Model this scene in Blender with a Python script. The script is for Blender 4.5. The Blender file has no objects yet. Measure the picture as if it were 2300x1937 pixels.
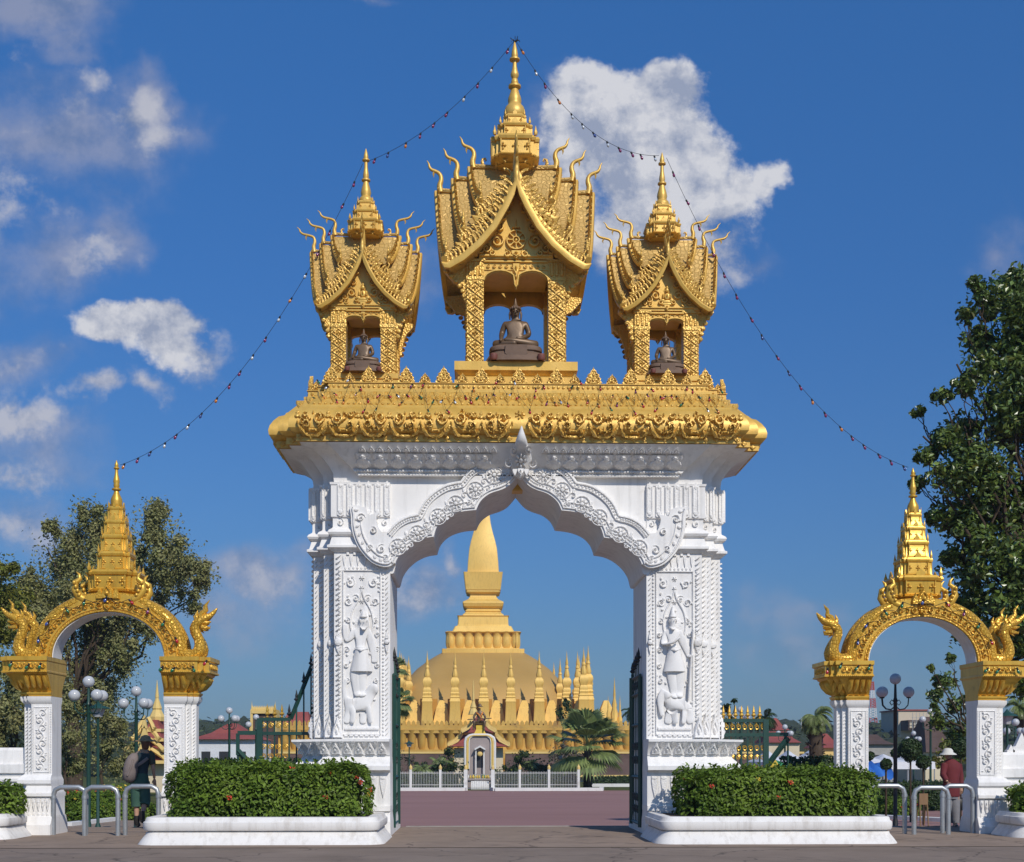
import bpy, bmesh, math, random
from mathutils import Vector, Matrix, noise as mnoise
PI = math.pi; R = math.radians
sin, cos = math.sin, math.cos
SC = bpy.context.scene; COL = SC.collection
# ---- camera model used for measuring: focal 2880 px on a 2300 px wide frame
F, HZ, CH, TH = 2880.0, 1700.0, 1.37, R(1.5)
def ray(px, Y):
    u = (px - 1150) / F
    d = cos(TH) - u * sin(TH)
    return Y * (sin(TH) + u * cos(TH)) / d, Y / d
def fX(px, Y): return ray(px, Y)[0]
def fZ(py, Y, px=1150): return CH + (HZ - py) / F * ray(px, Y)[1]
def P(px, py, Y): return Vector((fX(px, Y), Y, fZ(py, Y, px)))
def G(Y):                                  # ground level: flat up to the gate line, then a ramp down and a gentle fall
    if Y < 25.1: return 0.0
    if Y < 33: return -.85*(Y-25.1)/7.9
    return -.85 - .004*(min(Y, 160) - 33)
# ---- mesh builder
class MB:
    def __init__(s): s.v = []; s.f = []; s.m = []; s.mi = 0
    def add(s, vs, fs):
        b = len(s.v); s.v.extend([tuple(p) for p in vs])
        for f in fs: s.f.append([b + i for i in f]); s.m.append(s.mi)
    def box(s, c, d, rz=0):
        x, y, z = d[0] / 2, d[1] / 2, d[2] / 2
        vs = []
        for a, b, e in ((-1,-1,-1),(1,-1,-1),(1,1,-1),(-1,1,-1),(-1,-1,1),(1,-1,1),(1,1,1),(-1,1,1)):
            px, py = a * x, b * y
            vs.append((c[0] + px * cos(rz) - py * sin(rz), c[1] + px * sin(rz) + py * cos(rz), c[2] + e * z))
        s.add(vs, [(0,3,2,1),(4,5,6,7),(0,1,5,4),(1,2,6,5),(2,3,7,6),(3,0,4,7)])
    def loft(s, rings, cap0=True, cap1=True, closed=True):
        n = len(rings[0]); vs = [p for r in rings for p in r]; fs = []
        for k in range(len(rings) - 1):
            for i in range(n if closed else n - 1):
                j = (i + 1) % n
                fs.append((k*n+i, k*n+j, (k+1)*n+j, (k+1)*n+i))
        if cap0: fs.append(tuple(range(n-1, -1, -1)))
        if cap1: fs.append(tuple((len(rings)-1)*n + i for i in range(n)))
        s.add(vs, fs)
    def prism(s, poly, a, b, ax='y', fn=None):     # polygon in xz (or xy / yz) pushed from a to b
        def q(p, t):
            if fn: return fn(p[0], p[1], t)
            return (p[0], t, p[1]) if ax == 'y' else ((p[0], p[1], t) if ax == 'z' else (t, p[0], p[1]))
        s.loft([[q(p, a) for p in poly], [q(p, b) for p in poly]])
    def lathe(s, prof, c=(0,0,0), seg=20, sq=False):
        rings = []
        for r, z in prof:
            rings.append([(c[0] + r*cos(2*PI*i/seg), c[1] + r*sin(2*PI*i/seg), c[2] + z) for i in range(seg)])
        s.loft(rings)
    def tube(s, pts, rad, seg=6, flat=1.0, cap=True):
        pts = [Vector(p) for p in pts]
        if not hasattr(rad, '__len__'): rad = [rad] * len(pts)
        rings = []; up = Vector((0, 0, 1)); prev = None
        for i, p in enumerate(pts):
            t = (pts[min(i+1, len(pts)-1)] - pts[max(i-1, 0)])
            if t.length < 1e-9: t = Vector((0,0,1))
            t.normalize()
            if prev is None:
                a = t.cross(Vector((0, 1, 0)) if abs(t.y) < .9 else Vector((1, 0, 0))).normalized()
            else:
                a = (prev - t * prev.dot(t))
                a = a.normalized() if a.length > 1e-6 else t.orthogonal().normalized()
            prev = a; b = t.cross(a)
            rings.append([p + a*(rad[i]*cos(2*PI*k/seg)) + b*(rad[i]*flat*sin(2*PI*k/seg)) for k in range(seg)])
        s.loft(rings, cap, cap)
    def ball(s, c, r, seg=12, rings=8):
        if not hasattr(r, '__len__'): r = (r, r, r)
        rr = []
        for k in range(1, rings):
            a = PI * k / rings
            rr.append([(c[0]+r[0]*sin(a)*cos(2*PI*i/seg), c[1]+r[1]*sin(a)*sin(2*PI*i/seg), c[2]-r[2]*cos(a)) for i in range(seg)])
        s.loft(rr)
    # low relief laid on a surface by fn(u, v, height)
    def ridge(s, pts, w, h, fn, taper=True, lift=-.004):
        vs = []; fs = []; n = len(pts)
        for i, p in enumerate(pts):
            q0 = pts[max(i-1, 0)]; q1 = pts[min(i+1, n-1)]
            tx, ty = q1[0]-q0[0], q1[1]-q0[1]; L = math.hypot(tx, ty) or 1e-9
            nx, ny = -ty/L, tx/L
            k = 1.0
            if taper:
                t = i/(n-1); k = min(1, .25 + 3.2*t, .25 + 3.2*(1-t))
            vs += [fn(p[0]+nx*w*k/2, p[1]+ny*w*k/2, lift), fn(p[0]+nx*w*k*.22, p[1]+ny*w*k*.22, h*k),
                   fn(p[0]-nx*w*k*.22, p[1]-ny*w*k*.22, h*k), fn(p[0]-nx*w*k/2, p[1]-ny*w*k/2, lift)]
        for i in range(n-1):
            for a in range(3): fs.append((4*i+a, 4*i+a+1, 4*i+a+5, 4*i+a+4))
        fs += [(0, 1, 2, 3), (4*n-1, 4*n-2, 4*n-3, 4*n-4)]
        s.add(vs, fs)
    def dome(s, u, v, ru, rv, h, fn, n=8, rot=0, lift=-.004):
        vs = []; c, d = cos(rot), sin(rot)
        for rr, hh in ((1, lift), (.72, h*.72)):
            for i in range(n):
                a = 2*PI*i/n; x, y = ru*rr*cos(a), rv*rr*sin(a)
                vs.append(fn(u + x*c - y*d, v + x*d + y*c, hh))
        vs.append(fn(u, v, h))
        fs = [(i, (i+1)%n, n+(i+1)%n, n+i) for i in range(n)] + [(n+i, n+(i+1)%n, 2*n) for i in range(n)]
        s.add(vs, fs)
    def leaf(s, u, v, w, hh, h, fn, down=False, inner=True):   # pointed lotus petal / flame relief
        g = -1 if down else 1
        o = [(-.5,0),(-.52,.25),(-.36,.55),(-.14,.82),(0,1),(.14,.82),(.36,.55),(.52,.25),(.5,0)]
        s.add([fn(u+a*w, v+g*b*hh, -.004) for a, b in o] + [fn(u+a*w*.72, v+g*(.06+b*.8)*hh, h) for a, b in o],
              [(i, i+1, 9+i+1, 9+i) for i in range(8)] + [tuple(9+i for i in range(9))])
        if inner:
            s.dome(u, v+g*hh*.32, w*.2, hh*.2, h*1.9, fn, 6)
            s.ridge([(u-w*.24, v+g*hh*.2), (u-w*.16, v+g*hh*.5), (u, v+g*hh*.68), (u+w*.16, v+g*hh*.5), (u+w*.24, v+g*hh*.2)], w*.12, h*1.5, fn, lift=h*.9)
    def spiral(s, u, v, r, turns, a0, sg, w, h, fn, lead=None):
        pts = list(lead or []); n = int(9*turns)+3
        for i in range(n):
            t = i/(n-1); rr = r*(1-.86*t)
            a = a0 + sg*2*PI*turns*t
            pts.append((u + rr*cos(a), v + rr*sin(a)))
        s.ridge(pts, w, h, fn)
        s.dome(u, v, r*.24, r*.24, h*1.1, fn, 6)
    def rosette(s, u, v, r, h, fn, n=8):
        for i in range(n):
            a = 2*PI*i/n
            s.dome(u+.62*r*cos(a), v+.62*r*sin(a), r*.36, r*.2, h*.7, fn, 6, rot=a)
        s.dome(u, v, r*.34, r*.34, h, fn, 8)
    def vine(s, u0, v0, u1, v1, n, r, w, h, fn, buds=True):
        L = math.hypot(u1-u0, v1-v0); dx, dy = (u1-u0)/L, (v1-v0)/L; nx, ny = -dy, dx
        st = L/n
        T = lambda t, o: (u0+dx*t+nx*o, v0+dy*t+ny*o)
        s.ridge([T(L*i/(n*6), r*.45*sin(PI*i/6)) for i in range(n*6+1)], w, h, fn)
        for k in range(n):
            sg = 1 if k % 2 == 0 else -1
            c = T(st*(k+.5), -sg*r*.35); a0 = math.atan2(dy, dx) + sg*PI*.5
            s.spiral(c[0], c[1], r*.8, 1.25, a0, -sg, w, h, fn)
            if buds:
                c2 = T(st*(k+.98), -sg*r*.85); s.dome(c2[0], c2[1], r*.22, r*.32, h, fn, 6, rot=k)
                c3 = T(st*(k+.25), sg*r*.95); s.dome(c3[0], c3[1], r*.3, r*.15, h*.8, fn, 6, rot=k*1.3)
    def rope(s, p0, p1, r, pitch, out):      # a twisted cable moulding of slanted beads between two points
        p0, p1, out = Vector(p0), Vector(p1), Vector(out).normalized()
        ax = (p1-p0); L = ax.length; ax.normalize(); side = ax.cross(out)
        n = max(2, int(L/pitch))
        for k in range(n):
            c = p0 + ax*(L*(k+.5)/n); vs = []
            for a, b in ((-1, -.55), (-.45, .05), (.45, .75), (1, .55+.4), (.45, .1), (-.45, -.75)):
                vs.append(c + side*(a*r) + ax*(b*pitch*.62) - out*.003)
            vs.append(c + out*r*.85 + side*r*.28 + ax*pitch*.12); vs.append(c + out*r*.85 - side*r*.28 - ax*pitch*.12)
            s.add(vs, [(0,1,7),(1,2,6,7),(2,3,6),(3,4,6),(4,5,7,6),(5,0,7)])
    def build(s, name, mats, parent=None, loc=None, smooth=None):
        if not isinstance(mats, (list, tuple)): mats = [mats]
        me = bpy.data.meshes.new(name); o = bpy.data.objects.new(name, me); COL.objects.link(o)
        off = Vector((0, 0, 0))
        if loc is None:                 # vertices were given in world coordinates
            if parent: off = wpos(parent)
            else:
                xs = [p[0] for p in s.v]; ys = [p[1] for p in s.v]; zs = [p[2] for p in s.v]
                off = Vector(((min(xs)+max(xs))/2, (min(ys)+max(ys))/2, min(zs))); o.location = off
        else: o.location = loc
        me.from_pydata([(p[0]-off.x, p[1]-off.y, p[2]-off.z) for p in s.v], [], s.f)
        for m in mats: me.materials.append(m)
        if len(mats) > 1: me.polygons.foreach_set('material_index', s.m)
        if smooth is not None:
            me.polygons.foreach_set('use_smooth', [True]*len(me.polygons))
            me.set_sharp_from_angle(angle=R(smooth))
        me.update()
        if parent: o.parent = parent
        return o
def wpos(o):
    p = Vector((0, 0, 0))
    while o: p += o.location; o = o.parent
    return p
def tag(o, label=None, cat=None, group=None, kind=None):
    if label: o['label'] = label
    if cat: o['category'] = cat
    if group: o['group'] = group
    if kind: o['kind'] = kind
    return o
def empty(name, loc, label, cat, group=None, rz=0):
    o = bpy.data.objects.new(name, None); COL.objects.link(o); o.location = loc; o.rotation_euler[2] = rz
    o.empty_display_size = .2
    return tag(o, label, cat, group)
def kids(o): return [c for c in bpy.data.objects if c.parent == o]
def copy_tree(o, parent=None, loc=None, label=None, rz=None, sc=None):
    c = o.copy(); COL.objects.link(c)
    if parent is not None: c.parent = parent
    for ch in kids(o):
        if ch != c: copy_tree(ch, c)
    if loc is not None: c.location = loc
    if label: c['label'] = label
    if rz is not None: c.rotation_euler[2] = rz
    if sc is not None: c.scale = sc if hasattr(sc, '__len__') else (sc, sc, sc)
    return c
def bez(p0, p1, p2, n):
    return [((1-t)**2*p0[0]+2*t*(1-t)*p1[0]+t*t*p2[0], (1-t)**2*p0[1]+2*t*(1-t)*p1[1]+t*t*p2[1]) for t in [i/n for i in range(n+1)]]
def crom(pts, n=4):
    out = []; m = len(pts)
    for i in range(m-1):
        p0, p1, p2, p3 = [Vector(pts[max(0, min(m-1, i+k))]) for k in (-1, 0, 1, 2)]
        for k in range(n):
            t = k/n
            out.append(.5*((2*p1) + (p2-p0)*t + (2*p0-5*p1+4*p2-p3)*t*t + (3*p1-p0-3*p2+p3)*t**3))
    out.append(Vector(pts[-1])); return out
def skin(name, J, E, mat, parent=None, loc=(0,0,0), sub=2, scale=None, world=False):
    names = list(J); me = bpy.data.meshes.new(name); o = bpy.data.objects.new(name, me); COL.objects.link(o)
    me.from_pydata([J[k][0] for k in names], [(names.index(a), names.index(b)) for a, b in E], [])
    me.materials.append(mat)
    md = o.modifiers.new('skin', 'SKIN'); md.use_smooth_shade = True; md.branch_smoothing = .4
    lay = me.skin_vertices[0].data
    for i, k in enumerate(names):
        r = J[k][1]; r = r if hasattr(r, '__len__') else (r, r)
        lay[i].radius = r; lay[i].use_root = (i == 0)
    sb = o.modifiers.new('sub', 'SUBSURF'); sb.levels = sub; sb.render_levels = sub
    o.location = loc
    if scale: o.scale = scale
    if parent: o.parent = parent
    return o
# ---- materials
def nd(t, typ, **kw):
    n = t.nodes.new(typ)
    for k, v in kw.items():
        if k.startswith('i_'): n.inputs[k[2:].replace('_', ' ')].default_value = v
        else: setattr(n, k, v)
    return n
def rgb(h):
    return tuple(list(h)[:3]) + (1,)
MATS = {}
def mat(name, c1, c2=None, rough=.6, metal=0.0, nscale=3.0, bump=0.0, bscale=20.0, btype='noise', spec=.5, stain=None, sscale=1.2,
        island=0.0, transl=0.0, bdist=.02, coat=0, stretch=None, namt=1.0, streak=None, crack=None):
    m = bpy.data.materials.new(name); m.use_nodes = True; t = m.node_tree; L = t.links
    b = t.nodes['Principled BSDF']; b.inputs['Roughness'].default_value = rough; b.inputs['Metallic'].default_value = metal
    b.inputs['Specular IOR Level'].default_value = spec
    if coat: b.inputs['Coat Weight'].default_value = coat
    tc = nd(t, 'ShaderNodeTexCoord'); vec = tc.outputs['Object']
    if stretch:
        mp = nd(t, 'ShaderNodeMapping'); mp.inputs['Scale'].default_value = stretch; L.new(vec, mp.inputs[0]); vec = mp.outputs[0]
    n1 = nd(t, 'ShaderNodeTexNoise', i_Scale=nscale, i_Detail=6.0, i_Roughness=.6); L.new(vec, n1.inputs['Vector'])
    rp = nd(t, 'ShaderNodeValToRGB'); rp.color_ramp.elements[0].position = .5-.18*namt; rp.color_ramp.elements[1].position = .5+.18*namt
    rp.color_ramp.elements[0].color = rgb(c1); rp.color_ramp.elements[1].color = rgb(c2 or c1); L.new(n1.outputs[0], rp.inputs[0])
    col = rp.outputs[0]
    if stain:
        n2 = nd(t, 'ShaderNodeTexNoise', i_Scale=sscale, i_Detail=8.0, i_Roughness=.7); L.new(vec, n2.inputs['Vector'])
        r2 = nd(t, 'ShaderNodeValToRGB'); r2.color_ramp.elements[0].position = .56; r2.color_ramp.elements[1].position = .75
        r2.color_ramp.elements[0].color = (0,0,0,1); r2.color_ramp.elements[1].color = (1,1,1,1); L.new(n2.outputs[0], r2.inputs[0])
        mx = nd(t, 'ShaderNodeMix', data_type='RGBA'); L.new(r2.outputs[0], mx.inputs['Factor']); L.new(col, mx.inputs['A']); mx.inputs['B'].default_value = rgb(stain)
        col = mx.outputs['Result']
    if streak:          # rain streaks: dirt drawn out downwards
        mp2 = nd(t, 'ShaderNodeMapping'); mp2.inputs['Scale'].default_value = (5, 5, .45); L.new(tc.outputs['Object'], mp2.inputs[0])
        n4 = nd(t, 'ShaderNodeTexNoise', i_Scale=1.6, i_Detail=7.0, i_Roughness=.65); L.new(mp2.outputs[0], n4.inputs['Vector'])
        r4 = nd(t, 'ShaderNodeValToRGB'); r4.color_ramp.elements[0].position = .5; r4.color_ramp.elements[1].position = .78
        r4.color_ramp.elements[0].color = (0,0,0,1); r4.color_ramp.elements[1].color = (.75,.75,.75,1); L.new(n4.outputs[0], r4.inputs[0])
        mx4 = nd(t, 'ShaderNodeMix', data_type='RGBA'); L.new(r4.outputs[0], mx4.inputs['Factor']); L.new(col, mx4.inputs['A']); mx4.inputs['B'].default_value = rgb(streak); col = mx4.outputs['Result']
    if crack:
        n6 = nd(t, 'ShaderNodeTexNoise', i_Scale=1.3, i_Detail=4.0); L.new(tc.outputs['Object'], n6.inputs['Vector'])
        va = nd(t, 'ShaderNodeVectorMath', operation='MULTIPLY_ADD'); L.new(n6.outputs['Color'], va.inputs[0]); va.inputs[1].default_value = (1.2,1.2,0); L.new(tc.outputs['Object'], va.inputs[2])
        n5 = nd(t, 'ShaderNodeTexVoronoi', i_Scale=.42, feature='DISTANCE_TO_EDGE'); L.new(va.outputs[0], n5.inputs['Vector'])
        r5 = nd(t, 'ShaderNodeValToRGB'); r5.color_ramp.elements[0].position = .0; r5.color_ramp.elements[1].position = .012
        r5.color_ramp.elements[0].color = (.8,.8,.8,1); r5.color_ramp.elements[1].color = (0,0,0,1); L.new(n5.outputs['Distance'], r5.inputs[0])
        mx5 = nd(t, 'ShaderNodeMix', data_type='RGBA'); L.new(r5.outputs[0], mx5.inputs['Factor']); L.new(col, mx5.inputs['A']); mx5.inputs['B'].default_value = rgb(crack); col = mx5.outputs['Result']
    if island:
        g = nd(t, 'ShaderNodeNewGeometry'); mr = nd(t, 'ShaderNodeMapRange'); L.new(g.outputs['Random Per Island'], mr.inputs['Value'])
        mr.inputs['To Min'].default_value = 1-island; mr.inputs['To Max'].default_value = 1+island
        vm = nd(t, 'ShaderNodeVectorMath', operation='SCALE'); L.new(col, vm.inputs[0]); L.new(mr.outputs[0], vm.inputs['Scale']); col = vm.outputs[0]
    L.new(col, b.inputs['Base Color'])
    if bump:
        if btype == 'voronoi':
            n3 = nd(t, 'ShaderNodeTexVoronoi', i_Scale=bscale); L.new(vec, n3.inputs['Vector']); h = n3.outputs['Distance']
        elif btype == 'scale':
            n3 = nd(t, 'ShaderNodeTexVoronoi', i_Scale=bscale, feature='DISTANCE_TO_EDGE'); n3.inputs['Randomness'].default_value = .65; L.new(vec, n3.inputs['Vector'])
            mr2 = nd(t, 'ShaderNodeMapRange'); mr2.inputs['From Max'].default_value = .12; L.new(n3.outputs[0], mr2.inputs['Value']); h = mr2.outputs[0]
        else:
            n3 = nd(t, 'ShaderNodeTexNoise', i_Scale=bscale, i_Detail=5.0); L.new(vec, n3.inputs['Vector']); h = n3.outputs[0]
        bp = nd(t, 'ShaderNodeBump', i_Strength=bump, i_Distance=bdist); L.new(h, bp.inputs['Height']); L.new(bp.outputs[0], b.inputs['Normal'])
    if transl:
        tr = nd(t, 'ShaderNodeBsdfTranslucent'); L.new(col, tr.inputs[0]); ms = nd(t, 'ShaderNodeMixShader'); ms.inputs[0].default_value = transl
        L.new(b.outputs[0], ms.inputs[1]); L.new(tr.outputs[0], ms.inputs[2]); L.new(ms.outputs[0], t.nodes['Material Output'].inputs[0])
    MATS[name] = m; return m
M_WHITE = mat('white_stucco', (.775,.755,.73), (.83,.81,.78), rough=.75, nscale=2.2, bump=.25, bscale=45, bdist=.006, stain=(.66,.62,.57), sscale=1.6, spec=.25, streak=(.55,.54,.52))
M_WCARVE = mat('carved_white_stucco', (.775,.755,.73), (.83,.81,.78), rough=.7, nscale=3, bump=.5, bscale=34, btype='voronoi', bdist=.012, stain=(.62,.58,.53), sscale=2.0, spec=.25, streak=(.58,.56,.53))
M_WBASE = mat('white_plinth_paint', (.73,.705,.67), (.79,.765,.725), rough=.8, nscale=3, bump=.25, bscale=60, bdist=.004, stain=(.54,.48,.41), sscale=1.9, spec=.2, streak=(.46,.42,.37))
M_GOLD = mat('gold_paint', (.67,.405,.075), (.76,.48,.115), rough=.45, metal=.28, nscale=3, bump=.25, bscale=38, bdist=.006, stain=(.56,.33,.06), sscale=2.2, streak=(.50,.31,.07))
M_GCARVE = mat('carved_gold_paint', (.63,.375,.07), (.74,.465,.11), rough=.43, metal=.3, nscale=6, bump=.7, bscale=30, btype='voronoi', bdist=.016, stain=(.48,.28,.055), sscale=3, streak=(.44,.27,.065))
M_GROOF = mat('gold_roof_scales', (.50,.32,.09), (.59,.385,.12), rough=.52, metal=.3, nscale=4, bump=.55, bscale=12, btype='scale', bdist=.014)
M_GSIDE = mat('bright_gold_paint', (.64,.35,.035), (.74,.43,.055), rough=.36, metal=.4, nscale=3, bump=.6, bscale=30, btype='voronoi', bdist=.014, stain=(.46,.24,.03), sscale=3, streak=(.38,.2,.03))
M_GSPIRE = mat('smooth_bright_gold', (.66,.38,.045), (.76,.47,.075), rough=.38, metal=.4, nscale=3, bump=.25, bscale=38, bdist=.006, stain=(.46,.25,.03), sscale=2.5, streak=(.38,.21,.035))
M_GSCALE = mat('gold_naga_scales', (.62,.34,.035), (.73,.43,.055), rough=.35, metal=.35, nscale=5, bump=.9, bscale=16, btype='scale', bdist=.015)
M_GFAR = mat('stupa_gold', (.74,.46,.10), (.84,.56,.145), rough=.55, metal=.12, nscale=.25, bump=.1, bscale=1.5, bdist=.05, stain=(.58,.35,.08), sscale=.5, streak=(.54,.33,.075))
M_GDOME = mat('stupa_dome_gold', (.46,.275,.07), (.52,.32,.09), rough=.6, metal=.15, nscale=.15, stain=(.45,.29,.10), sscale=.2)
M_GWALL = mat('weathered_ochre_gold', (.50,.29,.055), (.64,.40,.09), rough=.6, metal=.15, nscale=.5, stain=(.24,.14,.06), sscale=.8)
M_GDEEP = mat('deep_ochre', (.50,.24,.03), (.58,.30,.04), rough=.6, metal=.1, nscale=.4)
M_BRONZE = mat('brown_bronze', (.115,.072,.040), (.17,.11,.065), rough=.45, metal=.3, nscale=5, bump=.2, bscale=30, bdist=.004)
M_BROWN = mat('brown_stone', (.12,.072,.046), (.17,.105,.068), rough=.7, nscale=5, bump=.3, bscale=30, bdist=.005)
M_OLDRED = mat('dark_red_clay', (.16,.05,.04), (.2,.07,.05), rough=.6)
M_ROAD = mat('asphalt_dust', (.20,.155,.122), (.26,.205,.165), rough=.95, nscale=.9, bump=.5, bscale=90, bdist=.006, stain=(.10,.083,.072), sscale=.5, spec=.2, crack=(.07,.058,.05))
M_PAVE = mat('tan_pavement', (.24,.18,.135), (.31,.235,.18), rough=.95, nscale=1.1, bump=.5, bscale=70, bdist=.006, stain=(.12,.092,.075), sscale=.8, spec=.2, crack=(.08,.06,.05))
M_PLAZA = mat('red_paving', (.27,.15,.13), (.33,.185,.165), rough=.9, nscale=.25, bump=.2, bscale=25, bdist=.005, stain=(.19,.105,.095), sscale=.22, spec=.25, stretch=(.25,1,1))
M_KERB = mat('kerb_white', (.66,.65,.63), (.74,.73,.70), rough=.8, nscale=2, stain=(.45,.42,.38), sscale=1)
M_EARTH = mat('grass_ground', (.06,.075,.02), (.10,.11,.035), rough=1, nscale=.5, bump=.5, bscale=20, stain=(.14,.105,.06), sscale=.12, spec=.1)
M_SOIL = mat('planter_soil', (.06,.045,.03), (.09,.065,.045), rough=1, nscale=6, bump=.6, bscale=40)
M_LHEDGE = mat('hedge_leaf', (.085,.15,.016), (.17,.25,.03), rough=.5, nscale=2.2, island=.5, transl=.3, spec=.3)
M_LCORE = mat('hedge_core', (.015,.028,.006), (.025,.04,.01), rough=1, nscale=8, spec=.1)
M_LTREE = mat('feathery_leaf', (.22,.24,.085), (.33,.31,.135), rough=.6, nscale=.9, island=.4, transl=.3, spec=.3)
M_LTREE2 = mat('bodhi_leaf', (.075,.13,.022), (.16,.215,.045), rough=.34, nscale=1.2, island=.5, transl=.22, spec=.7)
M_LDARK = mat('dark_leaf', (.02,.045,.012), (.045,.08,.02), rough=.5, nscale=1.5, island=.4, transl=.2, spec=.4)
M_LYEL = mat('yellow_green_leaf', (.14,.17,.02), (.2,.19,.03), rough=.5, nscale=1.5, island=.4, transl=.3, spec=.4)
M_LPALM = mat('palm_leaf', (.17,.23,.07), (.26,.31,.11), rough=.4, nscale=2, island=.35, transl=.35, spec=.5)
M_LFAR = mat('far_leaf', (.045,.065,.03), (.075,.095,.045), rough=.9, nscale=.12, island=.3, spec=.1)
M_RED = mat('red_flower', (.5,.03,.015), (.6,.06,.02), rough=.5, island=.3)
M_YEL = mat('yellow_flower', (.65,.42,.03), (.7,.5,.05), rough=.5)
M_BARK = mat('bark', (.05,.036,.025), (.095,.07,.05), rough=1, nscale=4, bump=.8, bscale=14, bdist=.03, spec=.1, stretch=(1,1,.3))
M_TWIG = mat('pale_twig', (.18,.14,.11), (.24,.19,.15), rough=.9)
M_IRON = mat('green_iron', (.012,.05,.038), (.018,.065,.05), rough=.45, nscale=4, spec=.5)
M_IRONB = mat('black_iron', (.012,.014,.014), (.02,.022,.022), rough=.5)
M_IGOLD = mat('gold_iron', (.62,.36,.05), (.72,.45,.08), rough=.35, metal=.5, nscale=8)
M_STEEL = mat('galvanised_steel', (.36,.38,.39), (.46,.48,.49), rough=.42, metal=.6, nscale=6, bump=.15, bscale=50, bdist=.002, stain=(.27,.25,.22), sscale=4)
M_GLOBE = mat('opal_globe', (.62,.64,.66), (.66,.68,.70), rough=.18, nscale=2, transl=.25, spec=.6, stain=(.55,.56,.55), sscale=5)
M_ROOFR = mat('red_roof', (.25,.055,.045), (.32,.08,.06), rough=.8, nscale=.6, bump=.3, bscale=6, bdist=.05)
M_ROOFB = mat('brown_roof', (.075,.045,.036), (.115,.072,.056), rough=.9, nscale=.5, bump=.4, bscale=4, bdist=.05, stain=(.06,.045,.04), sscale=.6)
M_CREAM = mat('cream_wall', (.62,.52,.36), (.70,.60,.43), rough=.85, nscale=.5, stain=(.45,.37,.26), sscale=.6)
M_YWALL = mat('yellow_trim', (.68,.48,.16), (.75,.55,.2), rough=.8, nscale=1)
M_BEIGE = mat('beige_wall', (.55,.46,.34), (.60,.51,.38), rough=.9, nscale=.5)
M_DARK = mat('dark_opening', (.03,.03,.033), rough=.4)
M_TENT = mat('white_canvas', (.72,.74,.78), (.8,.81,.83), rough=.8, nscale=1.2, bump=.4, bscale=2, bdist=.1, transl=.15)
M_BLUE = mat('blue_tarp', (.03,.14,.5), (.05,.2,.6), rough=.5)
M_PURP = mat('purple_cloth', (.2,.06,.3), rough=.7)
M_GREENC = mat('green_cloth', (.03,.22,.08), rough=.7)
M_GREYC = mat('grey_concrete', (.3,.29,.27), (.38,.365,.34), rough=.9, nscale=3, stain=(.2,.19,.18))
M_PINKG = mat('pinkish_granite', (.30,.25,.235), (.36,.30,.28), rough=.6, nscale=12)
M_WIRE = mat('dark_wire', (.02,.02,.022), rough=.6)
BULBS = [mat('red_bulb', (.45,.02,.03), rough=.15, spec=.8), mat('green_bulb', (.02,.16,.07), rough=.15, spec=.8), mat('blue_bulb', (.05,.09,.3), rough=.15, spec=.8),
         mat('orange_bulb', (.6,.2,.03), rough=.15, spec=.8), mat('clear_bulb', (.55,.6,.65), rough=.1, spec=.9), mat('violet_bulb', (.22,.03,.12), rough=.15, spec=.8)]
M_SKIN = mat('skin', (.42,.24,.16), (.48,.28,.19), rough=.55, nscale=12)
M_STRAW = mat('straw_hat', (.28,.19,.10), (.36,.25,.13), rough=.8, nscale=20, bump=.4, bscale=60)
M_HAIR = mat('reddish_hair', (.12,.05,.025), (.17,.075,.04), rough=.5, nscale=30)
M_TEAL = mat('dark_teal_cloth', (.012,.03,.04), (.02,.045,.055), rough=.8, nscale=6)
M_OLIVE = mat('olive_cloth', (.05,.05,.03), (.07,.065,.04), rough=.85, nscale=8)
M_GTROU = mat('green_trousers', (.03,.085,.06), (.045,.11,.08), rough=.85, nscale=5, bump=.4, bscale=9)
M_PACK = mat('grey_pack_cloth', (.17,.14,.13), (.22,.18,.17), rough=.85, nscale=7, bump=.4, bscale=10)
M_SCARF = mat('scarf_cloth', (.45,.16,.08), (.35,.3,.2), rough=.8, nscale=25)
M_BOOT = mat('black_boot', (.015,.014,.014), rough=.5)
M_MAROON = mat('maroon_shirt', (.11,.014,.018), (.15,.02,.025), rough=.85, nscale=5, bump=.4, bscale=8)  # maroon set darker: the shade its wearer stands in is put into the colour
M_GREYT = mat('grey_trousers', (.2,.2,.22), (.26,.26,.28), rough=.85, nscale=5, bump=.4, bscale=8)
M_HATW = mat('white_hat', (.6,.6,.56), (.66,.65,.6), rough=.8, nscale=6)
M_WOOD = mat('bare_wood', (.2,.12,.06), (.28,.17,.09), rough=.7, nscale=5, stretch=(1,1,.2))
M_MASTR = mat('mast_red', (.5,.08,.06), rough=.6); M_MASTW = mat('mast_white', (.7,.7,.7), rough=.6)

# ---- camera, sun, sky
cam_d = bpy.data.cameras.new('camera'); cam = bpy.data.objects.new('camera', cam_d); COL.objects.link(cam)
cam.location = (0, 0, CH); cam.rotation_euler = (R(90), 0, -TH); cam_d.sensor_fit = 'HORIZONTAL'; cam_d.sensor_width = 36
cam_d.lens = 36*F/2300; cam_d.shift_y = (HZ-968.5)/2300; cam_d.clip_start = .1; cam_d.clip_end = 9000
SC.camera = cam
SEL, SAZ = R(39), R(25)          # sun elevation, and how far right of straight behind the camera
sd = Vector((sin(SAZ)*cos(SEL), -cos(SAZ)*cos(SEL), sin(SEL)))
sl = bpy.data.lights.new('sun', 'SUN'); sl.energy = 3.5; sl.angle = R(.5); sl.color = (1, .93, .83)
so = bpy.data.objects.new('sun', sl); COL.objects.link(so); so.rotation_euler = (-sd).to_track_quat('-Z', 'Y').to_euler(); so.location = (10, -10, 30)
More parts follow.
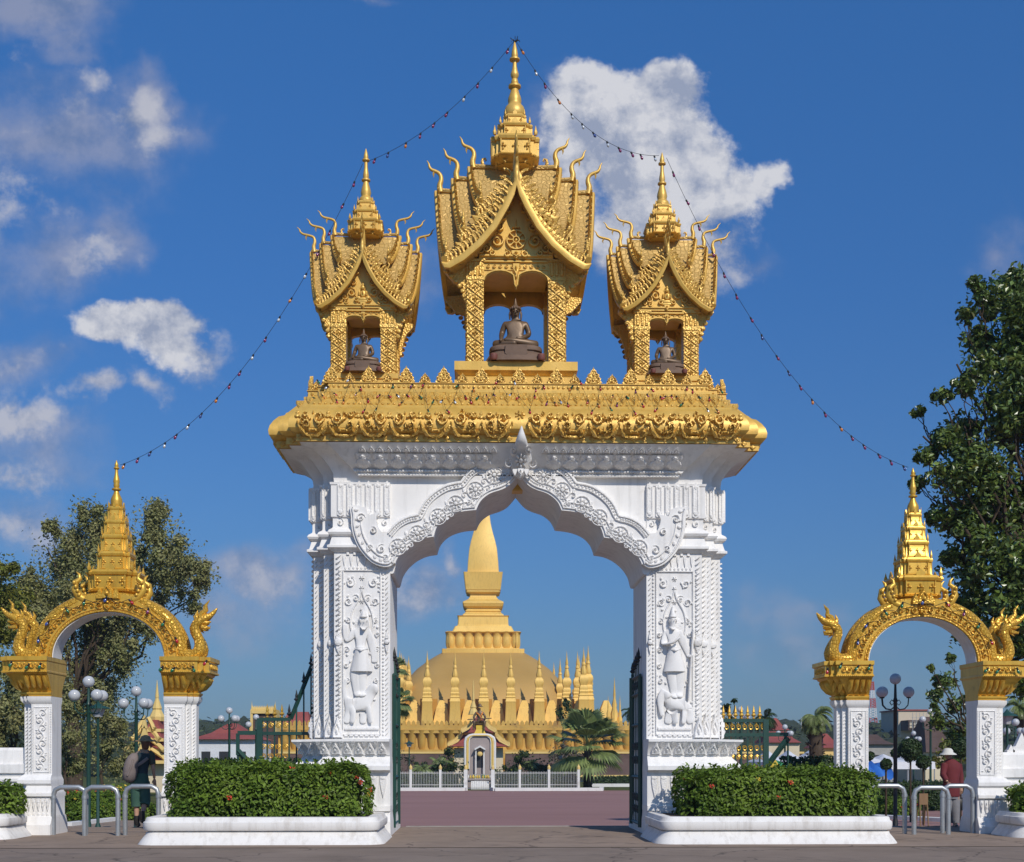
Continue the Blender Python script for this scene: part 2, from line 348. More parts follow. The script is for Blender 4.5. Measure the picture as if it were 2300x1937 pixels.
SC.view_settings.view_transform = 'Standard'; SC.view_settings.look = 'None'; SC.view_settings.exposure = 0; SC.view_settings.gamma = 1
W = bpy.data.worlds.new('World'); SC.world = W; W.use_nodes = True; t = W.node_tree; L = t.links
bg = t.nodes['Background']; bg.inputs['Strength'].default_value = .1
sky = nd(t, 'ShaderNodeTexSky', sky_type='NISHITA', sun_disc=False); sky.sun_elevation = SEL; sky.sun_rotation = PI - SAZ
sky.altitude = 200; sky.air_density = 1.0; sky.dust_density = .6; sky.ozone_density = 2.2
tc = nd(t, 'ShaderNodeTexCoord'); sp = nd(t, 'ShaderNodeSeparateXYZ'); L.new(tc.outputs['Generated'], sp.inputs[0])
def mth(op, a, b=None, c=None, clamp=False):
    n = nd(t, 'ShaderNodeMath', operation=op, use_clamp=clamp)
    for i, x in enumerate((a, b, c)):
        if x is None: continue
        if isinstance(x, (int, float)): n.inputs[i].default_value = x
        else: L.new(x, n.inputs[i])
    return n.outputs[0]
# clouds sit at bearings and heights above the horizon, over the whole northern half of the sky
yy = mth('MAXIMUM', sp.outputs['Y'], .05)
cv = nd(t, 'ShaderNodeCombineXYZ'); L.new(mth('DIVIDE', sp.outputs['X'], yy), cv.inputs[0]); L.new(mth('DIVIDE', sp.outputs['Z'], yy), cv.inputs[1])
def vmath(op, a, b=None, s=None):
    n = nd(t, 'ShaderNodeVectorMath', operation=op)
    for i, x in enumerate((a, b)):
        if x is None: continue
        if isinstance(x, tuple): n.inputs[i].default_value = x
        else: L.new(x, n.inputs[i])
    if s is not None: n.inputs['Scale'].default_value = s
    return n
def fbm(vec, scale, det, rough=.55):
    n = nd(t, 'ShaderNodeTexNoise', i_Scale=scale, i_Detail=det, i_Roughness=rough); L.new(vec, n.inputs['Vector']); return n
w1 = fbm(cv.outputs[0], 11, 6); w2 = vmath('SUBTRACT', w1.outputs['Color'], (.5,.5,.5)); w3 = vmath('SCALE', w2.outputs[0], s=.10)
pw = vmath('ADD', cv.outputs[0], w3.outputs[0]).outputs[0]
def field(blobs):
    acc = None
    for px, py, rx, ry, wt in blobs:
        d = cos(TH) - (px-1150)/F*sin(TH)
        a0 = (sin(TH)+(px-1150)/F*cos(TH))/d; e0 = (HZ-py)/F/d
        v = vmath('SUBTRACT', pw, (a0, e0, 0)); v = vmath('MULTIPLY', v.outputs[0], (F/rx, F/ry, 0)); ln = vmath('LENGTH', v.outputs[0])
        x = mth('MULTIPLY_ADD', ln.outputs['Value'], -wt, wt)
        acc = x if acc is None else mth('SMOOTH_MAX', acc, x, .12)
    return acc
cum = field([(1370,250,130,115,1.3),(1480,245,140,110,1.3),(1300,300,90,80,.9),(1560,330,135,125,1.2),(1330,350,120,110,1.2),(1470,420,230,160,1.3),(1640,420,110,95,1.1),(260,720,120,65,1.1),(360,750,130,85,1.15),
             (1270,420,130,100,1.0),(1735,400,55,65,.7),(1235,440,120,130,.9),(1400,490,180,110,1.0)])
cu2 = field([(300,725,150,80,1.1),(420,770,120,90,1.0),(1520,510,200,130,1.3),(1600,540,150,90,1.0),(1380,540,170,110,1.1),(1250,500,120,90,.8),(150,250,160,110,.6),(195,180,60,55,.7),(310,250,80,70,.7),(355,330,70,60,.55),
             (60,935,170,60,1.1),(200,890,120,50,1.0),(330,880,80,55,.75),(40,1080,150,80,.8),(10,900,60,90,.8),(80,470,120,70,.6),(210,560,90,60,.6),(60,790,110,50,.7),(40,1180,140,70,.7),(600,1320,110,60,.6),(960,1340,120,80,.75),(1010,1250,40,60,.6)])
vel = field([(90,35,240,120,1.0),(120,330,330,200,1.0),(330,260,90,110,.9),(380,330,70,60,.6),(90,560,210,140,.75),(250,520,90,110,.7),(60,800,190,80,.7),(90,1000,200,130,.7),(50,1180,160,100,.7),
             (600,1310,140,95,.85),(690,1240,90,50,.6),(960,1330,150,130,.9),(1010,1250,55,70,.8),(470,1400,180,80,.6),(1780,1400,260,80,.45),(1700,560,110,60,.5),(940,640,70,110,.55),(800,0,120,30,.7),
             (1230,330,160,150,.5),(1800,1470,300,60,.4),(2240,560,90,130,.5)])
f1 = fbm(cv.outputs[0], 17, 10, .62).outputs[0]
f2 = fbm(vmath('ADD', cv.outputs[0], (.012, .016, 0)).outputs[0], 17, 10, .62).outputs[0]
f3 = fbm(cv.outputs[0], 5, 8, .6).outputs[0]
def sstep(x, lo, hi):
    n = nd(t, 'ShaderNodeMapRange', interpolation_type='SMOOTHSTEP'); L.new(x, n.inputs['Value'])
    n.inputs['From Min'].default_value = lo; n.inputs['From Max'].default_value = hi; return n.outputs[0]
dc = sstep(mth('MULTIPLY_ADD', mth('SUBTRACT', f1, .5), 1.7, cum), .08, .50)
dw = mth('MULTIPLY', sstep(mth('MULTIPLY_ADD', mth('SUBTRACT', f1, .5), 3.0, cu2), .15, 1.0), .85)
dv = mth('MULTIPLY', sstep(mth('MULTIPLY_ADD', mth('SUBTRACT', f3, .5), 1.5, mth('MULTIPLY_ADD', mth('SUBTRACT', f1, .5), .7, vel)), .0, .85), .62)
lit = mth('MULTIPLY_ADD', mth('SUBTRACT', f1, f2), 5.0, mth('MULTIPLY_ADD', mth('SUBTRACT', f3, .5), 2.2, .66), clamp=True)
def mixc(f, a, b):
    n = nd(t, 'ShaderNodeMix', data_type='RGBA')
    if isinstance(f, float): n.inputs['Factor'].default_value = f
    else: L.new(f, n.inputs['Factor'])
    for k, x in (('A', a), ('B', b)):
        if isinstance(x, tuple): n.inputs[k].default_value = x
        else: L.new(x, n.inputs[k])
    return n.outputs['Result']
ccol = mixc(lit, (3.0, 3.5, 4.8, 1), (6.5, 6.6, 7.1, 1))
vcol = mixc(lit, (2.0, 2.45, 3.7, 1), (3.6, 3.7, 4.6, 1))
el_ = nd(t, 'ShaderNodeValToRGB'); L.new(mth('MAXIMUM', sp.outputs['Z'], 0.0), el_.inputs[0]); cr_ = el_.color_ramp
cr_.elements[0].position = 0; cr_.elements[0].color = (.33, .38, .50, 1); cr_.elements[1].position = .5; cr_.elements[1].color = (.40, .74, 1.0, 1)
for ps, cc in ((.08, (.35, .41, .51, 1)), (.2, (.37, .51, .66, 1)), (.34, (.36, .60, .82, 1))): e_ = cr_.elements.new(ps); e_.color = cc
skc = vmath('MULTIPLY', vmath('MULTIPLY', sky.outputs[0], el_.outputs[0]).outputs[0], (.78, 1.06, 1.27)).outputs[0]
c1 = mixc(dv, skc, vcol); c1 = mixc(dw, c1, mixc(.45, ccol, vcol)); c2 = mixc(dc, c1, ccol)
L.new(c2, bg.inputs[0])

# ---- setting: ground, road, pavement, plaza, kerbs
def sheet(name, x0, x1, y0, y1, dz, m, nx=1, poly=None):
    mb = MB(); ys = sorted(set([y0, y1] + [y for y in (25.1, 33, 60, 100, 160) if y0 < y < y1]))
    rows = [[(x0+(x1-x0)*i/nx, y, G(y)+dz) for i in range(nx+1)] for y in ys]
    mb.loft(rows, False, False, closed=False)
    o = mb.build(name, m); return tag(o, kind='structure')
sheet('ground', -2500, 2500, -60, 5000, -.006, M_EARTH)
sheet('road', -120, 120, -50, 19.3, .0, M_ROAD)
sheet('pavement', -60, 60, 19.3, 25.05, .006, M_PAVE)
sheet('plaza', -6.5, 34, 25.05, 93, .006, M_PLAZA)
sheet('garden_path', -13.5, -9.0, 25.05, 60, .004, M_PAVE)
def line_box(mb, p0, p1, w, h, z=None):
    p0, p1 = Vector(p0), Vector(p1); d = (p1-p0); n = max(1, int(d.length/12)); 
    side = Vector((-d.y, d.x, 0)).normalized()*w/2
    for k in range(n):
        a, b = p0+d*k/n, p0+d*(k+1)/n; za, zb = G(a.y) if z is None else z, G(b.y) if z is None else z
        q = []
        for pt, zz in ((a, za), (b, zb)):
            q.append([(pt.x-side.x, pt.y-side.y, zz-.05), (pt.x+side.x, pt.y+side.y, zz-.05), (pt.x+side.x, pt.y+side.y, zz+h), (pt.x-side.x, pt.y-side.y, zz+h)])
        mb.loft(q)
def kerb(name, pts, w=.2, h=.16):
    mb = MB()
    for a, b in zip(pts, pts[1:]): line_box(mb, (a[0], a[1], 0), (b[0], b[1], 0), w, h)
    return tag(mb.build(name, M_KERB), kind='structure')
kerb('kerb', [(fX(860,92),92), (fX(1040,92),92), (fX(1046,93.5),93.5)], .3, .24)
kerb('kerb', [(fX(1104,93.5),93.5), (fX(1112,91.5),91.5), (fX(1350,91.5),91.5), (fX(1352,95),95)], .3, .24)
kerb('kerb', [(fX(1325,107),107), (fX(1560,107),107)], .3, .26)
kerb('kerb', [(fX(150,42),42), (fX(250,45.5),45.5), (fX(352,51),51), (fX(460,58),58)], .35, .12)
kerb('kerb', [(fX(1960,47),47), (fX(2070,45),45), (fX(2190,43),43)], .5, .14)
mb = MB(); mb.box((fX(287, 16.65), 16.62, .006), (.30, .12, .004)); tag(mb.build('road_marking', M_KERB), kind='structure')
mb = MB(); mb.box((fX(1165,25.06), 25.06, .004), (4.4, .05, .03)); tag(mb.build('gate_threshold', M_GREYC), kind='structure')
# ================= main gateway
YF = 22.5; HD = .95; YC = YF + HD; XC = fX(1165, YF)
AW, SX, SY, OPN = 3.23, .21, .26, 2.25
zf = lambda py, o=0: fZ(py, YF - o)
gate = empty('gateway', (XC, YC, 0), 'tall white and gold gateway topped by three golden shrines in the middle', 'gateway')
def outer(o, a=AW, hd=HD, sx=SX, sy=SY):
    return [(a+o, -(hd+o)), (a+o, -(hd-sy+o)), (a+sx+o, -(hd-sy+o)), (a+sx+o, -(hd-2*sy+o)), (a+2*sx+o, -(hd-2*sy+o)),
            (a+2*sx+o, hd-2*sy+o), (a+sx+o, hd-2*sy+o), (a+sx+o, hd-sy+o), (a+o, hd-sy+o), (a+o, hd+o)]
def ring_full(o, z, a=AW, hd=HD):
    r = outer(o, a, hd); l = [(-x, y) for x, y in reversed(r)]
    return [(XC+x, YC+y, z) for x, y in r + l]
PROF = [(0, .45, 0.036), (zf(1846,.43), .42, 0.030), (zf(1836,.36), .33, 0.021), (zf(1826,.3), .24, 0.015), (zf(1823,.24), .22, 0.015), (zf(1822,.28), .28, 0.018), (zf(1811,.28), .28, 0.018),
        (zf(1810,.22), .22, 0.015), (zf(1736,.22), .22, 0.015), (zf(1731,.26), .26, 0.015), (zf(1730,.34), .34, 0.015), (zf(1721,.34), .34, 0.015), (zf(1720,.3), .31, 0.015), (zf(1714,.28), .27, 0.012), (zf(1704,.22), .19, 0.009),
        (zf(1698,.2), .17, 0.006), (zf(1697,.2), .19, 0.006), (zf(1690,.2), .20, 0.006), (zf(1676,.3), .27, 0.006), (zf(1666,.36), .35, 0.006), (zf(1661,.36), .35, 0.006), (zf(1660), .0, 0),
        (zf(1242), .0, 0), (zf(1241), .04, 0), (zf(1234,.08), .075, 0), (zf(1231,.11), .11, 0.000), (zf(1226,.11), .11, 0), (zf(1224,.08), .07, 0), (zf(1211), .04, 0), (zf(1208), .03, 0), (zf(1204), .085, 0), (zf(1199), .105, 0), (zf(1194), .085, 0),
        (zf(1189), .03, 0), (zf(1186), .02, 0), (zf(1166), .02, 0), (zf(1164), .05, 0), (zf(1094), .05, 0), (zf(1092), .065, 0), (zf(1087), .07, 0), (zf(1086), .0, 0), (zf(1065), .02, 0),
        (zf(1048,.1), .09, 0), (zf(1030,.15), .19, 0), (zf(1015,.3), .31, 0), (zf(1004,.45), .44, 0), (zf(997,.5), .53, 0)]
ZTOP = PROF[-1][0]
def relief_body(mb, s, fn, figure):
    """carved panel background: vines inside a beaded frame"""
    u0, u1 = 2.42, 3.07; z0, z1 = zf(1650), zf(1283)
    for uu in (u0, u1): mb.ridge([(uu, z0), (uu, z1)], .03, .03, fn, False)
    for zz in (z0, z1): mb.ridge([(u0, zz), (u1, zz)], .03, .03, fn, False)
    for k in range(46): mb.dome(u1+.065, z0+(z1-z0)*k/45, .026, .026, .03, fn, 6); mb.dome(u0-.05, z0+(z1-z0)*k/45, .022, .026, .03, fn, 6)
    rn = random.Random(5 if s > 0 else 9)
    for k in range(11): mb.leaf(u0+.03+.06*k, zf(1250), .055, .2, .025, fn, down=(k % 2 == 0), inner=False)
    for k in range(9): mb.dome(u0+.05+.07*k, zf(1277), .022, .03, .025, fn, 6)
    # upper scrollwork, mirrored about the panel axis
    um = (u0+u1)/2
    for sg in (-1, 1):
        for (du, py, r, a0) in ((.2,1310,.085,2.2),(.1,1345,.07,.5),(.23,1352,.075,3.4),(.24,1395,.055,1),(.27,1425,.05,2.5),(.26,1460,.055,.4),(.27,1495,.05,2.1),(.25,1530,.05,1.3)):
            mb.spiral(um+sg*du, zf(py), r, 1.35, a0 if sg > 0 else PI-a0, sg, .026, .035, fn)
        for k in range(16):
            mb.dome(um+sg*(.12+.2*rn.random()), zf(1295+rn.random()*300), .022, .03, .035, fn, 6, rot=rn.random()*3)
    for py, r in ((1300,.05),(1322,.045),(1352,.05),(1372,.04)): mb.rosette(um, zf(py), r, .04, fn, 6)
    # flame halo
    arc = [(um-.17, zf(1425)), (um-.2, zf(1400)), (um-.16, zf(1372)), (um-.04, zf(1345)), (um, zf(1325)), (um+.04, zf(1345)), (um+.16, zf(1372)), (um+.2, zf(1400)), (um+.17, zf(1425))]
    mb.ridge([(p.x, p.y) for p in crom([(a, b, 0) for a, b in arc], 4)], .035, .03, fn, False)
    mb.dome(um, zf(1402), .15, .15, .02, fn, 16)
    mb.ridge([(u0+.03, zf(1637)), (u1-.03, zf(1637))], .07, .04, fn, False)
    for k in range(7): mb.leaf(u0+.06+.09*k, zf(1655), .08, .07, .025, fn, inner=False)
def make_pier(s):
    rings = []
    for z, o, oi in PROF:
        r = [(OPN-oi, -(HD+o))] + outer(o) + [(OPN-oi, HD+o)]
        rings.append([(XC+s*x, YC+y, z) for x, y in r])
    body = MB(); body.loft(rings)
    pier = body.build('pier', M_WHITE, gate, smooth=30)
    pier['label'] = 'white carved pier on the %s side of the archway' % ('right' if s > 0 else 'left')
    fn = lambda u, v, h: (XC + s*u, YF - h, v)
    c = MB()
    # bottom band: reversed drop ornaments
    f2 = lambda u, v, h: (XC + s*u, YF - .22 - h, v)
    for k in range(7):
        u = 2.36 + .165*k
        c.leaf(u, zf(1742,.22), .13, .42, .03, f2, down=True, inner=False); c.ridge([(u, zf(1745,.22)), (u, zf(1785,.22))], .03, .055, f2); c.dome(u, zf(1748,.22), .06, .035, .05, f2, 8)
        c.ridge([(u+.08, zf(1742,.22)), (u+.08, zf(1800,.22))], .02, .03, f2)
    # lotus frieze over the plinth: follows the flare
    def ff(oo, dx=0, ax='y', xx=0):
        def g(u, v, h):
            t = max(0, min(1, (v-zf(1697,.2))/(zf(1663,.36)-zf(1697,.2)))); o = .19+.165*t**1.3
            return (XC+s*u, YF - o + oo - h, v)
        return g
    zb, zh = zf(1696,.2), zf(1664,.36)-zf(1696,.2)
    for k in range(6): c.leaf(2.34+.2*k+.04, zb, .17, zh*.92, .035, ff(0))
    for k in range(6): c.leaf(2.44+.2*k+.04, zb+zh*.98, .09, zh*.5, .025, ff(0), down=True, inner=False)
    for st in (1, 2):
        for k in range(1, 3): c.leaf(AW+SX*(st-.5)+.26+.02*k-.13*(2-k), zb, .13, zh*.9, .03, ff(SY*st))
    # outer faces of the frieze
    def fs(u, v, h):
        t = max(0, min(1, (v-zb)/zh)); o = .19+.165*t**1.3
        return (XC+s*(AW+2*SX+o+h), YC+u, v)
    for k in range(4): c.leaf(-.3+.2*k, zb, .17, zh*.92, .035, fs)
    # panel
    relief_body(c, s, fn, None)
    # twisted mouldings on main face, steps and outer side
    za, zk, zt = zf(1655), zf(1443), zf(1248)
    spots = [(3.155, 0, 1), (2.31, 0, .6), (AW+SX*.36, SY, .9), (AW+SX*.78, SY, .55), (AW+SX*1.36, 2*SY, .9), (AW+SX*1.78, 2*SY, .55)]
    for u, dy, sc in spots:
        b = .12 if u > 3.2 else 0
        c.rope((XC+s*u, YF+dy, za), (XC+s*u, YF+dy, zk-.08), .06*sc, .085, (0, -1, 0)); c.rope((XC+s*u, YF+dy, zk+.08), (XC+s*u, YF+dy, zt), .06*sc, .085, (0, -1, 0))
        if sc > .58:
            fk = lambda a, v, h, dy=dy: (XC+s*a, YF+dy-h, v)
            c.dome(u, zk, .085*sc, .09*sc, .09, fk, 10); c.leaf(u, zk+.05, .1*sc, .16, .04, fk, inner=False); c.leaf(u, zk-.05, .1*sc, .16, .04, fk, down=True, inner=False)
    for yy_ in (-.36, -.12, .12, .36):
        c.rope((XC+s*(AW+2*SX), YC+yy_, za), (XC+s*(AW+2*SX), YC+yy_, zt), .06, .085, (s, 0, 0))
    # flame corner leaves at the foot of the steps
    for u, dy, w in ((3.17, 0, .19), (AW+SX*.5, SY, .2), (AW+SX*1.5, 2*SY, .2)):
        fl = lambda a, v, h, dy=dy: (XC+s*a, YF+dy-.03-h, v)
        c.leaf(u, zf(1660), w, .46 if u > 3.2 else .40, .05, fl)
    for yy_ in (-.3, 0, .3):
        c.leaf(yy_, zf(1660), .24, .44, .05, lambda a, v, h: (XC+s*(AW+2*SX+.03+h), YC+a, v))
    # capital: fluted pendants and small scrolls
    f5 = lambda u, v, h: (XC+s*u, YF-.05-h, v)
    fl_list = [(2.30+.162*k, 0, .115) for k in range(6)] + [(AW+SX*(.24+.5*k)+.05, SY, .07) for k in range(2)] + [(AW+SX*(1.24+.5*k)+.05, 2*SY, .07) for k in range(2)]
    for u, dy, w in fl_list:
        fq = lambda a, v, h, dy=dy: (XC+s*a, YF+dy-.05-h, v)
        z0_, z1_ = zf(1160), zf(1087)
        for a, b, hh in ((-1, -.35, .04), (.35, 1, .04)):
            c.ridge([(u+(a+b)/2*w*.5, z0_+.06), (u+(a+b)/2*w*.5, z1_-.06)], w*.3, .035, fq, False)
        c.prism([(u-w/2, z0_), (u-w/2, z1_-.05), (u, z1_+.03), (u+w/2, z1_-.05), (u+w/2, z0_), (u, z0_-.03)], .0, .022, fn=lambda a, b, h, fq=fq: fq(a, b, h))
        c.dome(u, z0_+.05, w*.42, .055, .05, fq, 8); c.dome(u, z1_-.06, w*.3, .05, .045, fq, 6)
    f3_ = lambda u, v, h: (XC+s*u, YF-.02-h, v)
    for u, dy, r in ((3.12,0,.07),(2.93,0,.07),(2.74,0,.07),(2.5,0,.07),(2.34,0,.06),(AW+SX*.5,SY,.07),(AW+SX*1.5,2*SY,.07)):
        fq = lambda a, v, h, dy=dy: (XC+s*a, YF+dy-.02-h, v)
        c.spiral(u, zf(1176), r, 1.2, PI*.5, 1 if u > 2.8 else -1, .022, .03, fq)
    for k in range(8):   # side face pendants
        yy_ = -.42+.12*k
        c.prism([(YC+yy_-.04, zf(1160)), (YC+yy_-.04, zf(1095)), (YC+yy_, zf(1087)), (YC+yy_+.04, zf(1095)), (YC+yy_+.04, zf(1160))], XC+s*(AW+2*SX+.05), XC+s*(AW+2*SX+.09), 'x')
    o = c.build('carving', M_WCARVE, pier, smooth=35)
    return pier
piers = [make_pier(-1), make_pier(1)]
# --- relief figures: flattened standing deities on beasts
def relief_fig(s, pier):
    um = XC + s*2.745
    x = lambda px: fX(px, YF); z = zf
    fl = .42
    def V(px, py, d=0): return (x(px)-um, d, z(py))
    if s < 0:
        J = {'pel': (V(812,1471), (.085,.1)), 'wai': (V(811,1447), (.068,.1)), 'che': (V(812,1424), (.1,.12)), 'nec': (V(816,1408), (.04,.1)), 'hea': (V(818,1396,-.08), (.062,.1)), 'cr1': (V(819,1380), (.045,.08)), 'cr2': (V(822,1362), (.012,.03)),
             'shl': (V(797,1421), (.034,.08)), 'ell': (V(779,1440), (.024,.07)), 'hal': (V(777,1414,-.03), (.018,.06)), 'hnl': (V(776,1402,-.03), (.02,.05)),
             'shr': (V(829,1421), (.034,.08)), 'elr': (V(837,1452), (.024,.07)), 'har': (V(842,1478), (.018,.06)), 'hnr': (V(842,1490), (.02,.06)),
             'hl': (V(803,1483), (.09,.12)), 'kl': (V(798,1518), (.062,.1)), 'al': (V(804,1558), (.032,.08)), 'fl': (V(806,1564,-.1), (.03,.06)),
             'hr': (V(821,1483), (.09,.12)), 'kr': (V(812,1520), (.055,.1)), 'ar': (V(814,1558), (.032,.08)), 'fr': (V(816,1565,-.1), (.03,.06))}
    else:
        J = {'pel': (V(1514,1470), (.085,.1)), 'wai': (V(1511,1446), (.072,.1)), 'che': (V(1510,1424), (.1,.12)), 'nec': (V(1510,1408), (.04,.1)), 'hea': (V(1510,1394,-.08), (.062,.1)), 'cr1': (V(1510,1377), (.045,.08)), 'cr2': (V(1511,1360), (.012,.03)),
             'shl': (V(1496,1422), (.034,.08)), 'ell': (V(1490,1447,-.02), (.026,.07)), 'hal': (V(1511,1445,-.24), (.022,.06)), 'hnl': (V(1524,1432,-.24), (.024,.06)),
             'shr': (V(1525,1421), (.034,.08)), 'elr': (V(1538,1448), (.026,.07)), 'har': (V(1549,1472), (.02,.06)), 'hnr': (V(1552,1473,-.1), (.024,.06)),
             'hl': (V(1507,1484), (.085,.12)), 'kl': (V(1509,1518), (.055,.1)), 'al': (V(1516,1560), (.032,.08)), 'fl': (V(1512,1568,-.1), (.03,.06)),
             'hr': (V(1526,1484), (.085,.12)), 'kr': (V(1526,1518), (.055,.1)), 'ar': (V(1526,1558), (.032,.08)), 'fr': (V(1524,1567,-.1), (.03,.06))}
    E = [('pel','wai'),('wai','che'),('che','nec'),('nec','hea'),('hea','cr1'),('cr1','cr2'),('che','shl'),('shl','ell'),('ell','hal'),('hal','hnl'),('che','shr'),('shr','elr'),('elr','har'),('har','hnr'),
         ('pel','hl'),('hl','kl'),('kl','al'),('al','fl'),('pel','hr'),('hr','kr'),('kr','ar'),('ar','fr')]
    o = skin('carved_deity', J, E, M_WHITE, pier, scale=(1, .75, 1)); o.location = Vector((um, YF-.02, 0)) - wpos(pier)
    # skirt, crown rings, necklace
    m = MB(); fn = lambda u, v, h: (u, YF-.03-h, v)
    c0 = um + J['pel'][0][0]; zz = J['pel'][0][2]
    m.loft([[(c0+w*cos(a), YF-.02-.105*max(0, sin(a)), zz+dz) for a in [PI*i/10 for i in range(11)]] for w, dz in ((.1, .12), (.125, 0), (.16, -.14), (.19, -.27), (.195, -.3))], closed=False)
    for k in range(5): m.ridge([(c0-.12+.06*k, zz+.02), (c0-.15+.075*k, zz-.27)], .02, .13, fn)
    m.ridge([(c0-.12, zz+.1), (c0, zz+.06), (c0+.12, zz+.1)], .05, .14, fn); m.ridge([(c0, zz+.08), (c0+.015, zz-.2)], .06, .15, fn)
    hx, hz = um+J['hea'][0][0], J['hea'][0][2]
    m.dome(hx-.025, hz+.01, .012, .008, .17, fn, 6, lift=.12); m.dome(hx+.025, hz+.01, .012, .008, .17, fn, 6, lift=.12); m.ridge([(hx, hz+.02), (hx, hz-.015)], .016, .18, fn); m.ridge([(hx-.018, hz-.032), (hx+.018, hz-.032)], .01, .165, fn)
    for q in (-1, 1): m.dome(hx+q*.06, hz-.005, .014, .04, .09, fn, 6)
    m.lathe([(.062,0),(.066,.02),(.05,.03),(.045,.07),(.02,.11)], (hx, YF-.08, hz+.05), 10)
    m.ridge([(hx-.07, hz-.1), (hx-.02, hz-.16), (hx+.02, hz-.16), (hx+.07, hz-.1)], .025, .13, fn)
    if s > 0: m.ridge([(fX(1556,YF), zf(1415)), (fX(1550,YF), zf(1500)), (fX(1545,YF), zf(1572))], .035, .07, fn, False)
    ob = m.build('deity_costume', M_WHITE, pier, smooth=40)
    # the beast: a lion-like mount on the left, an elephant on the right
    if s < 0:
        J = {'bod': (V(806,1584), (.09,.12)), 'rum': (V(786,1583), (.09,.12)), 'sho': (V(824,1578), (.09,.12)), 'nek': (V(833,1558), (.07,.11)), 'hd': (V(840,1545,-.04), (.085,.12)), 'muz': (V(850,1548,-.08), (.045,.08)),
             'ta1': (V(776,1570), (.03,.05)), 'ta2': (V(773,1545), (.025,.04)), 'ta3': (V(778,1525), (.035,.04)), 'h1': (V(783,1604), (.036,.07)), 'h1f': (V(777,1626), (.024,.06)), 'h2': (V(794,1604,-.05), (.034,.07)), 'h2f': (V(791,1626,-.05), (.024,.06)),
             'f1': (V(817,1604), (.034,.07)), 'f1f': (V(815,1627), (.024,.06)), 'f2': (V(829,1602,-.05), (.034,.07)), 'f2f': (V(833,1626,-.05), (.026,.06))}
        E = [('bod','rum'),('bod','sho'),('sho','nek'),('nek','hd'),('hd','muz'),('rum','ta1'),('ta1','ta2'),('ta2','ta3'),('rum','h1'),('h1','h1f'),('rum','h2'),('h2','h2f'),('sho','f1'),('f1','f1f'),('sho','f2'),('f2','f2f')]
        nm = 'carved_lion'
    else:
        J = {'bod': (V(1524,1583), (.105,.13)), 'rum': (V(1541,1582), (.10,.12)), 'sho': (V(1507,1577), (.10,.13)), 'hd': (V(1494,1562,-.04), (.085,.12)), 'hd2': (V(1488,1555,-.06), (.06,.1)), 't1': (V(1482,1575,-.06), (.05,.07)), 't2': (V(1484,1595,-.06), (.038,.05)), 't3': (V(1487,1610,-.06), (.028,.04)),
             'ta1': (V(1553,1590), (.02,.04)), 'ta2': (V(1554,1610), (.02,.03)), 'h1': (V(1547,1604), (.036,.08)), 'h1f': (V(1552,1626), (.03,.07)), 'h2': (V(1537,1606,-.05), (.034,.08)), 'h2f': (V(1534,1627,-.05), (.03,.07)),
             'f1': (V(1504,1604), (.036,.08)), 'f1f': (V(1499,1627), (.03,.07)), 'f2': (V(1513,1604,-.05), (.034,.08)), 'f2f': (V(1517,1627,-.05), (.03,.07)), 'ear': (V(1506,1562,-.14), (.06,.03))}
        E = [('bod','rum'),('bod','sho'),('sho','hd'),('hd','hd2'),('hd2','t1'),('t1','t2'),('t2','t3'),('rum','ta1'),('ta1','ta2'),('rum','h1'),('h1','h1f'),('rum','h2'),('h2','h2f'),('sho','f1'),('f1','f1f'),('sho','f2'),('f2','f2f'),('hd','ear')]
        nm = 'carved_elephant'
    o = skin(nm, J, E, M_WHITE, pier, scale=(1, .6, 1)); o.location = Vector((um, YF-.02, 0)) - wpos(pier)
relief_fig(-1, piers[0]); relief_fig(1, piers[1])
# --- arch curve (left half, front plane, pixels) -> local metres
def px2(pts, Y=YF): return [(fX(a, Y)-XC, fZ(b, Y)) for a, b in pts]
lob1 = crom([(875,1289,0),(884,1288,0),(891,1264,0),(905,1243,0),(926,1225,0),(950,1214,0),(974.5,1209.6,0)], 4)
lob2 = crom([(974.5,1209.6,0),(983,1186,0),(1003,1166,0),(1034,1154,0),(1069.5,1149.4,0)], 4)
lob3 = crom([(1069.5,1149.4,0),(1080,1129,0),(1100,1113,0),(1128,1103,0),(1146,1092,0),(1165,1070,0)], 4)
half = px2([(p.x, p.y) for p in lob1 + lob2[1:] + lob3[1:]])
half[0] = (-OPN, half[0][1])
arch = half + [(-x, z) for x, z in reversed(half[:-1])]
mb = MB()     # spandrel wall: quads from the curve up to the top, front, back, soffit
ZS = zf(1000)
n = len(arch)
fr = [(XC+x, YF, z) for x, z in arch]; ft = [(XC+x, YF, ZS) for x, z in arch]
bk = [(XC+x, YF+2*HD, z) for x, z in arch]; bt = [(XC+x, YF+2*HD, ZS) for x, z in arch]
mb.add(fr + ft + bk + bt, [(i, i+1, n+i+1, n+i) for i in range(n-1)] + [(2*n+i+1, 2*n+i, 3*n+i, 3*n+i+1) for i in range(n-1)] + [(i+1, i, 2*n+i, 2*n+i+1) for i in range(n-1)] + [(n+i, n+i+1, 3*n+i+1, 3*n+i) for i in range(n-1)])
span = mb.build('arch_wall', M_WHITE, gate, smooth=25)
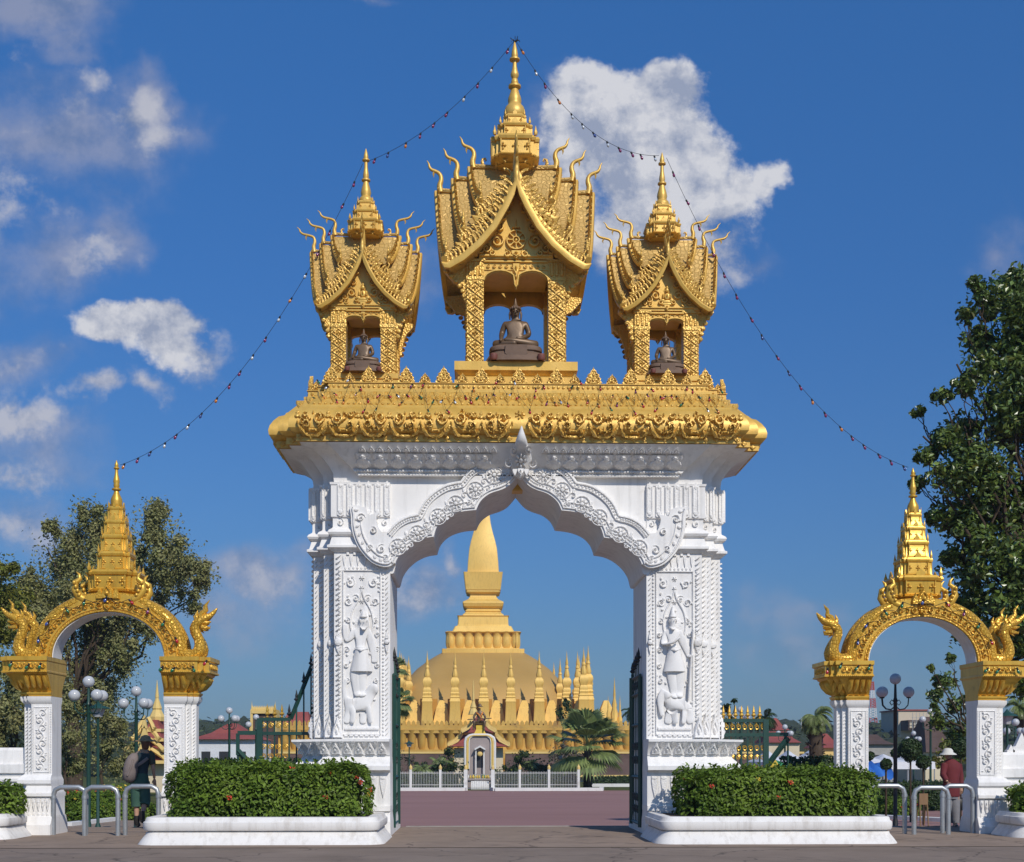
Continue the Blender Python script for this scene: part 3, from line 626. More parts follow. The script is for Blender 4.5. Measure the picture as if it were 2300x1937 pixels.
# --- proud arch band with tail curls
def band_poly():
    up = crom([(1165,1000,0),(1150,1008,0),(1131,1017,0),(1100,1033,0),(1071,1050,0),(1050,1065,0),(1034.6,1085,0)], 4) + \
         crom([(1034.6,1085,0),(1002,1092,0),(972,1110,0),(951,1132,0),(938,1158,0)], 4)[1:] + \
         crom([(938,1158,0),(915,1163,0),(893,1175,0),(878,1190,0),(870,1200,0)], 4)[1:]
    return px2([(p.x, p.y) for p in up])
ub = band_poly()
curl = px2([(p.x, p.y) for p in crom([(862,1203,0),(852,1190,0),(846,1170,0),(850,1158,0),(838,1160,0),(829,1161,0),(824,1148,0),(818,1144,0)], 4) +
            crom([(818,1144,0),(803,1141,0),(788,1143,0),(790,1165,0),(791,1188,0),(798,1216,0),(812,1242,0),(835,1266,0),(858,1276,0),(876,1276,0),(887,1268,0)], 4)[1:]])
low = half[7:]                      # the soffit edge from just above the spring
polyL = ub + curl + low
polyL = [p for i, p in enumerate(polyL) if i == 0 or math.hypot(p[0]-polyL[i-1][0], p[1]-polyL[i-1][1]) > 1e-4]
mb = MB(); mb.prism([(XC+x, z) for x, z in polyL], YF-.14, YF-.001)
mb.prism([(XC-x, z) for x, z in polyL], YF-.14, YF-.001)
bm_ = bmesh.new(); band = mb.build('arch_band', M_WHITE, gate)
bm_.from_mesh(band.data); bmesh.ops.triangulate(bm_, faces=[f for f in bm_.faces if len(f.verts) > 4]); bm_.to_mesh(band.data); bm_.free()
c = MB()
for s in (1, -1):
    fn = lambda u, v, h: (XC+s*u, YF-.14-h, v)
    def inset(pts, d):
        out = []
        for i, p in enumerate(pts):
            a, b = pts[max(i-1, 0)], pts[min(i+1, len(pts)-1)]; tx, ty = b[0]-a[0], b[1]-a[1]; l = math.hypot(tx, ty) or 1
            out.append((p[0]-ty/l*d, p[1]+tx/l*d))
        return out
    for d, w in ((-.05, .035), (-.15, .025)): c.ridge(inset(low, -d), w, .03, fn, False)
    for d, w in ((.035, .04), (.12, .025)): c.ridge(inset(ub, d), w, .035, fn, False)
    dd = inset(ub, .078)
    for p in dd[::1]: c.dome(p[0], p[1], .026, .02, .035, fn, 6)
    dd = inset(low, .1)
    for p in dd[::1]: c.dome(p[0], p[1], .022, .014, .03, fn, 6, rot=.6)
    cr = inset(curl[34:], .05); c.ridge(cr, .04, .035, fn, False)
    cr2 = inset(curl[40:], .17); c.ridge(cr2[:-4], .03, .03, fn, True)
    for k, i in enumerate(range(38, len(curl)-3, 3)): c.dome(inset(curl, .11)[i][0], inset(curl, .11)[i][1], .045, .03, .035, fn, 8, rot=k*.35)
    for px_, py_, r, a0, sg in ((812,1168,.085,0,1),(840,1196,.07,2,-1),(858,1237,.085,1,1),(868,1257,.06,3,-1),(832,1235,.06,0,1)):
        q = px2([(px_, py_)])[0]; c.spiral(q[0], q[1], r, 1.4, a0, sg, .028, .04, fn)
    # rosettes and fronds along the band axis
    mids = [(895,1233),(938,1203),(985,1165),(1024,1136),(1068,1105),(1110,1072)]
    q = px2(mids)
    for k, (u, v) in enumerate(q):
        c.rosette(u, v, .125, .07, fn, 9); c.ridge([(u+.145*cos(a), v+.145*sin(a)) for a in [2*PI*i/14 for i in range(15)]], .025, .03, fn, False)
        an = .62; du, dv = cos(an), sin(an)
        c.spiral(u+.19*du, v+.19*dv+.04, .065, 1.1, 0, 1, .024, .035, fn); c.spiral(u+.2*du+.06, v+.2*dv-.09, .05, 1.1, 2, -1, .024, .035, fn)
        c.dome(u+.2*du-.02, v+.2*dv+.12, .03, .05, .03, fn, 6, rot=.4); c.dome(u+.16, v-.04, .04, .025, .03, fn, 6, rot=.8)
c.build('band_carving', M_WCARVE, band, smooth=40)
fin = MB()
ax = fX(1170, YF-.5)
def el(py, w, d, o): return [(ax+w*cos(2*PI*i/14), YF-o-d*sin(2*PI*i/14), fZ(py, YF-o)) for i in range(14)]
fin.loft([el(1078, .03, .04, .18), el(1066, .11, .08, .2), el(1050, .17, .13, .22), el(1032, .21, .17, .28), el(1016, .17, .17, .42), el(1004, .125, .15, .58), el(990, .095, .1, .72), el(975, .055, .06, .78), el(957, .008, .01, .82)])
def fnf(u, v, h):
    t = max(0, min(1, (v-fZ(1050, YF-.2))/(fZ(975, YF-.78)-fZ(1050, YF-.2)))); o = .34+.5*t
    return (ax+u, YF-o-h, v)
fin.rosette(0, fZ(1040, YF-.3), .12, .12, fnf, 8)
for sg in (-1, 1):
    fin.spiral(sg*.13, fZ(1016, YF-.5), .07, 1.3, 0, sg, .03, .06, fnf); fin.spiral(sg*.2, fZ(1045, YF-.3), .08, 1.3, 1, -sg, .03, .07, fnf); fin.leaf(sg*.1, fZ(1058, YF-.2), .1, .14, .05, fnf, down=True, inner=False)
fin.leaf(0, fZ(1056, YF-.25), .13, .17, .08, fnf, down=True)
fin.build('arch_finial', M_WHITE, band, smooth=50)
pl = MB(); pl.box((fX(1160, 23.3), 23.3, fZ(1106, 23.3)+.18), (.95, .3, .36)); pl.build('crown_gold_box', M_GOLD, gate)  # gold coloured box inside the passage, behind the arch apex
# --- projecting lotus frieze block under the eave
mb = MB()
zb_, zt_ = zf(1070,.12), ZTOP - .004
def fo(t): return .14 + .40*t**1.25
lv = [0, .04, .05, .12, .13, .2, .21, .35, .5, .65, .8, .9, 1]
pr = [.14, .14, .1, .1, .15, .15, .1, .2, .28, .36, .44, .5, .56]
mb.loft([[(XC+sx*(2.80+.42*t+ (pr[i]-.14)*.2), yy, zb_+(zt_-zb_)*t) for sx, yy in ((-1, YF-pr[i]), (1, YF-pr[i]), (1, YF+.002), (-1, YF+.002))] for i, t in enumerate(lv)])
fz = mb.build('lotus_frieze', M_WHITE, gate)
c = MB(); H_ = zt_-zb_
def fnz(u, v, h):
    t = (v-zb_)/H_; o = pr[-1]
    for i in range(len(lv)-1):
        if lv[i] <= t <= lv[i+1]: o = pr[i]+(pr[i+1]-pr[i])*(t-lv[i])/(lv[i+1]-lv[i]+1e-9)
    return (XC+u, YF-o-h, v)
for k in range(-9, 10):
    if abs(k*.3) > .35: c.dome(k*.3, zb_+H_*.38, .145, .09, .10, fnz, 12); c.dome(k*.3, zb_+H_*.5, .05, .06, .12, fnz, 6)
    if abs(k*.3) > .35: c.leaf(k*.3, zb_+H_*.68, .29, H_*.40, .06, fnz, down=True)
for k in range(-18, 19):
    if abs(k*.15) > .3: c.leaf(k*.15, zb_+H_*.70, .14, H_*.2, .05, fnz)
for k in range(-50, 51):
    if abs(k*.056) > .6: c.dome(k*.056, zb_+H_*.165, .024, .024, .03, fnz, 6); c.dome(k*.056, zb_+H_*.02+.02, .02, .02, .02, fnz, 6)
c.build('frieze_carving', M_WCARVE, fz, smooth=35)
# --- golden cornice
def zo(py, o): return fZ(py, YF-o)
CP = [(ZTOP, .50), (zo(993.5,.56), .575), (zo(978,.57), .575), (zo(977,.57), .60), (zo(973,.6), .645), (zo(964,.66), .69), (zo(953,.69), .70), (zo(941,.68), .675), (zo(930,.64), .62), (zo(921,.55), .54), (zo(918,.5), .47), (zo(917,.46), .445),
      (zo(914,.42), .43), (zo(912,.4), .40), (zo(884,.14), .15), (zo(883,.14), .155), (zo(877,.14), .155), (zo(876,.1), .09), (zo(864,.06), .09), (zo(863,.1), .11), (zo(861.5,.1), .11)]
mb = MB(); mb.loft([ring_full(o, z) for z, o in CP])
corn = mb.build('cornice', M_GOLD, gate, smooth=32)
ZDECK = CP[-1][0]
c = MB()
def fprof(zz_):
    for (z0, o0), (z1, o1) in zip(CP, CP[1:]):
        if z0 <= zz_ <= z1: return o0 + (o1-o0)*(zz_-z0)/(z1-z0+1e-9)
    return CP[-1][1]
def fnrm(v):
    d = (fprof(v+.01)-fprof(v-.01))/.02; l = math.hypot(1, d); return 1/l, -d/l
def fc(u, v, h):
    a, b = fnrm(v); return (XC+u, YF-fprof(v)-h*a, v+h*b)
def fside(s, dy=0, dx=0):
    def g(u, v, h):
        a, b = fnrm(v); return (XC+s*(AW+2*SX+fprof(v)+h*a), YC+u, v+h*b)
    return g
def fstep(s, st): return lambda u, v, h: (XC+s*u, YF+SY*st-fprof(v)-h, v)
# fascia diamonds
zfa = (CP[1][0]+CP[2][0])/2
for k in range(-21, 22):
    u = k*.178; c.dome(u, zfa, .06, .055, .035, fc, 4); c.dome(u, zfa, .028, .028, .05, fc, 6)
for s in (-1, 1):
    for st in (1, 2): c.dome(AW+SX*(st-.5)+.575, zfa, .06, .055, .035, fstep(s, st), 4)
    for k in range(-5, 6): c.dome(k*.17, zfa, .06, .055, .035, fside(s), 4)
# scroll medallions on the fat roll
zc_, zr = (CP[5][0]+CP[8][0])/2-.02, .215
for k in range(-7, 8):
    if k == 0:
        c.rosette(0, zc_+.13, .1, .06, fc, 7); continue
    sg = 1 if k > 0 else -1; u = sg*(.39+.52*(abs(k)-1)); fl_ = 1 if k % 2 else -1
    ar = [(u+.255*cos(a), zc_-.02+zr*sin(a)*1.0) for a in [PI*1.02+PI*.96*i/14 for i in range(15)]] if fl_ < 0 else [(u+.255*cos(a), zc_+zr*sin(a)) for a in [PI*.98+PI*1.04*i/14 for i in range(15)]]
    c.ridge(ar, .07, .075, fc, True)
    c.ridge([(u+.2*cos(a), zc_+.02+zr*.72*sin(a)) for a in [PI*1.05+PI*.9*i/12 for i in range(13)]], .022, .03, fc, True)
    c.spiral(u-sg*.1*fl_, zc_+.04, .11, 1.5, PI*(.2 if fl_ > 0 else .9), sg*fl_, .042, .07, fc)
    c.spiral(u+sg*.12*fl_, zc_+.10, .065, 1.3, PI*.5, -sg*fl_, .036, .065, fc); c.spiral(u+sg*.1*fl_, zc_-.07, .075, 1.2, PI*1.3, sg*fl_, .038, .07, fc)
    for a, r in ((.3,.2),(.9,.17),(1.6,.15),(2.3,.17),(2.9,.2)): c.dome(u+r*1.1*cos(a), zc_+.02+r*.85*sin(a), .035, .02, .045, fc, 6, rot=a)
    for q in (-.06, .05, .15): c.dome(u+q, zc_-.14, .024, .024, .05, fc, 6)
    rr_ = random.Random(k+50)
    for q in range(11):
        a = rr_.random()*6.28; r1 = rr_.uniform(.25, .95); uu, vv = u+.22*r1*cos(a), zc_+.0+.165*r1*sin(a); a2 = rr_.random()*6.28; l_ = .05
        c.ridge([(uu, vv), (uu+l_*cos(a2), vv+l_*sin(a2)), (uu+l_*1.3*cos(a2+.7), vv+l_*1.3*sin(a2+.7)), (uu+l_*1.1*cos(a2+1.3), vv+l_*1.1*sin(a2+1.3))], .028, .06, fc)
    for q in range(9):
        a = PI+PI*(q+.5)/9; c.dome(u+.262*cos(a), zc_-.0+zr*1.02*sin(a), .03, .022, .07, fc, 6, rot=a+1.57)
    c.dome(u+.27*sg, zc_+.08, .05, .04, .05, fc, 8); c.dome(u+.27*sg, zc_+.15, .035, .045, .04, fc, 6)
for s in (-1, 1):
    for k in (-.28, .28):
        c.ridge([(k+.2*cos(a), zc_+zr*sin(a)) for a in [PI+PI*i/12 for i in range(13)]], .05, .04, fside(s)); c.spiral(k, zc_+.03, .1, 1.5, 0, 1, .035, .045, fside(s))
# upper slope: pendant triangles and beads
z0_, z1_ = CP[13][0], CP[14][0]
for k in range(-17, 18):
    u = k*.2
    c.leaf(u, z1_-.01, .19, (z1_-z0_)*.86, .03, fc, down=True)
    c.dome(u+.1, z0_+(z1_-z0_)*.62, .05, .06, .035, fc, 6)
for k in range(-36, 37): c.dome(k*.098, z0_+.02, .03, .022, .03, fc, 6)
for s in (-1, 1):
    for st in (1, 2): c.leaf(AW+SX*(st-.5)+.3, z1_-.01, .19, (z1_-z0_)*.86, .03, fstep(s, st), down=True)
    for k in range(-2, 3): c.leaf(k*.2, z1_-.01, .19, (z1_-z0_)*.86, .03, fside(s), down=True)
    for k in range(-4, 5): c.dome(k*.11, z0_+.02, .03, .022, .03, fside(s), 6)
zb2 = (CP[17][0]+CP[18][0])/2
for k in range(-38, 39): c.dome(k*.087, zb2, .03, .034, .025, fc, 8)
for s in (-1, 1):
    for k in range(-5, 6): c.dome(k*.087, zb2, .03, .034, .025, fside(s), 8)
    for st in (1, 2):
        for q in (0, 1): c.dome(AW+SX*(st-.8+.45*q)+.09, zb2, .03, .034, .025, fstep(s, st), 8)
c.build('cornice_carving', M_GCARVE, corn, smooth=40)
def crest(w, hh):
    m = MB()
    o = [(-.44,0),(-.52,.14),(-.42,.24),(-.47,.36),(-.34,.46),(-.36,.58),(-.2,.68),(-.16,.8),(-.05,.9),(0,1.04),(.05,.9),(.16,.8),(.2,.68),(.36,.58),(.34,.46),(.47,.36),(.42,.24),(.52,.14),(.44,0)]
    m.prism([(a*w, b*hh) for a, b in o], -.03, .03)
    fq = lambda u, v, h: (u, -.03-h, v)
    for s in (1, -1):
        m.ridge([(s*a*w*.82, b*hh*.9+.01) for a, b in o[1:9]], w*.07, .02, fq)
        m.spiral(s*w*.22, hh*.22, w*.15, 1.2, PI/2, -s, w*.07, .025, fq); m.dome(s*w*.2, hh*.48, w*.07, hh*.07, .025, fq, 6)
    m.dome(0, hh*.3, w*.12, hh*.13, .035, fq, 8); m.dome(0, hh*.6, w*.08, hh*.13, .03, fq, 6); m.dome(0, hh*.08, w*.3, hh*.06, .03, fq, 8)
    return m
big = crest(.285, .30); sml = crest(.2, .185)
bo = so_ = None
def put(kind, x, y, rz):
    global bo, so_
    base = bo if kind else so_
    loc = Vector((XC+x, YC+y, ZDECK-.004)) - wpos(corn)
    if base is None:
        o = (big if kind else sml).build('crest_leaf', M_GCARVE, corn, loc=loc, smooth=40)
        if kind: bo = o
        else: so_ = o
    else: o = base.copy(); COL.objects.link(o); o.location = loc
    o.rotation_euler[2] = rz
for k in range(-10, 11):
    put(k % 2 == 0, k*.3275, -HD-.05, 0)
for s in (-1, 1):
    put(False, s*(AW+SX*.6+.03), -HD+SY-.05, 0); put(False, s*(AW+SX*1.5+.05), -HD+2*SY-.05, 0)
    for k in range(3): put(k != 1, s*(AW+2*SX+.05), -.34+.34*k, s*PI/2)
# ================= roofed shrines on the deck
def gprof(t):        # gable curve: fall (0..1) at t of the half span
    tb = [(0,0),(.17,.30),(.34,.54),(.55,.74),(.8,.91),(1,1)]
    for (a, b), (c_, d) in zip(tb, tb[1:]):
        if a <= t <= c_: return b+(d-b)*(t-a)/(c_-a)
    return 1
def spire_into(mb, tiers, prof, redent=.16):
    """stacked redented boxes then a turned finial. tiers: (z0, z1, half width at z0, at z1)"""
    def sq(h, z):
        d = h*redent
        q = [(h, -h+2*d), (h, h-2*d), (h-d, h-2*d), (h-d, h-d), (h-2*d, h-d), (h-2*d, h)]
        out = []
        for k in range(4):
            a = k*PI/2
            for x, y in [(h, -h+2*d), (h, h-2*d), (h-d, h-2*d), (h-d, h-d), (h-2*d, h-d)]:
                out.append((round(x*cos(a)-y*sin(a), 5), round(x*sin(a)+y*cos(a), 5), z))
        return out
    for z0, z1, h0, h1 in tiers:
        m = (h0+h1)/2; dz = z1-z0
        mb.loft([sq(h0*.96, z0), sq(h0, z0+dz*.05), sq(h0*.93, z0+dz*.12), sq(h1*.93, z0+dz*.72), sq(h1*1.0, z0+dz*.76), sq(h1*1.04, z0+dz*.88), sq(h1*.98, z1)])
        for a in range(4):
            ca, sa = cos(a*PI/2), sin(a*PI/2)
            fn = lambda u, v, h, ca=ca, sa=sa, m=m: (-u*ca - (m*.93+h)*(-sa)*-1, -u*sa - (m*.93+h)*ca, v) if False else ((u*ca + (m*.94+h)*sa), (u*sa - (m*.94+h)*ca), v)
            zc = z0+dz*.42
            for u in (-m*.5, 0, m*.5):
                for b in range(4): mb.dome(u+m*.085*cos(b*PI/2), zc+m*.085*sin(b*PI/2)*1.3, m*.06, m*.045, m*.07, fn, 6, rot=b*PI/2)
                mb.dome(u, zc, m*.035, m*.035, m*.09, fn, 6)
            for u in (-.6, .6): mb.ridge([(u*h0, z0+dz*.12), (u*h1, z0+dz*.74)], m*.07, m*.05, fn, False)
            # corner leaflets on each ledge, middle leaf
            mb.prism([(-h1*.16, z1-.01), (-h1*.2, z1+dz*.12), (0, z1+dz*.34), (h1*.2, z1+dz*.12), (h1*.16, z1-.01)], 0, .02, fn=lambda u, v, t, ca=ca, sa=sa, h1=h1: (u*ca+(h1*.9+t)*sa, u*sa-(h1*.9+t)*ca, v))
            x, y = (h1*.86)*(ca-sa), (h1*.86)*(sa+ca)
            mb.lathe([(h1*.06, z1-.01), (h1*.085, z1+dz*.1), (h1*.05, z1+dz*.2), (.002, z1+dz*.42)], (x, y, 0), 6)
    mb.lathe(prof, (0, 0, 0), 20)
def build_shrine(nm_label, p, org):
    """all coordinates local to the base centre"""
    z0 = p['zb']; W = p['W']; cw = p['cw']; zc = p['zc']; zg = p['zg']
    root = MB()
    for z, o in p['ped']: pass
    pd = p['ped']; rings = [[(sx*(p['pw']+o), sy*(p['pd']+o), z) for sx, sy in ((-1,-1),(1,-1),(1,1),(-1,1))] for z, o in pd]
    root.loft(rings)
    sh = root.build('shrine', M_GOLD, gate, loc=Vector(org)-wpos(gate))
    sh['label'] = nm_label
    def sub(mb, n, m, sm=38): return mb.build(n, m, sh, loc=(0, 0, 0), smooth=sm)
    # columns with lattice
    for sx in (-1, 1):
        for sy in (-1, 1):
            c = MB(); cx, cy = sx*(W-cw/2), sy*(W-cw/2); h = cw/2
            sq = lambda o, z: [(cx-h-o, cy-h-o, z), (cx+h+o, cy-h-o, z), (cx+h+o, cy+h+o, z), (cx-h-o, cy+h+o, z)]
            c.loft([sq(0, z0), sq(0, zc-.06), sq(.01, zc-.05), sq(.015, zc), sq(.005, zc+.02), sq(.005, zg-.05), sq(.03, zg-.04), sq(.03, zg)])
            for ang in ([0, 1] if sx > 0 else [0, 3]) if sy < 0 else ([1] if sx > 0 else [3]):
                ca, sa = cos(ang*PI/2), sin(ang*PI/2)
                fn = lambda u, v, t: (cx + u*ca+(h+t)*sa, cy + u*sa-(h+t)*ca, v)
                nd_ = max(5, round((zc-z0)/(cw*.72))); st = (zc-.08-z0)/nd_
                for k in range(nd_):
                    a, b, m = z0+k*st, z0+(k+1)*st, z0+(k+.5)*st; e = h*.86
                    c.ridge([(0, a), (e, m), (0, b)], cw*.07, cw*.08, fn, False); c.ridge([(0, a), (-e, m), (0, b)], cw*.07, cw*.08, fn, False)
                    for q in range(4): c.dome(cw*.1*cos(q*PI/2), m+cw*.1*sin(q*PI/2), cw*.1, cw*.06, cw*.12, fn, 6, rot=q*PI/2)
                    for q in (-1, 1): c.dome(q*h*.72, a, cw*.07, cw*.1, cw*.08, fn, 6)
                for q in (-1, 1):
                    for k in range(nd_*3): c.dome(q*h*.93, z0+(k+.5)*st/3, cw*.045, cw*.06, cw*.07, fn, 6)
                for u in (-h*.6, 0, h*.6):    # fluted cap
                    c.ridge([(u, zc+.03), (u, zg-.08)], cw*.26, cw*.1, fn, False); c.dome(u, zg-.07, cw*.12, cw*.14, cw*.08, fn, 6)
                for u in (-h*.5, h*.5): c.leaf(u, zc-.07, cw*.4, cw*.35, .02, fn, down=True, inner=False)
            sub(c, 'column', M_GCARVE)
    # arched screens between columns (front and back, and the two sides)
    wi = W-cw; c = MB()
    def screen(fn):
        top = zg; ptz = p['za']; cz = p['zcu']
        lob = []
        r = wi/2; n = 9
        for k in range(n+1):
            a = PI - PI*k/n*.93
            lob.append((-wi/2 + r*cos(a)*1.0, ptz - (ptz-cz)*.62*(1-sin(a))))
        lob[-1] = (-.02, cz+.04); lob.append((0, cz))
        lobf = lob + [(-x, z) for x, z in reversed(lob[:-1])]
        m_ = len(lobf); vs = []
        for t in (-.06, .06): vs += [fn(x, z, t) for x, z in lobf] + [fn(x, top, t) for x, z in lobf]
        fs = []
        for i in range(m_-1):
            fs += [(i, i+1, m_+i+1, m_+i), (2*m_+i+1, 2*m_+i, 3*m_+i, 3*m_+i+1), (i+1, i, 2*m_+i, 2*m_+i+1), (m_+i, m_+i+1, 3*m_+i+1, 3*m_+i)]
        c.add(vs, fs)
        g = lambda u, v, h: fn(u, v, .06+h)
        c.ridge([(x, z+.03) for x, z in lobf], .045, .03, g, False)
        c.ridge([(-wi, zg-.04), (wi, zg-.04)], .05, .04, g, False); c.ridge([(-wi, ptz+.035), (wi, ptz+.035)], .02, .02, g, False) if p['big'] else None
        k = 5 if p['big'] else 3
        for s in (-1, 1):
            for i in range(k):
                c.spiral(s*wi*(i+.6)/(k+.3), (ptz+zg)/2-.01, wi*.07, 1.2, PI/2, s, .02, .03, g)
        c.leaf(0, zg-.06, wi*.26, (zg-cz)*.6, .04, g, down=True)
    y_ = W-.07
    screen(lambda u, v, t: (u, -y_-t, v)); screen(lambda u, v, t: (-u, y_+t, v))
    screen(lambda u, v, t: (y_+t, u, v)); screen(lambda u, v, t: (-y_-t, -u, v))
    c.box((0, 0, zg-.03), (2*wi+.02, 2*wi+.02, .04))
    sub(c, 'arched_screen', M_GOLD)
    # eave brackets
    zb_e = p['arms'][0][3]
    for sx in (-1, 1):
        for sy in (-1, 1):
            c = MB(); ex = p['arms'][0][2]-.12
            for kx in (0,):
                pts = [(W, zc-.42*p['bk']), (W+.06, zc-.38*p['bk']), (W+.07, zc-.12*p['bk']), (W+(ex-W)*.55, zb_e-.25*p['bk']), (ex, zb_e-.04), (ex, zb_e+.02), (W, zb_e+.06)]
                if kx == 0: c.prism([(sx*a, b) for a, b in pts], sy*(W-.04), sy*(W-.18))
                else: c.prism([(sy*a, b) for a, b in pts], sx*(W-.04), sx*(W-.18), 'x')
            g = lambda u, v, h: (sx*u, sy*(W-.04)+sy*h, v)
            for i in range(6):
                t = i/5; c.dome(W+.05+(ex-W-.1)*t**1.5, zc-.32*p['bk']+(zb_e-zc+.25*p['bk'])*t, .05, .045, .04, g, 6)
            sub(c, 'eave_bracket', M_GCARVE)
    # roofs: cross gabled, three stepping tiers each way
    roof = MB(); barge = MB(); hooks = MB(); fins = MB()
    ns = [0, .09, .17, .26, .34, .45, .55, .68, .8, .9, 1]
    curlm = lambda q, out, up, sz: hooks.tube([q, q+up*sz*.55+out*sz*.15, q+up*sz*1.0+out*sz*.05, q+up*sz*1.1-out*sz*.3, q+up*sz*.85-out*sz*.42, q+up*sz*.7-out*sz*.2], [sz*.24, sz*.25, sz*.2, sz*.16, sz*.12, sz*.06], 5)
    for ang, key in ((0, 'side'), (2, 'side'), (3, 'front'), (1, 'front')):
        ca, sa = round(cos(ang*PI/2)), round(sin(ang*PI/2))
        T = lambda d, u, z: Vector((d*ca-u*sa, d*sa+u*ca, z))     # d outward, u across
        rows = p['arms'] if key == 'side' else p['farms']
        for ti, (zr, sp, do, ze) in enumerate(rows):
            din = rows[ti+1][2]-.12 if ti+1 < len(rows) else .05
            lean = .17 if key == 'side' else .12*p['k']
            H = zr-ze; L_ = []
            for sgn in (-1, 1):
                for t in (reversed(ns) if sgn < 0 else ns[1:]):
                    L_.append((sgn*sp*t, zr-H*gprof(t), t))
            th = .07*p['k']; m_ = len(L_)
            dd = lambda t: do-lean*t
            ro = [T(dd(t), u, z) for u, z, t in L_]
            orow = p['farms'] if key == 'side' else p['arms']
            def din_(u, z):
                j = 0 if abs(u) > orow[1][2] else (1 if abs(u) > orow[2][2] else 2)
                zr2, sp2, do2, ze2 = orow[j]
                if z >= zr2: return 0.0
                q = (zr2-z)/(zr2-ze2); t2 = 0
                while t2 < 1 and gprof(t2) < q: t2 += .02
                return max(0, sp2*t2-.06)
            ri = [T(min(din_(u, z), dd(t)-.02), u, z) for u, z, t in L_]
            bo_ = [T(dd(t), u*.985, z-th) for u, z, t in L_]; bi = [T(min(din_(u, z), dd(t)-.02), u*.985, z-th) for u, z, t in L_]
            b0 = m_
            roof.add(ro+ri+bo_+bi, [(i, i+1, m_+i+1, m_+i) for i in range(m_-1)] + [(2*m_+i+1, 2*m_+i, 3*m_+i, 3*m_+i+1) for i in range(m_-1)] + [(i+1, i, 2*m_+i, 2*m_+i+1) for i in range(m_-1)] + [(0, m_, 3*m_, 2*m_), (m_-1, 2*m_-1, 4*m_-1, 3*m_-1)])
            # barge board
            bw, bt = .12*p['k'], .085*p['k']
            ring = []
            for i, (u, z, t) in enumerate(L_):
                a, b = L_[max(i-1, 0)], L_[min(i+1, m_-1)]; tx, tz = b[0]-a[0], b[1]-a[1]; l = math.hypot(tx, tz); nx, nz = -tz/l, tx/l
                if abs(u) < 1e-6: nx, nz = 0, 1.35
                d0 = dd(t)-bt*.3; d1 = dd(t)+bt*.7
                up = .3*bw; dn = -.6*bw
                ring.append([T(d0, u+nx*dn, z+nz*dn), T(d1, u+nx*dn, z+nz*dn), T(d1+.015, u+nx*0, z), T(d1, u+nx*up, z+nz*up), T(d0, u+nx*up, z+nz*up)])
            # little upturned ends
            e0 = ring[0]; e1 = ring[-1]
            ex = .10*p['k']
            ring.insert(0, [q*1.0 + (T(0, -ex, -.01)-T(0, 0, 0)) + Vector((0, 0, .02)) for q in e0]); ring.append([q + (T(0, ex, -.01)-T(0, 0, 0)) + Vector((0, 0, .02)) for q in e1])
            barge.loft(ring)
            # hooks along the slopes
            nh = max(4, int(math.hypot(sp, H)/(.105*p['k']**.7)))
            for sgn in (-1, 1):
                for i in range(nh):
                    t = (i+.7)/nh; u = sgn*sp*t; z = zr-H*gprof(t)
                    t2 = min(1, t+.03); sl_u, sl_z = sgn*sp*(t2-t), -H*(gprof(t2)-gprof(t)); l = math.hypot(sl_u, sl_z) or 1
                    nu, nz = abs(sl_z)/l*sgn, abs(sl_u)/l
                    q = T(dd(t)-.0, u+nu*.03, z+nz*.03); 
                    curlm(q, (T(0, -sgn, 0)-T(0, 0, 0)), Vector(T(0, nu, 0)-T(0, 0, 0))+Vector((0, 0, nz+.35)), .115*p['k']**.8)
                q = T(dd(1), sgn*(sp+.02), ze+.02); o_ = T(0, sgn, 0)-T(0, 0, 0)
                hooks.tube([q-o_*.05*p['k'], q+Vector((0,0,.09))*p['k'], q+(Vector((0,0,.2))-o_*.03)*p['k'], q+(Vector((0,0,.3))+o_*.03)*p['k'], q+(Vector((0,0,.38))-o_*.01)*p['k']], [.05*p['k'], .045*p['k'], .03*p['k'], .02*p['k'], .006], 6)
            # naga finial
            k = p['k']**.8*(1.02 if p['big'] else 1.12)
            path = [(-.05,-.05),(-.03,.07),(-.055,.16),(-.05,.24),(-.01,.30),(.06,.335),(.12,.36),(.155,.41),(.165,.46),(.20,.52)]
            rad = [.065,.058,.05,.042,.036,.034,.032,.026,.018,.005]
            fo = 1 if p['big'] else 1.75
            pts = crom([T(do+a*k*(fo if a > 0 else 1), 0, zr+.06+b*k) for a, b in path], 3); rr = []
            for i in range(len(pts)):
                f = i/(len(pts)-1)*(len(rad)-1); a = int(min(f, len(rad)-2)); rr.append((rad[a]+(rad[a+1]-rad[a])*(f-a))*k*(.9 if p['big'] else .8))
            fins = MB(); fins.tube(pts, rr, 7)
            fins.tube([T(do+.07*k*fo, 0, zr+.06+.33*k), T(do+.085*k*fo, 0, zr+.06+.27*k), T(do+.075*k*fo, 0, zr+.06+.22*k)], [.025*k, .016*k, .003], 5)
            sub(fins, 'naga_finial', M_GOLD, 60)
            # ridge roll and crest curls
            roof.tube([T(din, 0, zr+.02), T(do, 0, zr+.05)], .045*p['k'], 8)
            for a in (.35, .7)[:2 if ti == 2 else 1]:
                d_ = din+(do-din)*a; curlm(T(d_, 0, zr+.05), T(1, 0, 0)-T(0, 0, 0), Vector((0, 0, 1)), .13*p['k'])
        # tympanum
        zr, sp, do, ze = rows[0]; H = zr-ze
        dy = W if key == 'front' else W-.03
        pts = [(sgn*sp*t, zr-H*gprof(t)-.04) for sgn, t in [(-1, t) for t in reversed(ns) if zr-H*gprof(t)-.04 > zg] + [(1, t) for t in ns[1:] if zr-H*gprof(t)-.04 > zg]]
        pts = [(-pts[-1][0], zg)] + pts + [(pts[-1][0], zg)]
        tm = MB(); tm.loft([[T(dy-.05, u, z) for u, z in pts], [T(dy+.03, u, z) for u, z in pts]])
        g = lambda u, v, h: tuple(T(dy+.03+h, u, v))
        w0 = pts[-1][0]; kk = p['k']
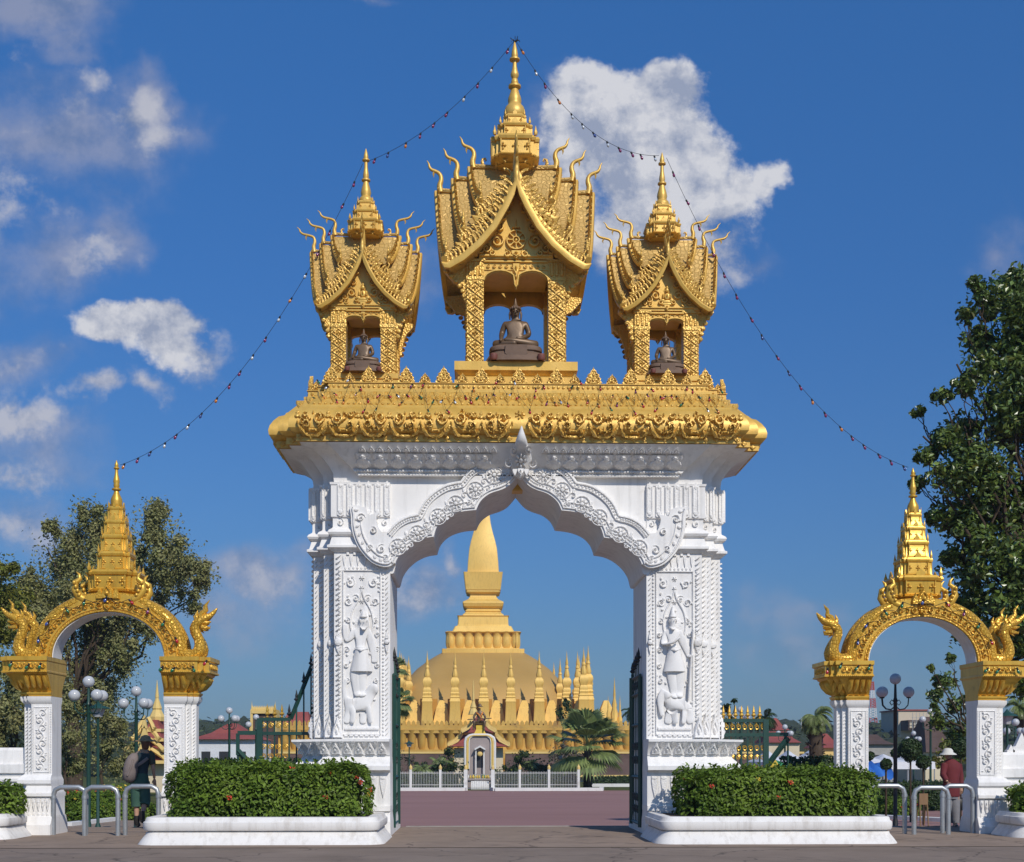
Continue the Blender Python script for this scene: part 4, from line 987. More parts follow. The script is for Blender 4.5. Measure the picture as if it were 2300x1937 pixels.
        tm.ridge([(-w0*.98, zg+.05), (w0*.98, zg+.05)], .06*kk, .04*kk, g, False)
        if p['big']:
            zw = p['zw']; r = .165
            for rr_, ww in ((r, .035), (.055, .03)): tm.ridge([(rr_*cos(a), zw+rr_*sin(a)) for a in [2*PI*i/20 for i in range(21)]], ww, .06, g, False)
            for i in range(8): tm.ridge([(.05*cos(i*PI/4), zw+.05*sin(i*PI/4)), (r*cos(i*PI/4), zw+r*sin(i*PI/4))], .032, .055, g, False)
            tm.dome(0, zw, .03, .03, .06, g, 8); tm.leaf(0, zw-.18, .22, .17, .05, g, down=True); tm.lathe([(.07, .0), (.075, .02), (.02, .04), (.02, .1), (.003, .18)], tuple(T(dy+.04, 0, zw+.2)), 8)
            S_ = [(.33,-.02,.13),(.3,.22,.09),(.52,-.16,.09),(.62,-.2,.06),(.24,.4,.075),(.14,.52,.055),(.16,-.25,.07),(.4,.13,.06),(.72,-.25,.05),(.1,.66,.04),(.42,-.24,.06)]
            zo_ = zw
        else:
            zo_ = zg+.28*kk/.65; fz_ = zg+.1
            S_ = [(.2,-.02,.085),(.32,-.1,.07),(.17,.16,.06),(.4,-.16,.045),(.1,.34,.04),(.26,.08,.045),(.07,.44,.03),(.3,-.19,.04),(.12,-.14,.05)]
            # small praying figure
            for du, dz, ru, rv, hh in ((0,.0,.12,.035,.05),(-.08,.02,.05,.03,.06),(.08,.02,.05,.03,.06),(0,.09,.06,.075,.06),(-.065,.1,.022,.06,.05),(.065,.1,.022,.06,.05),(0,.1,.02,.045,.085),(0,.2,.038,.045,.07),(0,.25,.028,.03,.06),(0,.285,.01,.03,.045),(0,.2,.065,.075,.018),(0,-.04,.13,.03,.04)):
                tm.dome(du, fz_+.05+dz, ru, rv, hh, g, 8)
            tm.leaf(0, fz_, .12, .12, .03, g, down=True)
        for a, b, r in S_:
            for s in (-1, 1):
                tm.spiral(s*a, zo_+b, r, 1.5, PI/2-s*.4, s, .034*kk+.004, .07*kk, g); tm.dome(s*(a+r*.2), zo_+b+r*1.2, r*.35, r*.2, .03, g, 6, rot=s*.8)
        sub(tm, 'tympanum', M_GOLD)
    sub(roof, 'roof', M_GROOF, 30); sub(barge, 'bargeboard', M_GOLD, 35); sub(hooks, 'roof_hooks', M_GCARVE, 60)
    s_ = MB(); spire_into(s_, p['tiers'], p['sprof']); sub(s_, 'spire', M_GOLD, 35)
    return sh
YQ = YC
zq = lambda py, Y=YQ: fZ(py, Y)
CX = fX(1156, YQ)
B0 = fZ(813, 22.58)     # top of the centre pedestal
ped = [(ZDECK-.002, .03), (ZDECK+.1, .03), (ZDECK+.11, -.03), (ZDECK+.17, -.03), (ZDECK+.2, -.07), (B0-.2, -.03), (B0-.16, .01), (B0-.155, .03), (B0-.001, .03), (B0, .02)]
L0 = ZDECK
lc = lambda lst: [(z-L0, o) for z, o in lst]
sz = lambda py, Y=YQ: fZ(py, Y)-L0
ctr = dict(big=True, zb=B0-L0, W=.865, cw=.295, zc=fZ(623,22.58)-L0, zg=fZ(583,22.58)-L0, za=fZ(611,22.58)-L0, zcu=fZ(648,22.58)-L0, bk=1.0, k=1.0, zw=fZ(542,22.58)-L0,
   ped=lc(ped), pw=1.055, pd=.87,
   arms=[(sz(436), 1.12, 1.40, fZ(586,22.3)-L0), (sz(408), .80, 1.10, sz(525,22.65)), (sz(381), .50, .80, sz(457,22.95))],
   farms=[(fZ(403,22.15)-L0, 1.19, 1.25, fZ(587,22.1)-L0), (fZ(405,22.1)-L0+.2, .95, 1.06, fZ(587,22.1)-L0+.42), (fZ(405,22.1)-L0+.42, .66, .86, fZ(587,22.1)-L0+.98)],
   tiers=[(sz(384), sz(371), .30, .41), (sz(371), sz(324), .44, .43), (sz(324), sz(292), .325, .31), (sz(292), sz(267), .22, .20)],
   sprof=[(.17, sz(268)), (.2, sz(262)), (.195, sz(252)), (.17, sz(243)), (.125, sz(237)), (.118, sz(233)), (.125, sz(228)), (.118, sz(221)), (.085, sz(210)), (.066, sz(202)), (.06, sz(200)), (.115, sz(197)), (.115, sz(193)), (.06, sz(191)), (.07, sz(187)), (.06, sz(181)), (.045, sz(178)),
          (.072, sz(172)), (.075, sz(167)), (.05, sz(157)), (.038, sz(148)), (.038, sz(138)), (.095, sz(136)), (.095, sz(133)), (.055, sz(130)), (.062, sz(125)), (.05, sz(114)), (.025, sz(101)), (.004, sz(93))])
build_shrine('large central golden shrine with wheel relief in its gable', ctr, (CX, YQ, L0))
def sidep(cx, label):
    B1 = fZ(844, 22.9); s2 = sz
    d = dict(big=False, zb=B1-L0, W=.567, cw=.26, zc=fZ(733,22.9)-L0, zg=fZ(697,22.9)-L0, za=fZ(716,22.9)-L0, zcu=fZ(728,22.9)-L0, bk=.62, k=.66, zw=0,
       ped=lc([(ZDECK-.002, .03), (B1-.12, .03), (B1-.115, 0), (B1-.1, 0), (B1-.09, .03), (B1, .03)]), pw=.60, pd=.60,
       arms=[(sz(574), .70, .975, fZ(684,22.7)-L0), (sz(555), .52, .80, sz(640,22.9)), (sz(536), .34, .60, sz(590,23.1))],
       farms=[(fZ(572,22.65)-L0, .745, .79, fZ(688,22.65)-L0), (fZ(573,22.65)-L0+.13, .6, .67, fZ(688,22.65)-L0+.3), (fZ(573,22.65)-L0+.26, .42, .54, fZ(688,22.65)-L0+.62)],
       tiers=[(s2(541), s2(534), .24, .31), (s2(534), s2(508), .315, .31), (s2(508), s2(484), .235, .225), (s2(484), s2(462), .175, .155)],
       sprof=[(.12, s2(463)), (.135, s2(458)), (.12, s2(451)), (.085, s2(447)), (.085, s2(444)), (.095, s2(438)), (.085, s2(431)), (.055, s2(418)), (.048, s2(413)), (.08, s2(411)), (.08, s2(408)), (.046, s2(406)), (.055, s2(400)), (.05, s2(394)), (.034, s2(382)), (.03, s2(368)), (.068, s2(366)), (.068, s2(363)), (.04, s2(361)), (.044, s2(356)), (.028, s2(348)), (.003, s2(338))])
    return build_shrine(label, d, (cx, YQ, L0)), d
SLX, SRX = fX(822, YQ), fX(1487, YQ)
sL, sdd = sidep(SLX, 'small golden shrine on the left end of the gateway')
sR = copy_tree(sL, gate, loc=Vector((SRX, YQ, L0))-wpos(gate), label='small golden shrine on the right end of the gateway')
# ---- seated bronze figures inside the shrines
def seated(loc, k, label, n):
    e = empty('seated_statue', loc, label, 'statue', 'seated bronze statues in the golden shrines')
    S = lambda x, y, z: (x*k, y*k, z*k)
    J = {'pel': (S(0,0,.10), (.15*k,.13*k)), 'wai': (S(0,0,.22), (.115*k,.09*k)), 'che': (S(0,-.01,.38), (.16*k,.11*k)), 'col': (S(0,0,.47), (.09*k,.07*k)), 'nec': (S(0,0,.53), .052*k), 'hea': (S(0,-.01,.61), (.078*k,.085*k)), 'crn': (S(0,0,.67), (.07*k,.075*k)), 'ush': (S(0,.01,.74), .042*k), 'fla': (S(0,.01,.8), .022*k), 'tip': (S(0,.01,.87), .006*k),
         'shl': (S(-.17,0,.445), .06*k), 'ell': (S(-.225,.02,.27), .048*k), 'hal': (S(-.235,-.16,.15), .036*k), 'fil': (S(-.245,-.24,.07), (.034*k, .02*k)),
         'shr': (S(.17,0,.445), .06*k), 'elr': (S(.225,.0,.26), .048*k), 'har': (S(.09,-.17,.145), .036*k), 'fir': (S(-.0,-.19,.145), (.034*k, .02*k)),
         'hl': (S(-.12,-.02,.08), .11*k), 'knl': (S(-.36,-.12,.06), .075*k), 'anl': (S(.02,-.24,.05), .05*k), 'hr': (S(.12,-.02,.08), .11*k), 'knr': (S(.36,-.12,.06), .075*k), 'anr': (S(-.05,-.22,.1), .045*k), 'ftr': (S(-.2,-.2,.12), .035*k)}
    E = [('pel','wai'),('wai','che'),('che','col'),('col','nec'),('nec','hea'),('hea','crn'),('crn','ush'),('ush','fla'),('fla','tip'),('che','shl'),('shl','ell'),('ell','hal'),('hal','fil'),('che','shr'),('shr','elr'),('elr','har'),('har','fir'),
         ('pel','hl'),('hl','knl'),('knl','anl'),('pel','hr'),('hr','knr'),('knr','anr'),('anr','ftr')]
    bz = .28*k/1.0
    b = skin('figure', J, E, M_BRONZE, e, loc=(0, 0, bz))
    d = MB(); fn = lambda u, v, h: (u, -.075*k-h, v)
    hz = bz+.61*k
    d.dome(0, hz-.012*k, .014*k, .028*k, .045*k, fn, 6); d.ridge([(-.03*k, hz-.055*k), (0, hz-.05*k), (.03*k, hz-.055*k)], .02*k, .03*k, fn)
    for s in (-1, 1):
        d.dome(s*.032*k, hz+.012*k, .022*k, .01*k, .028*k, fn, 6); d.dome(s*.034*k, hz+.032*k, .03*k, .006*k, .03*k, fn, 6)
        d.tube([(s*.085*k, 0, hz+.03*k), (s*.094*k, 0, hz-.02*k), (s*.09*k, 0, hz-.10*k)], [.014*k, .018*k, .012*k], 6)
    d.build('face_and_ears', M_BRONZE, e, loc=(0,0,0), smooth=60)
    hr = MB()
    for r_ in range(5):
        for i in range(12):
            a = 2*PI*i/12+r_*.3; el_ = .25+r_*.27
            q = (cos(a)*cos(el_)*.085*k, .005*k+sin(a)*cos(el_)*.088*k, hz+.04*k+sin(el_)*.07*k)
            if q[1] < -.03*k and q[2] < hz+.06*k: continue
            hr.ball(q, .02*k, 6, 4)
    hr.build('hair', M_BROWN, e, loc=(0,0,0), smooth=60)
    ba = MB(); EL = lambda rx, ry, z: [(rx*k*cos(2*PI*i/28), (-.06*k+ry*k*sin(2*PI*i/28)), z*k) for i in range(28)]
    def RB(rx, ry, z):       # rounded block outline
        o = []
        for i in range(28):
            a = 2*PI*i/28; c_, s_ = cos(a), sin(a); q = (abs(c_)**4+abs(s_)**4)**-.25
            o.append((rx*k*c_*q, -.06*k+ry*k*s_*q, z*k))
        return o
    ba.loft([RB(.53,.4,0), RB(.5,.38,.03), RB(.46,.35,.09), RB(.42,.31,.16), RB(.39,.3,.165), RB(.38,.3,.175), RB(.42,.32,.19), RB(.43,.32,.23), RB(.42,.31,.26), RB(.36,.28,.28)])
    fb = lambda u, v, h: (u, -.39*k-h, v)
    ba.prism([(a*k, b*k) for a, b in ((-.17,.255),(-.18,.12),(-.12,.06),(.12,.06),(.18,.12),(.17,.255))], .0, .03*k, fn=lambda u, v, t: (u, -.38*k-t, v))
    ba.build('pedestal', M_BROWN, e, loc=(0, 0, 0), smooth=45)
    for s in (-.36, .4):
        v_ = MB(); v_.lathe([(.05*k, 0), (.062*k, .02*k), (.062*k, .09*k), (.05*k, .1*k)], (s*k, -.42*k, 0), 12); vo = v_.build('incense_pot', M_OLDRED, e, loc=(0, 0, 0), smooth=40)
    return e
seated((CX, 22.95, B0), 1.10, 'large brown seated statue in the central golden shrine', 0)
B1 = fZ(844, 22.9)
seated((SLX, 23.0, B1), .74, 'small brown seated statue in the left golden shrine', 1)
seated((SRX, 23.0, B1), .74, 'small brown seated statue in the right golden shrine', 2)

# ================= side arches
def side_arch(cx, cy, label):
    e = empty('side_arch', (cx, cy, 0), label, 'archway', 'small golden arches flanking the gateway')
    hd = .25; op = .977; a = 1.337
    zr = lambda py: CH+(1700-py)/126.9
    def plan(s, o, oi, z, hdx=hd): return [(s*x, y, z) for x, y in [(op-oi, -(hdx+o)), (a+o, -(hdx+o)), (a+o, -(hdx-.08+o)), (a+.085+o, -(hdx-.08+o)), (a+.085+o, -(hdx-.15+o)), (a+.17+o, -(hdx-.15+o)), (a+.17+o, hdx-.15+o), (a+.085+o, hdx-.15+o), (a+.085+o, hdx-.08+o), (a+o, hdx-.08+o), (a+o, hdx+o), (op-oi, hdx+o)]]
    for s in (-1, 1):
        m = MB()
        PR = [(-.06,.22,.04),(.18,.22,.04),(.2,.2,.04),(.32,.14,.04),(.34,.1,.03),(.66,.1,.03),(.68,.15,.03),(.73,.15,.03),(.75,.1,.02),(.86,.06,.01),(.9,.1,.01),(.96,.1,.01),(.99,.08,0),(1.04,.03,0),(1.06,0,0),(zr(1583),0,0),(zr(1580),.02,0),(zr(1574),.05,0),(zr(1566),.055,0)]
        m.loft([plan(s, o, oi, z) for z, o, oi in PR])
        pl_ = m.build('pillar', M_WHITE, e, loc=(0,0,0), smooth=30)
        c = MB(); fn = lambda u, v, h: (s*u, -hd-h, v)
        u0, u1, z0, z1 = op+.05, a-.04, 1.1, zr(1590)
        for uu in (u0, u1): c.ridge([(uu, z0), (uu, z1)], .014, .014, fn, False)
        for zz_ in (z0, z1): c.ridge([(u0, zz_), (u1, zz_)], .014, .014, fn, False)
        c.vine((u0+u1)/2, z0+.03, (u0+u1)/2, z1-.03, 8, .085, .022, .03, fn)
        for k in range(40): c.dome(op+.022, z0+(z1-z0)*k/39, .012, .014, .015, fn, 6)
        for q, (uu, dy) in enumerate(((a+.045, .08), (a+.13, .15))):
            c.rope((s*uu, -hd+dy, z0), (s*uu, -hd+dy, z1), .03, .06, (0, -1, 0))
        c.rope((s*(a-.018), -hd, z0), (s*(a-.018), -hd, z1), .014, .05, (0, -1, 0))
        for k in range(5): c.leaf(op+.04+.08*k, .66, .07, .26, .03, lambda u, v, h: (s*u, -hd-.1-h, v), down=True); 
        for k in range(5): c.dome(op+.04+.08*k, .36, .03, .04, .02, lambda u, v, h: (s*u, -hd-.1-h, v), 6)
        c.build('pillar_carving', M_WCARVE, pl_, loc=(0,0,0), smooth=40)
        m = MB(); zc = zr(1566)+.003
        PR = [(zc,.03,0),(zr(1560),.06,0),(zr(1557),.06,0),(zr(1556),.03,0),(zr(1545),.07,0),(zr(1532),.15,0),(zr(1521),.21,0),(zr(1519),.23,0),(zr(1516),.24,0),(zr(1514),.30,.01),(zr(1511),.30,.01),(zr(1509),.28,0),(zr(1490),.28,0),(zr(1488),.31,.01),(zr(1479),.31,.01)]
        m.loft([plan(s, o, oi, z) for z, o, oi in PR])
        cp = m.build('capital', M_GSPIRE, e, loc=(0,0,0), smooth=30)
        c = MB()
        def po(v):
            for (z0_, o0, _), (z1_, o1, _) in zip(PR, PR[1:]):
                if z0_ <= v <= z1_: return o0+(o1-o0)*(v-z0_)/(z1_-z0_+1e-9)
            return .28
        zl0, zl1 = zr(1556), zr(1519)
        for k in range(4): c.leaf(op+.06+.105*k, zl1, .1, (zl1-zl0)*.95, .05, lambda u, v, h: (s*u, -hd-po(v)-h, v), down=True, inner=False); c.dome(op+.06+.105*k, (zl0+zl1)/2+.02, .046, .13, .10, lambda u, v, h: (s*u, -hd-po(v)-h, v), 8)
        for st in (1, 2): c.dome(a+.085*(st-.5)+.12, (zl0+zl1)/2+.02, .04, .13, .08, lambda u, v, h: (s*(u), -hd+.075*st-po(v)-h, v), 8)
        for k in range(4): c.dome(-.16+.105*k, (zl0+zl1)/2, .046, .13, .10, lambda u, v, h: (s*(a+.17+po(v)+h), u, v), 8)
        zb0, zb1 = zr(1508), zr(1491); zm = (zb0+zb1)/2
        for k in range(6): c.spiral(op+.05+.095*k, zm, .055, 1.3, PI/2, 1 if k % 2 else -1, .02, .035, lambda u, v, h: (s*u, -hd-.28-h, v)); c.dome(op+.1+.095*k, zm+.04, .02, .02, .03, lambda u, v, h: (s*u, -hd-.28-h, v), 6)
        for k in range(4): c.spiral(-.2+.13*k, zm, .055, 1.3, PI/2, 1, .02, .035, lambda u, v, h: (s*(a+.17+.28+h), u, v))
        for k in range(18): c.dome(op+.02+.035*k, zr(1512.5), .014, .014, .015, lambda u, v, h: (s*u, -hd-.30-h, v), 6)
        c.build('capital_carving', M_GSPIRE, cp, loc=(0,0,0), smooth=45)
    zs = zr(1479)
    def ell(ra, rb, y, n=40, t0=0): return [(ra*cos(PI*i/n), y, zs+rb*sin(PI*i/n)) for i in range(n+1)]
    IA, IB, OA, OB = .977, .80, 1.33, 1.13
    m = MB()
    n = 41
    A = ell(IA+.005, IB+.005, -hd); B = ell(OA, OB, -hd); Cc = ell(OA, OB, hd); D = ell(IA+.005, IB+.005, hd)
    m.add(A+B+Cc+D, [(i, i+1, n+i+1, n+i) for i in range(n-1)] + [(n+i, n+i+1, 2*n+i+1, 2*n+i) for i in range(n-1)] + [(2*n+i, 2*n+i+1, 3*n+i+1, 3*n+i) for i in range(n-1)])
    m.add([A[0], B[0], Cc[0], D[0], A[-1], B[-1], Cc[-1], D[-1]], [(0,1,2,3), (7,6,5,4)])
    ar = m.build('arch', M_GSPIRE, e, loc=(0,0,0), smooth=35)
    m = MB(); A = ell(IA-.012, IB-.012, -hd+.01); B = ell(IA+.004, IB+.004, -hd+.01); Cc = ell(IA+.004, IB+.004, hd-.01); D = ell(IA-.012, IB-.012, hd-.01)
    m.add(A+B+Cc+D, [(i, i+1, n+i+1, n+i) for i in range(n-1)] + [(2*n+i, 2*n+i+1, 3*n+i+1, 3*n+i) for i in range(n-1)] + [(3*n+i, 3*n+i+1, i+1, i) for i in range(n-1)])
    m.build('soffit', M_WHITE, ar, loc=(0,0,0), smooth=35)
    c = MB()
    fa = lambda u, v, h: ((IA+(OA-IA)*v)*cos(u), -hd-h, zs+(IB+(OB-IB)*v)*sin(u))   # u angle, v across the band
    K = 40
    for v_, w_, h_ in ((.07, .14, .03), (.2, .05, .02), (.62, .05, .025)): c.ridge([(PI*i/K, v_) for i in range(K+1)], w_, h_, fa, False)
    for k in range(30):
        u = .12+(PI-.24)*k/29; sg = 1 if u < PI/2 else -1
        cx_, cz_ = (IA+(OA-IA)*.42)*cos(u), zs+(IB+(OB-IB)*.42)*sin(u); f0 = lambda p_, q_, h: (p_, -hd-h, q_)
        c.spiral(cx_, cz_, .05, 1.3, u+(PI/2 if k % 2 else -PI/2), sg if k % 2 else -sg, .02, .04, f0); c.dome(cx_+.05*cos(u), cz_+.05*sin(u), .025, .016, .035, f0, 6, rot=u)
        c.dome((IA+.04)*cos(u+.05), zs+(IB+.04)*sin(u+.05), .016, .016, .035, f0, 6)
    c.rosette(0, zs+IB+.17, .1, .08, lambda p_, q_, h: (p_, -hd-h, q_), 8); c.leaf(0, zs+IB+.22, .24, .32, .06, lambda p_, q_, h: (p_, -hd-.02-h, q_))
    for q in (-1, 1): c.leaf(q*.14, zs+IB+.22, .14, .22, .04, lambda p_, q_, h: (p_, -hd-.02-h, q_), inner=False); c.spiral(q*.15, zs+IB+.12, .07, 1.4, 0, q, .03, .05, lambda p_, q_, h: (p_, -hd-h, q_))
    c.leaf(0, zs+IB+.14, .16, .14, .05, lambda p_, q_, h: (p_, -hd-.02-h, q_), down=True)
    c.build('arch_carving', M_GSIDE, ar, loc=(0,0,0), smooth=45)
    # serpents: bodies ride the arch, necks and heads rise at both ends
    for s in (-1, 1):
        for q, yy_, dxx in ((0, -.17, 0), (1, .17, -.14)):
            pts = []; rad = []
            for i in range(15):
                a_ = PI*.47*(1-i/14); pts.append(Vector((s*1.27*cos(a_), yy_, zs+.03+1.07*sin(a_)))); rad.append(.06+.045*min(1, i/6))
            tail = [(1.32,.03),(1.40,-.0),(1.52,.03),(1.585,.14),(1.57,.28),(1.52,.40),(1.50,.52),(1.56,.60),(1.64,.63)]
            tr = [.105,.11,.11,.105,.09,.085,.08,.085,.065]
            if q: tail = [(x-.10*max(0, min(1, (z_-.03)*2)), z_) for x, z_ in tail]
            for (x, z_), r_ in zip(tail, tr): pts.append(Vector((s*x, yy_, zs+.04+z_))); rad.append(r_)
            pp = crom(pts, 2); rr = []
            for i in range(len(pp)):
                f = i/(len(pp)-1)*(len(rad)-1); a_ = int(min(f, len(rad)-2)); rr.append(rad[a_]+(rad[a_+1]-rad[a_])*(f-a_))
            m = MB(); m.tube(pp, rr, 10); nb = m.build('serpent', M_GSCALE, ar, loc=(0,0,0), smooth=60)
            hx, hz = pts[-1].x, pts[-1].z
            m = MB(); V3 = lambda a_, b_, c_=0: (hx+s*a_, yy_+c_, hz+b_)
            m.tube([V3(-.04,.01), V3(.05,.05), V3(.13,.08), V3(.2,.15), V3(.25,.21)], [.085,.07,.05,.035,.012], 8)       # upper jaw
            m.tube([V3(-.02,-.03), V3(.07,-.05), V3(.14,-.03)], [.055,.035,.012], 7)                                       # lower jaw
            m.tube([V3(-.04,.05), V3(-.01,.13), V3(.06,.18), V3(.05,.27), V3(.12,.36)], [.06,.055,.04,.028,.005], 7)         # crest
            m.tube([V3(-.08,.0), V3(-.12,.1), V3(-.09,.18)], [.04,.03,.005], 6); m.tube([V3(-.03,-.07), V3(-.02,-.15), V3(.05,-.2)], [.03,.022,.004], 6)
            for w in (-1, 1): m.ball(V3(.03,.055,w*.055), .02, 8, 6)
            for t_ in range(4): m.tube([V3(-.02-.03*t_, -.12-.1*t_, 0), V3(.12-.02*t_, -.14-.1*t_), V3(.13-.02*t_, -.10-.1*t_)], [.05, .02, .004], 6) if t_ < 1 else None
            m.build('serpent_head', M_GSIDE, nb, loc=(0,0,0), smooth=50)
    # flame volutes at the foot of the spire
    zt_ = lambda py: CH+(1700-py)/126.0-.0
    c = MB()
    for s in (-1, 1):
        for yy_ in (-.2, .25):
            c.tube([(s*.42, yy_, zt_(1352)), (s*.52, yy_, zt_(1346)), (s*.60, yy_, zt_(1330)), (s*.58, yy_, zt_(1312)), (s*.50, yy_, zt_(1305)), (s*.52, yy_, zt_(1296)), (s*.57, yy_, zt_(1290))], [.075,.075,.065,.055,.04,.028,.006], 8)
            for k in range(4): c.ball((s*(.50+.03*k), yy_-.07, zt_(1342-9*k)), .035, 8, 5)
    c.build('flame_volutes', M_GSPIRE, ar, loc=(0,0,0), smooth=50)
    m = MB(); Yc = .17; k_ = 23.0/F
    zt = lambda py: CH+(1700-py)*k_
    tiers = [(zt(1346), zt(1331), .30, .42), (zt(1331), zt(1286), .43, .44), (zt(1284), zt(1243), .30, .29), (zt(1243), zt(1203), .25, .235), (zt(1203), zt(1170), .20, .185), (zt(1170), zt(1139), .145, .13)]
    sp_ = [(.09, zt(1140)), (.105, zt(1136)), (.10, zt(1131)), (.105, zt(1126)), (.095, zt(1119)), (.055, zt(1109)), (.042, zt(1102)), (.08, zt(1100)), (.08, zt(1097)), (.042, zt(1095)), (.056, zt(1090)), (.048, zt(1086)), (.058, zt(1082)), (.055, zt(1077)), (.03, zt(1064)), (.026, zt(1054)), (.05, zt(1052)), (.05, zt(1050)), (.03, zt(1048)), (.036, zt(1044)), (.022, zt(1039)), (.003, zt(1033))]
    spire_into(m, tiers, sp_)
    m.v = [(x, y+Yc+.1, z) for x, y, z in m.v]
    m.build('spire', M_GSPIRE, e, loc=(0,0,0), smooth=35)
    return e
ALX = fX(243, 22.7); ARX = fX(2072.6, 22.7)
sa1 = side_arch(ALX, 22.95, 'small golden arch with serpents at the left side entrance')
sa2 = copy_tree(sa1, None, loc=(ARX, 22.95, -.05), label='small golden arch with serpents at the right side entrance')
# ================= planting helpers
def leafq(m, p, n, sz, rn, fold=.25):
    n = Vector(n); n = (n + Vector((rn.uniform(-1,1), rn.uniform(-1,1), rn.uniform(-1,1)))*.75)
    if n.length < 1e-4: n = Vector((0,0,1))
    n.normalize(); a = n.orthogonal().normalized(); b = n.cross(a); t = rn.random()*6.283
    u = a*cos(t)+b*sin(t); v = n.cross(u); p = Vector(p); L_ = sz*rn.uniform(.75, 1.3)
    m.add([p-u*L_*.5, p+v*L_*.27+n*L_*.1*fold*4, p+u*L_*.5, p-v*L_*.27+n*L_*.1*fold*4], [(0,1,2,3)])
def blob_leaves(m, c, r, n, sz, rn, shell=.55, up=.35):
    c = Vector(c); r = r if hasattr(r, '__len__') else (r, r, r)
    for i in range(n):
        z = rn.uniform(-1, 1); a = rn.random()*6.283; q = math.sqrt(1-z*z); d = Vector((q*cos(a), q*sin(a), z)); k = shell+(1-shell)*rn.random()
        k *= 1+.22*mnoise.noise(Vector((c.x+d.x*2, c.y+d.y*2, c.z+d.z*2)))
        leafq(m, (c.x+d.x*r[0]*k, c.y+d.y*r[1]*k, c.z+d.z*r[2]*k), d+Vector((0,0,up)), sz, rn)
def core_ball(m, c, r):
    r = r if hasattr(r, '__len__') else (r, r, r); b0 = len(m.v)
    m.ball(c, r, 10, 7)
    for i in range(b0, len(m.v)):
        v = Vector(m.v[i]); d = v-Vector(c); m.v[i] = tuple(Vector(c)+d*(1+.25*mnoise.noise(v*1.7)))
def hedge(name, x0, x1, y0, y1, z0, z1, label, cat, n, sz=.075, seed=1, flowers=12, group=None, leafm=None, rnd=.18, parent=None):
    rn = random.Random(seed); m = MB(); cx, cy = (x0+x1)/2, (y0+y1)/2; w, d, h = (x1-x0)/2, (y1-y0)/2, (z1-z0)
    def surf(a, b):        # superellipse cross-section, rounded shoulders
        q = (abs(cos(a))**5+abs(sin(a))**5)**-.2
        s_ = 1-.35*max(0, b-.8)/.2*(b > .8)
        bulge = 1+.05*mnoise.noise(Vector((a*3, b*3, seed)))
        return Vector((cx+w*cos(a)*q*s_*bulge, cy+d*sin(a)*q*(1-.3*max(0, b-.8)/.2)*bulge, z0+h*b))
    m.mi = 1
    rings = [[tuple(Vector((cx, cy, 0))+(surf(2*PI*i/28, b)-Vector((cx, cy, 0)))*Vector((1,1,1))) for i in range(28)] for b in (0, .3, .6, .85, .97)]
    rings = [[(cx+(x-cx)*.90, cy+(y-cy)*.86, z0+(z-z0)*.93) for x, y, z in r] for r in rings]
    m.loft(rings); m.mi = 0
    top_share = (w*d*4)/(w*d*4 + 4*(w+d)*h)
    for i in range(n):
        if rn.random() < top_share:
            x = cx+w*rn.uniform(-.98, .98); y = cy+d*rn.uniform(-.98, .98)
            z = z1 - h*.04 + .12*mnoise.noise(Vector((x*2.2, y*2.2, seed))) + .05*mnoise.noise(Vector((x*7, y*7, seed))) + rn.uniform(-.06, .05)
            e = max(abs(x-cx)/w, abs(y-cy)/d); z -= h*.12*max(0, (e-.8)/.2)**2
            leafq(m, (x, y, z), (0, 0, 1), sz, rn)
        else:
            a = rn.random()*6.283
            if rn.random() < .62:   # favour long sides evenly
                px_ = rn.uniform(-1, 1); sg = rn.choice((-1, 1)); a = math.atan2(sg*1.0, px_*1.0) if d < w else a
            b = rn.random()**.9
            p_ = surf(a, b); nrm = Vector((cos(a)/w, sin(a)/d, .1)).normalized()
            k = rn.uniform(-.10, .03)+.07*mnoise.noise(Vector((p_.x*3, p_.z*3, seed+p_.y))); leafq(m, p_+nrm*k+Vector((0,0,.03*rn.random())), nrm+Vector((0,0,.5)), sz, rn)
    for i in range(60):     # stray shoots
        x = cx+w*rn.uniform(-.9, .9); y = cy+d*rn.uniform(-.9, .9)
        for k in range(6): leafq(m, (x+rn.uniform(-.03,.03), y+rn.uniform(-.03,.03), z1+.06*mnoise.noise(Vector((x*2.2, y*2.2, seed)))+.022*k), (rn.uniform(-1,1), rn.uniform(-1,1), .3), sz, rn)
    for i in range(flowers):
        a = rn.uniform(PI*1.1, PI*1.9); p_ = surf(a, rn.uniform(.35, .98)); m.mi = 2 if rn.random() < .8 else 3
        for k in range(14): leafq(m, p_+Vector((rn.uniform(-.04,.04), -.03+rn.uniform(-.02,.02), rn.uniform(-.03,.03))), (0,-1,.5), .035, rn)
        m.mi = 0
    o = m.build(name, [leafm or M_LHEDGE, M_LCORE, M_RED, M_YEL], parent)
    if not parent: tag(o, label, cat, group)
    return o
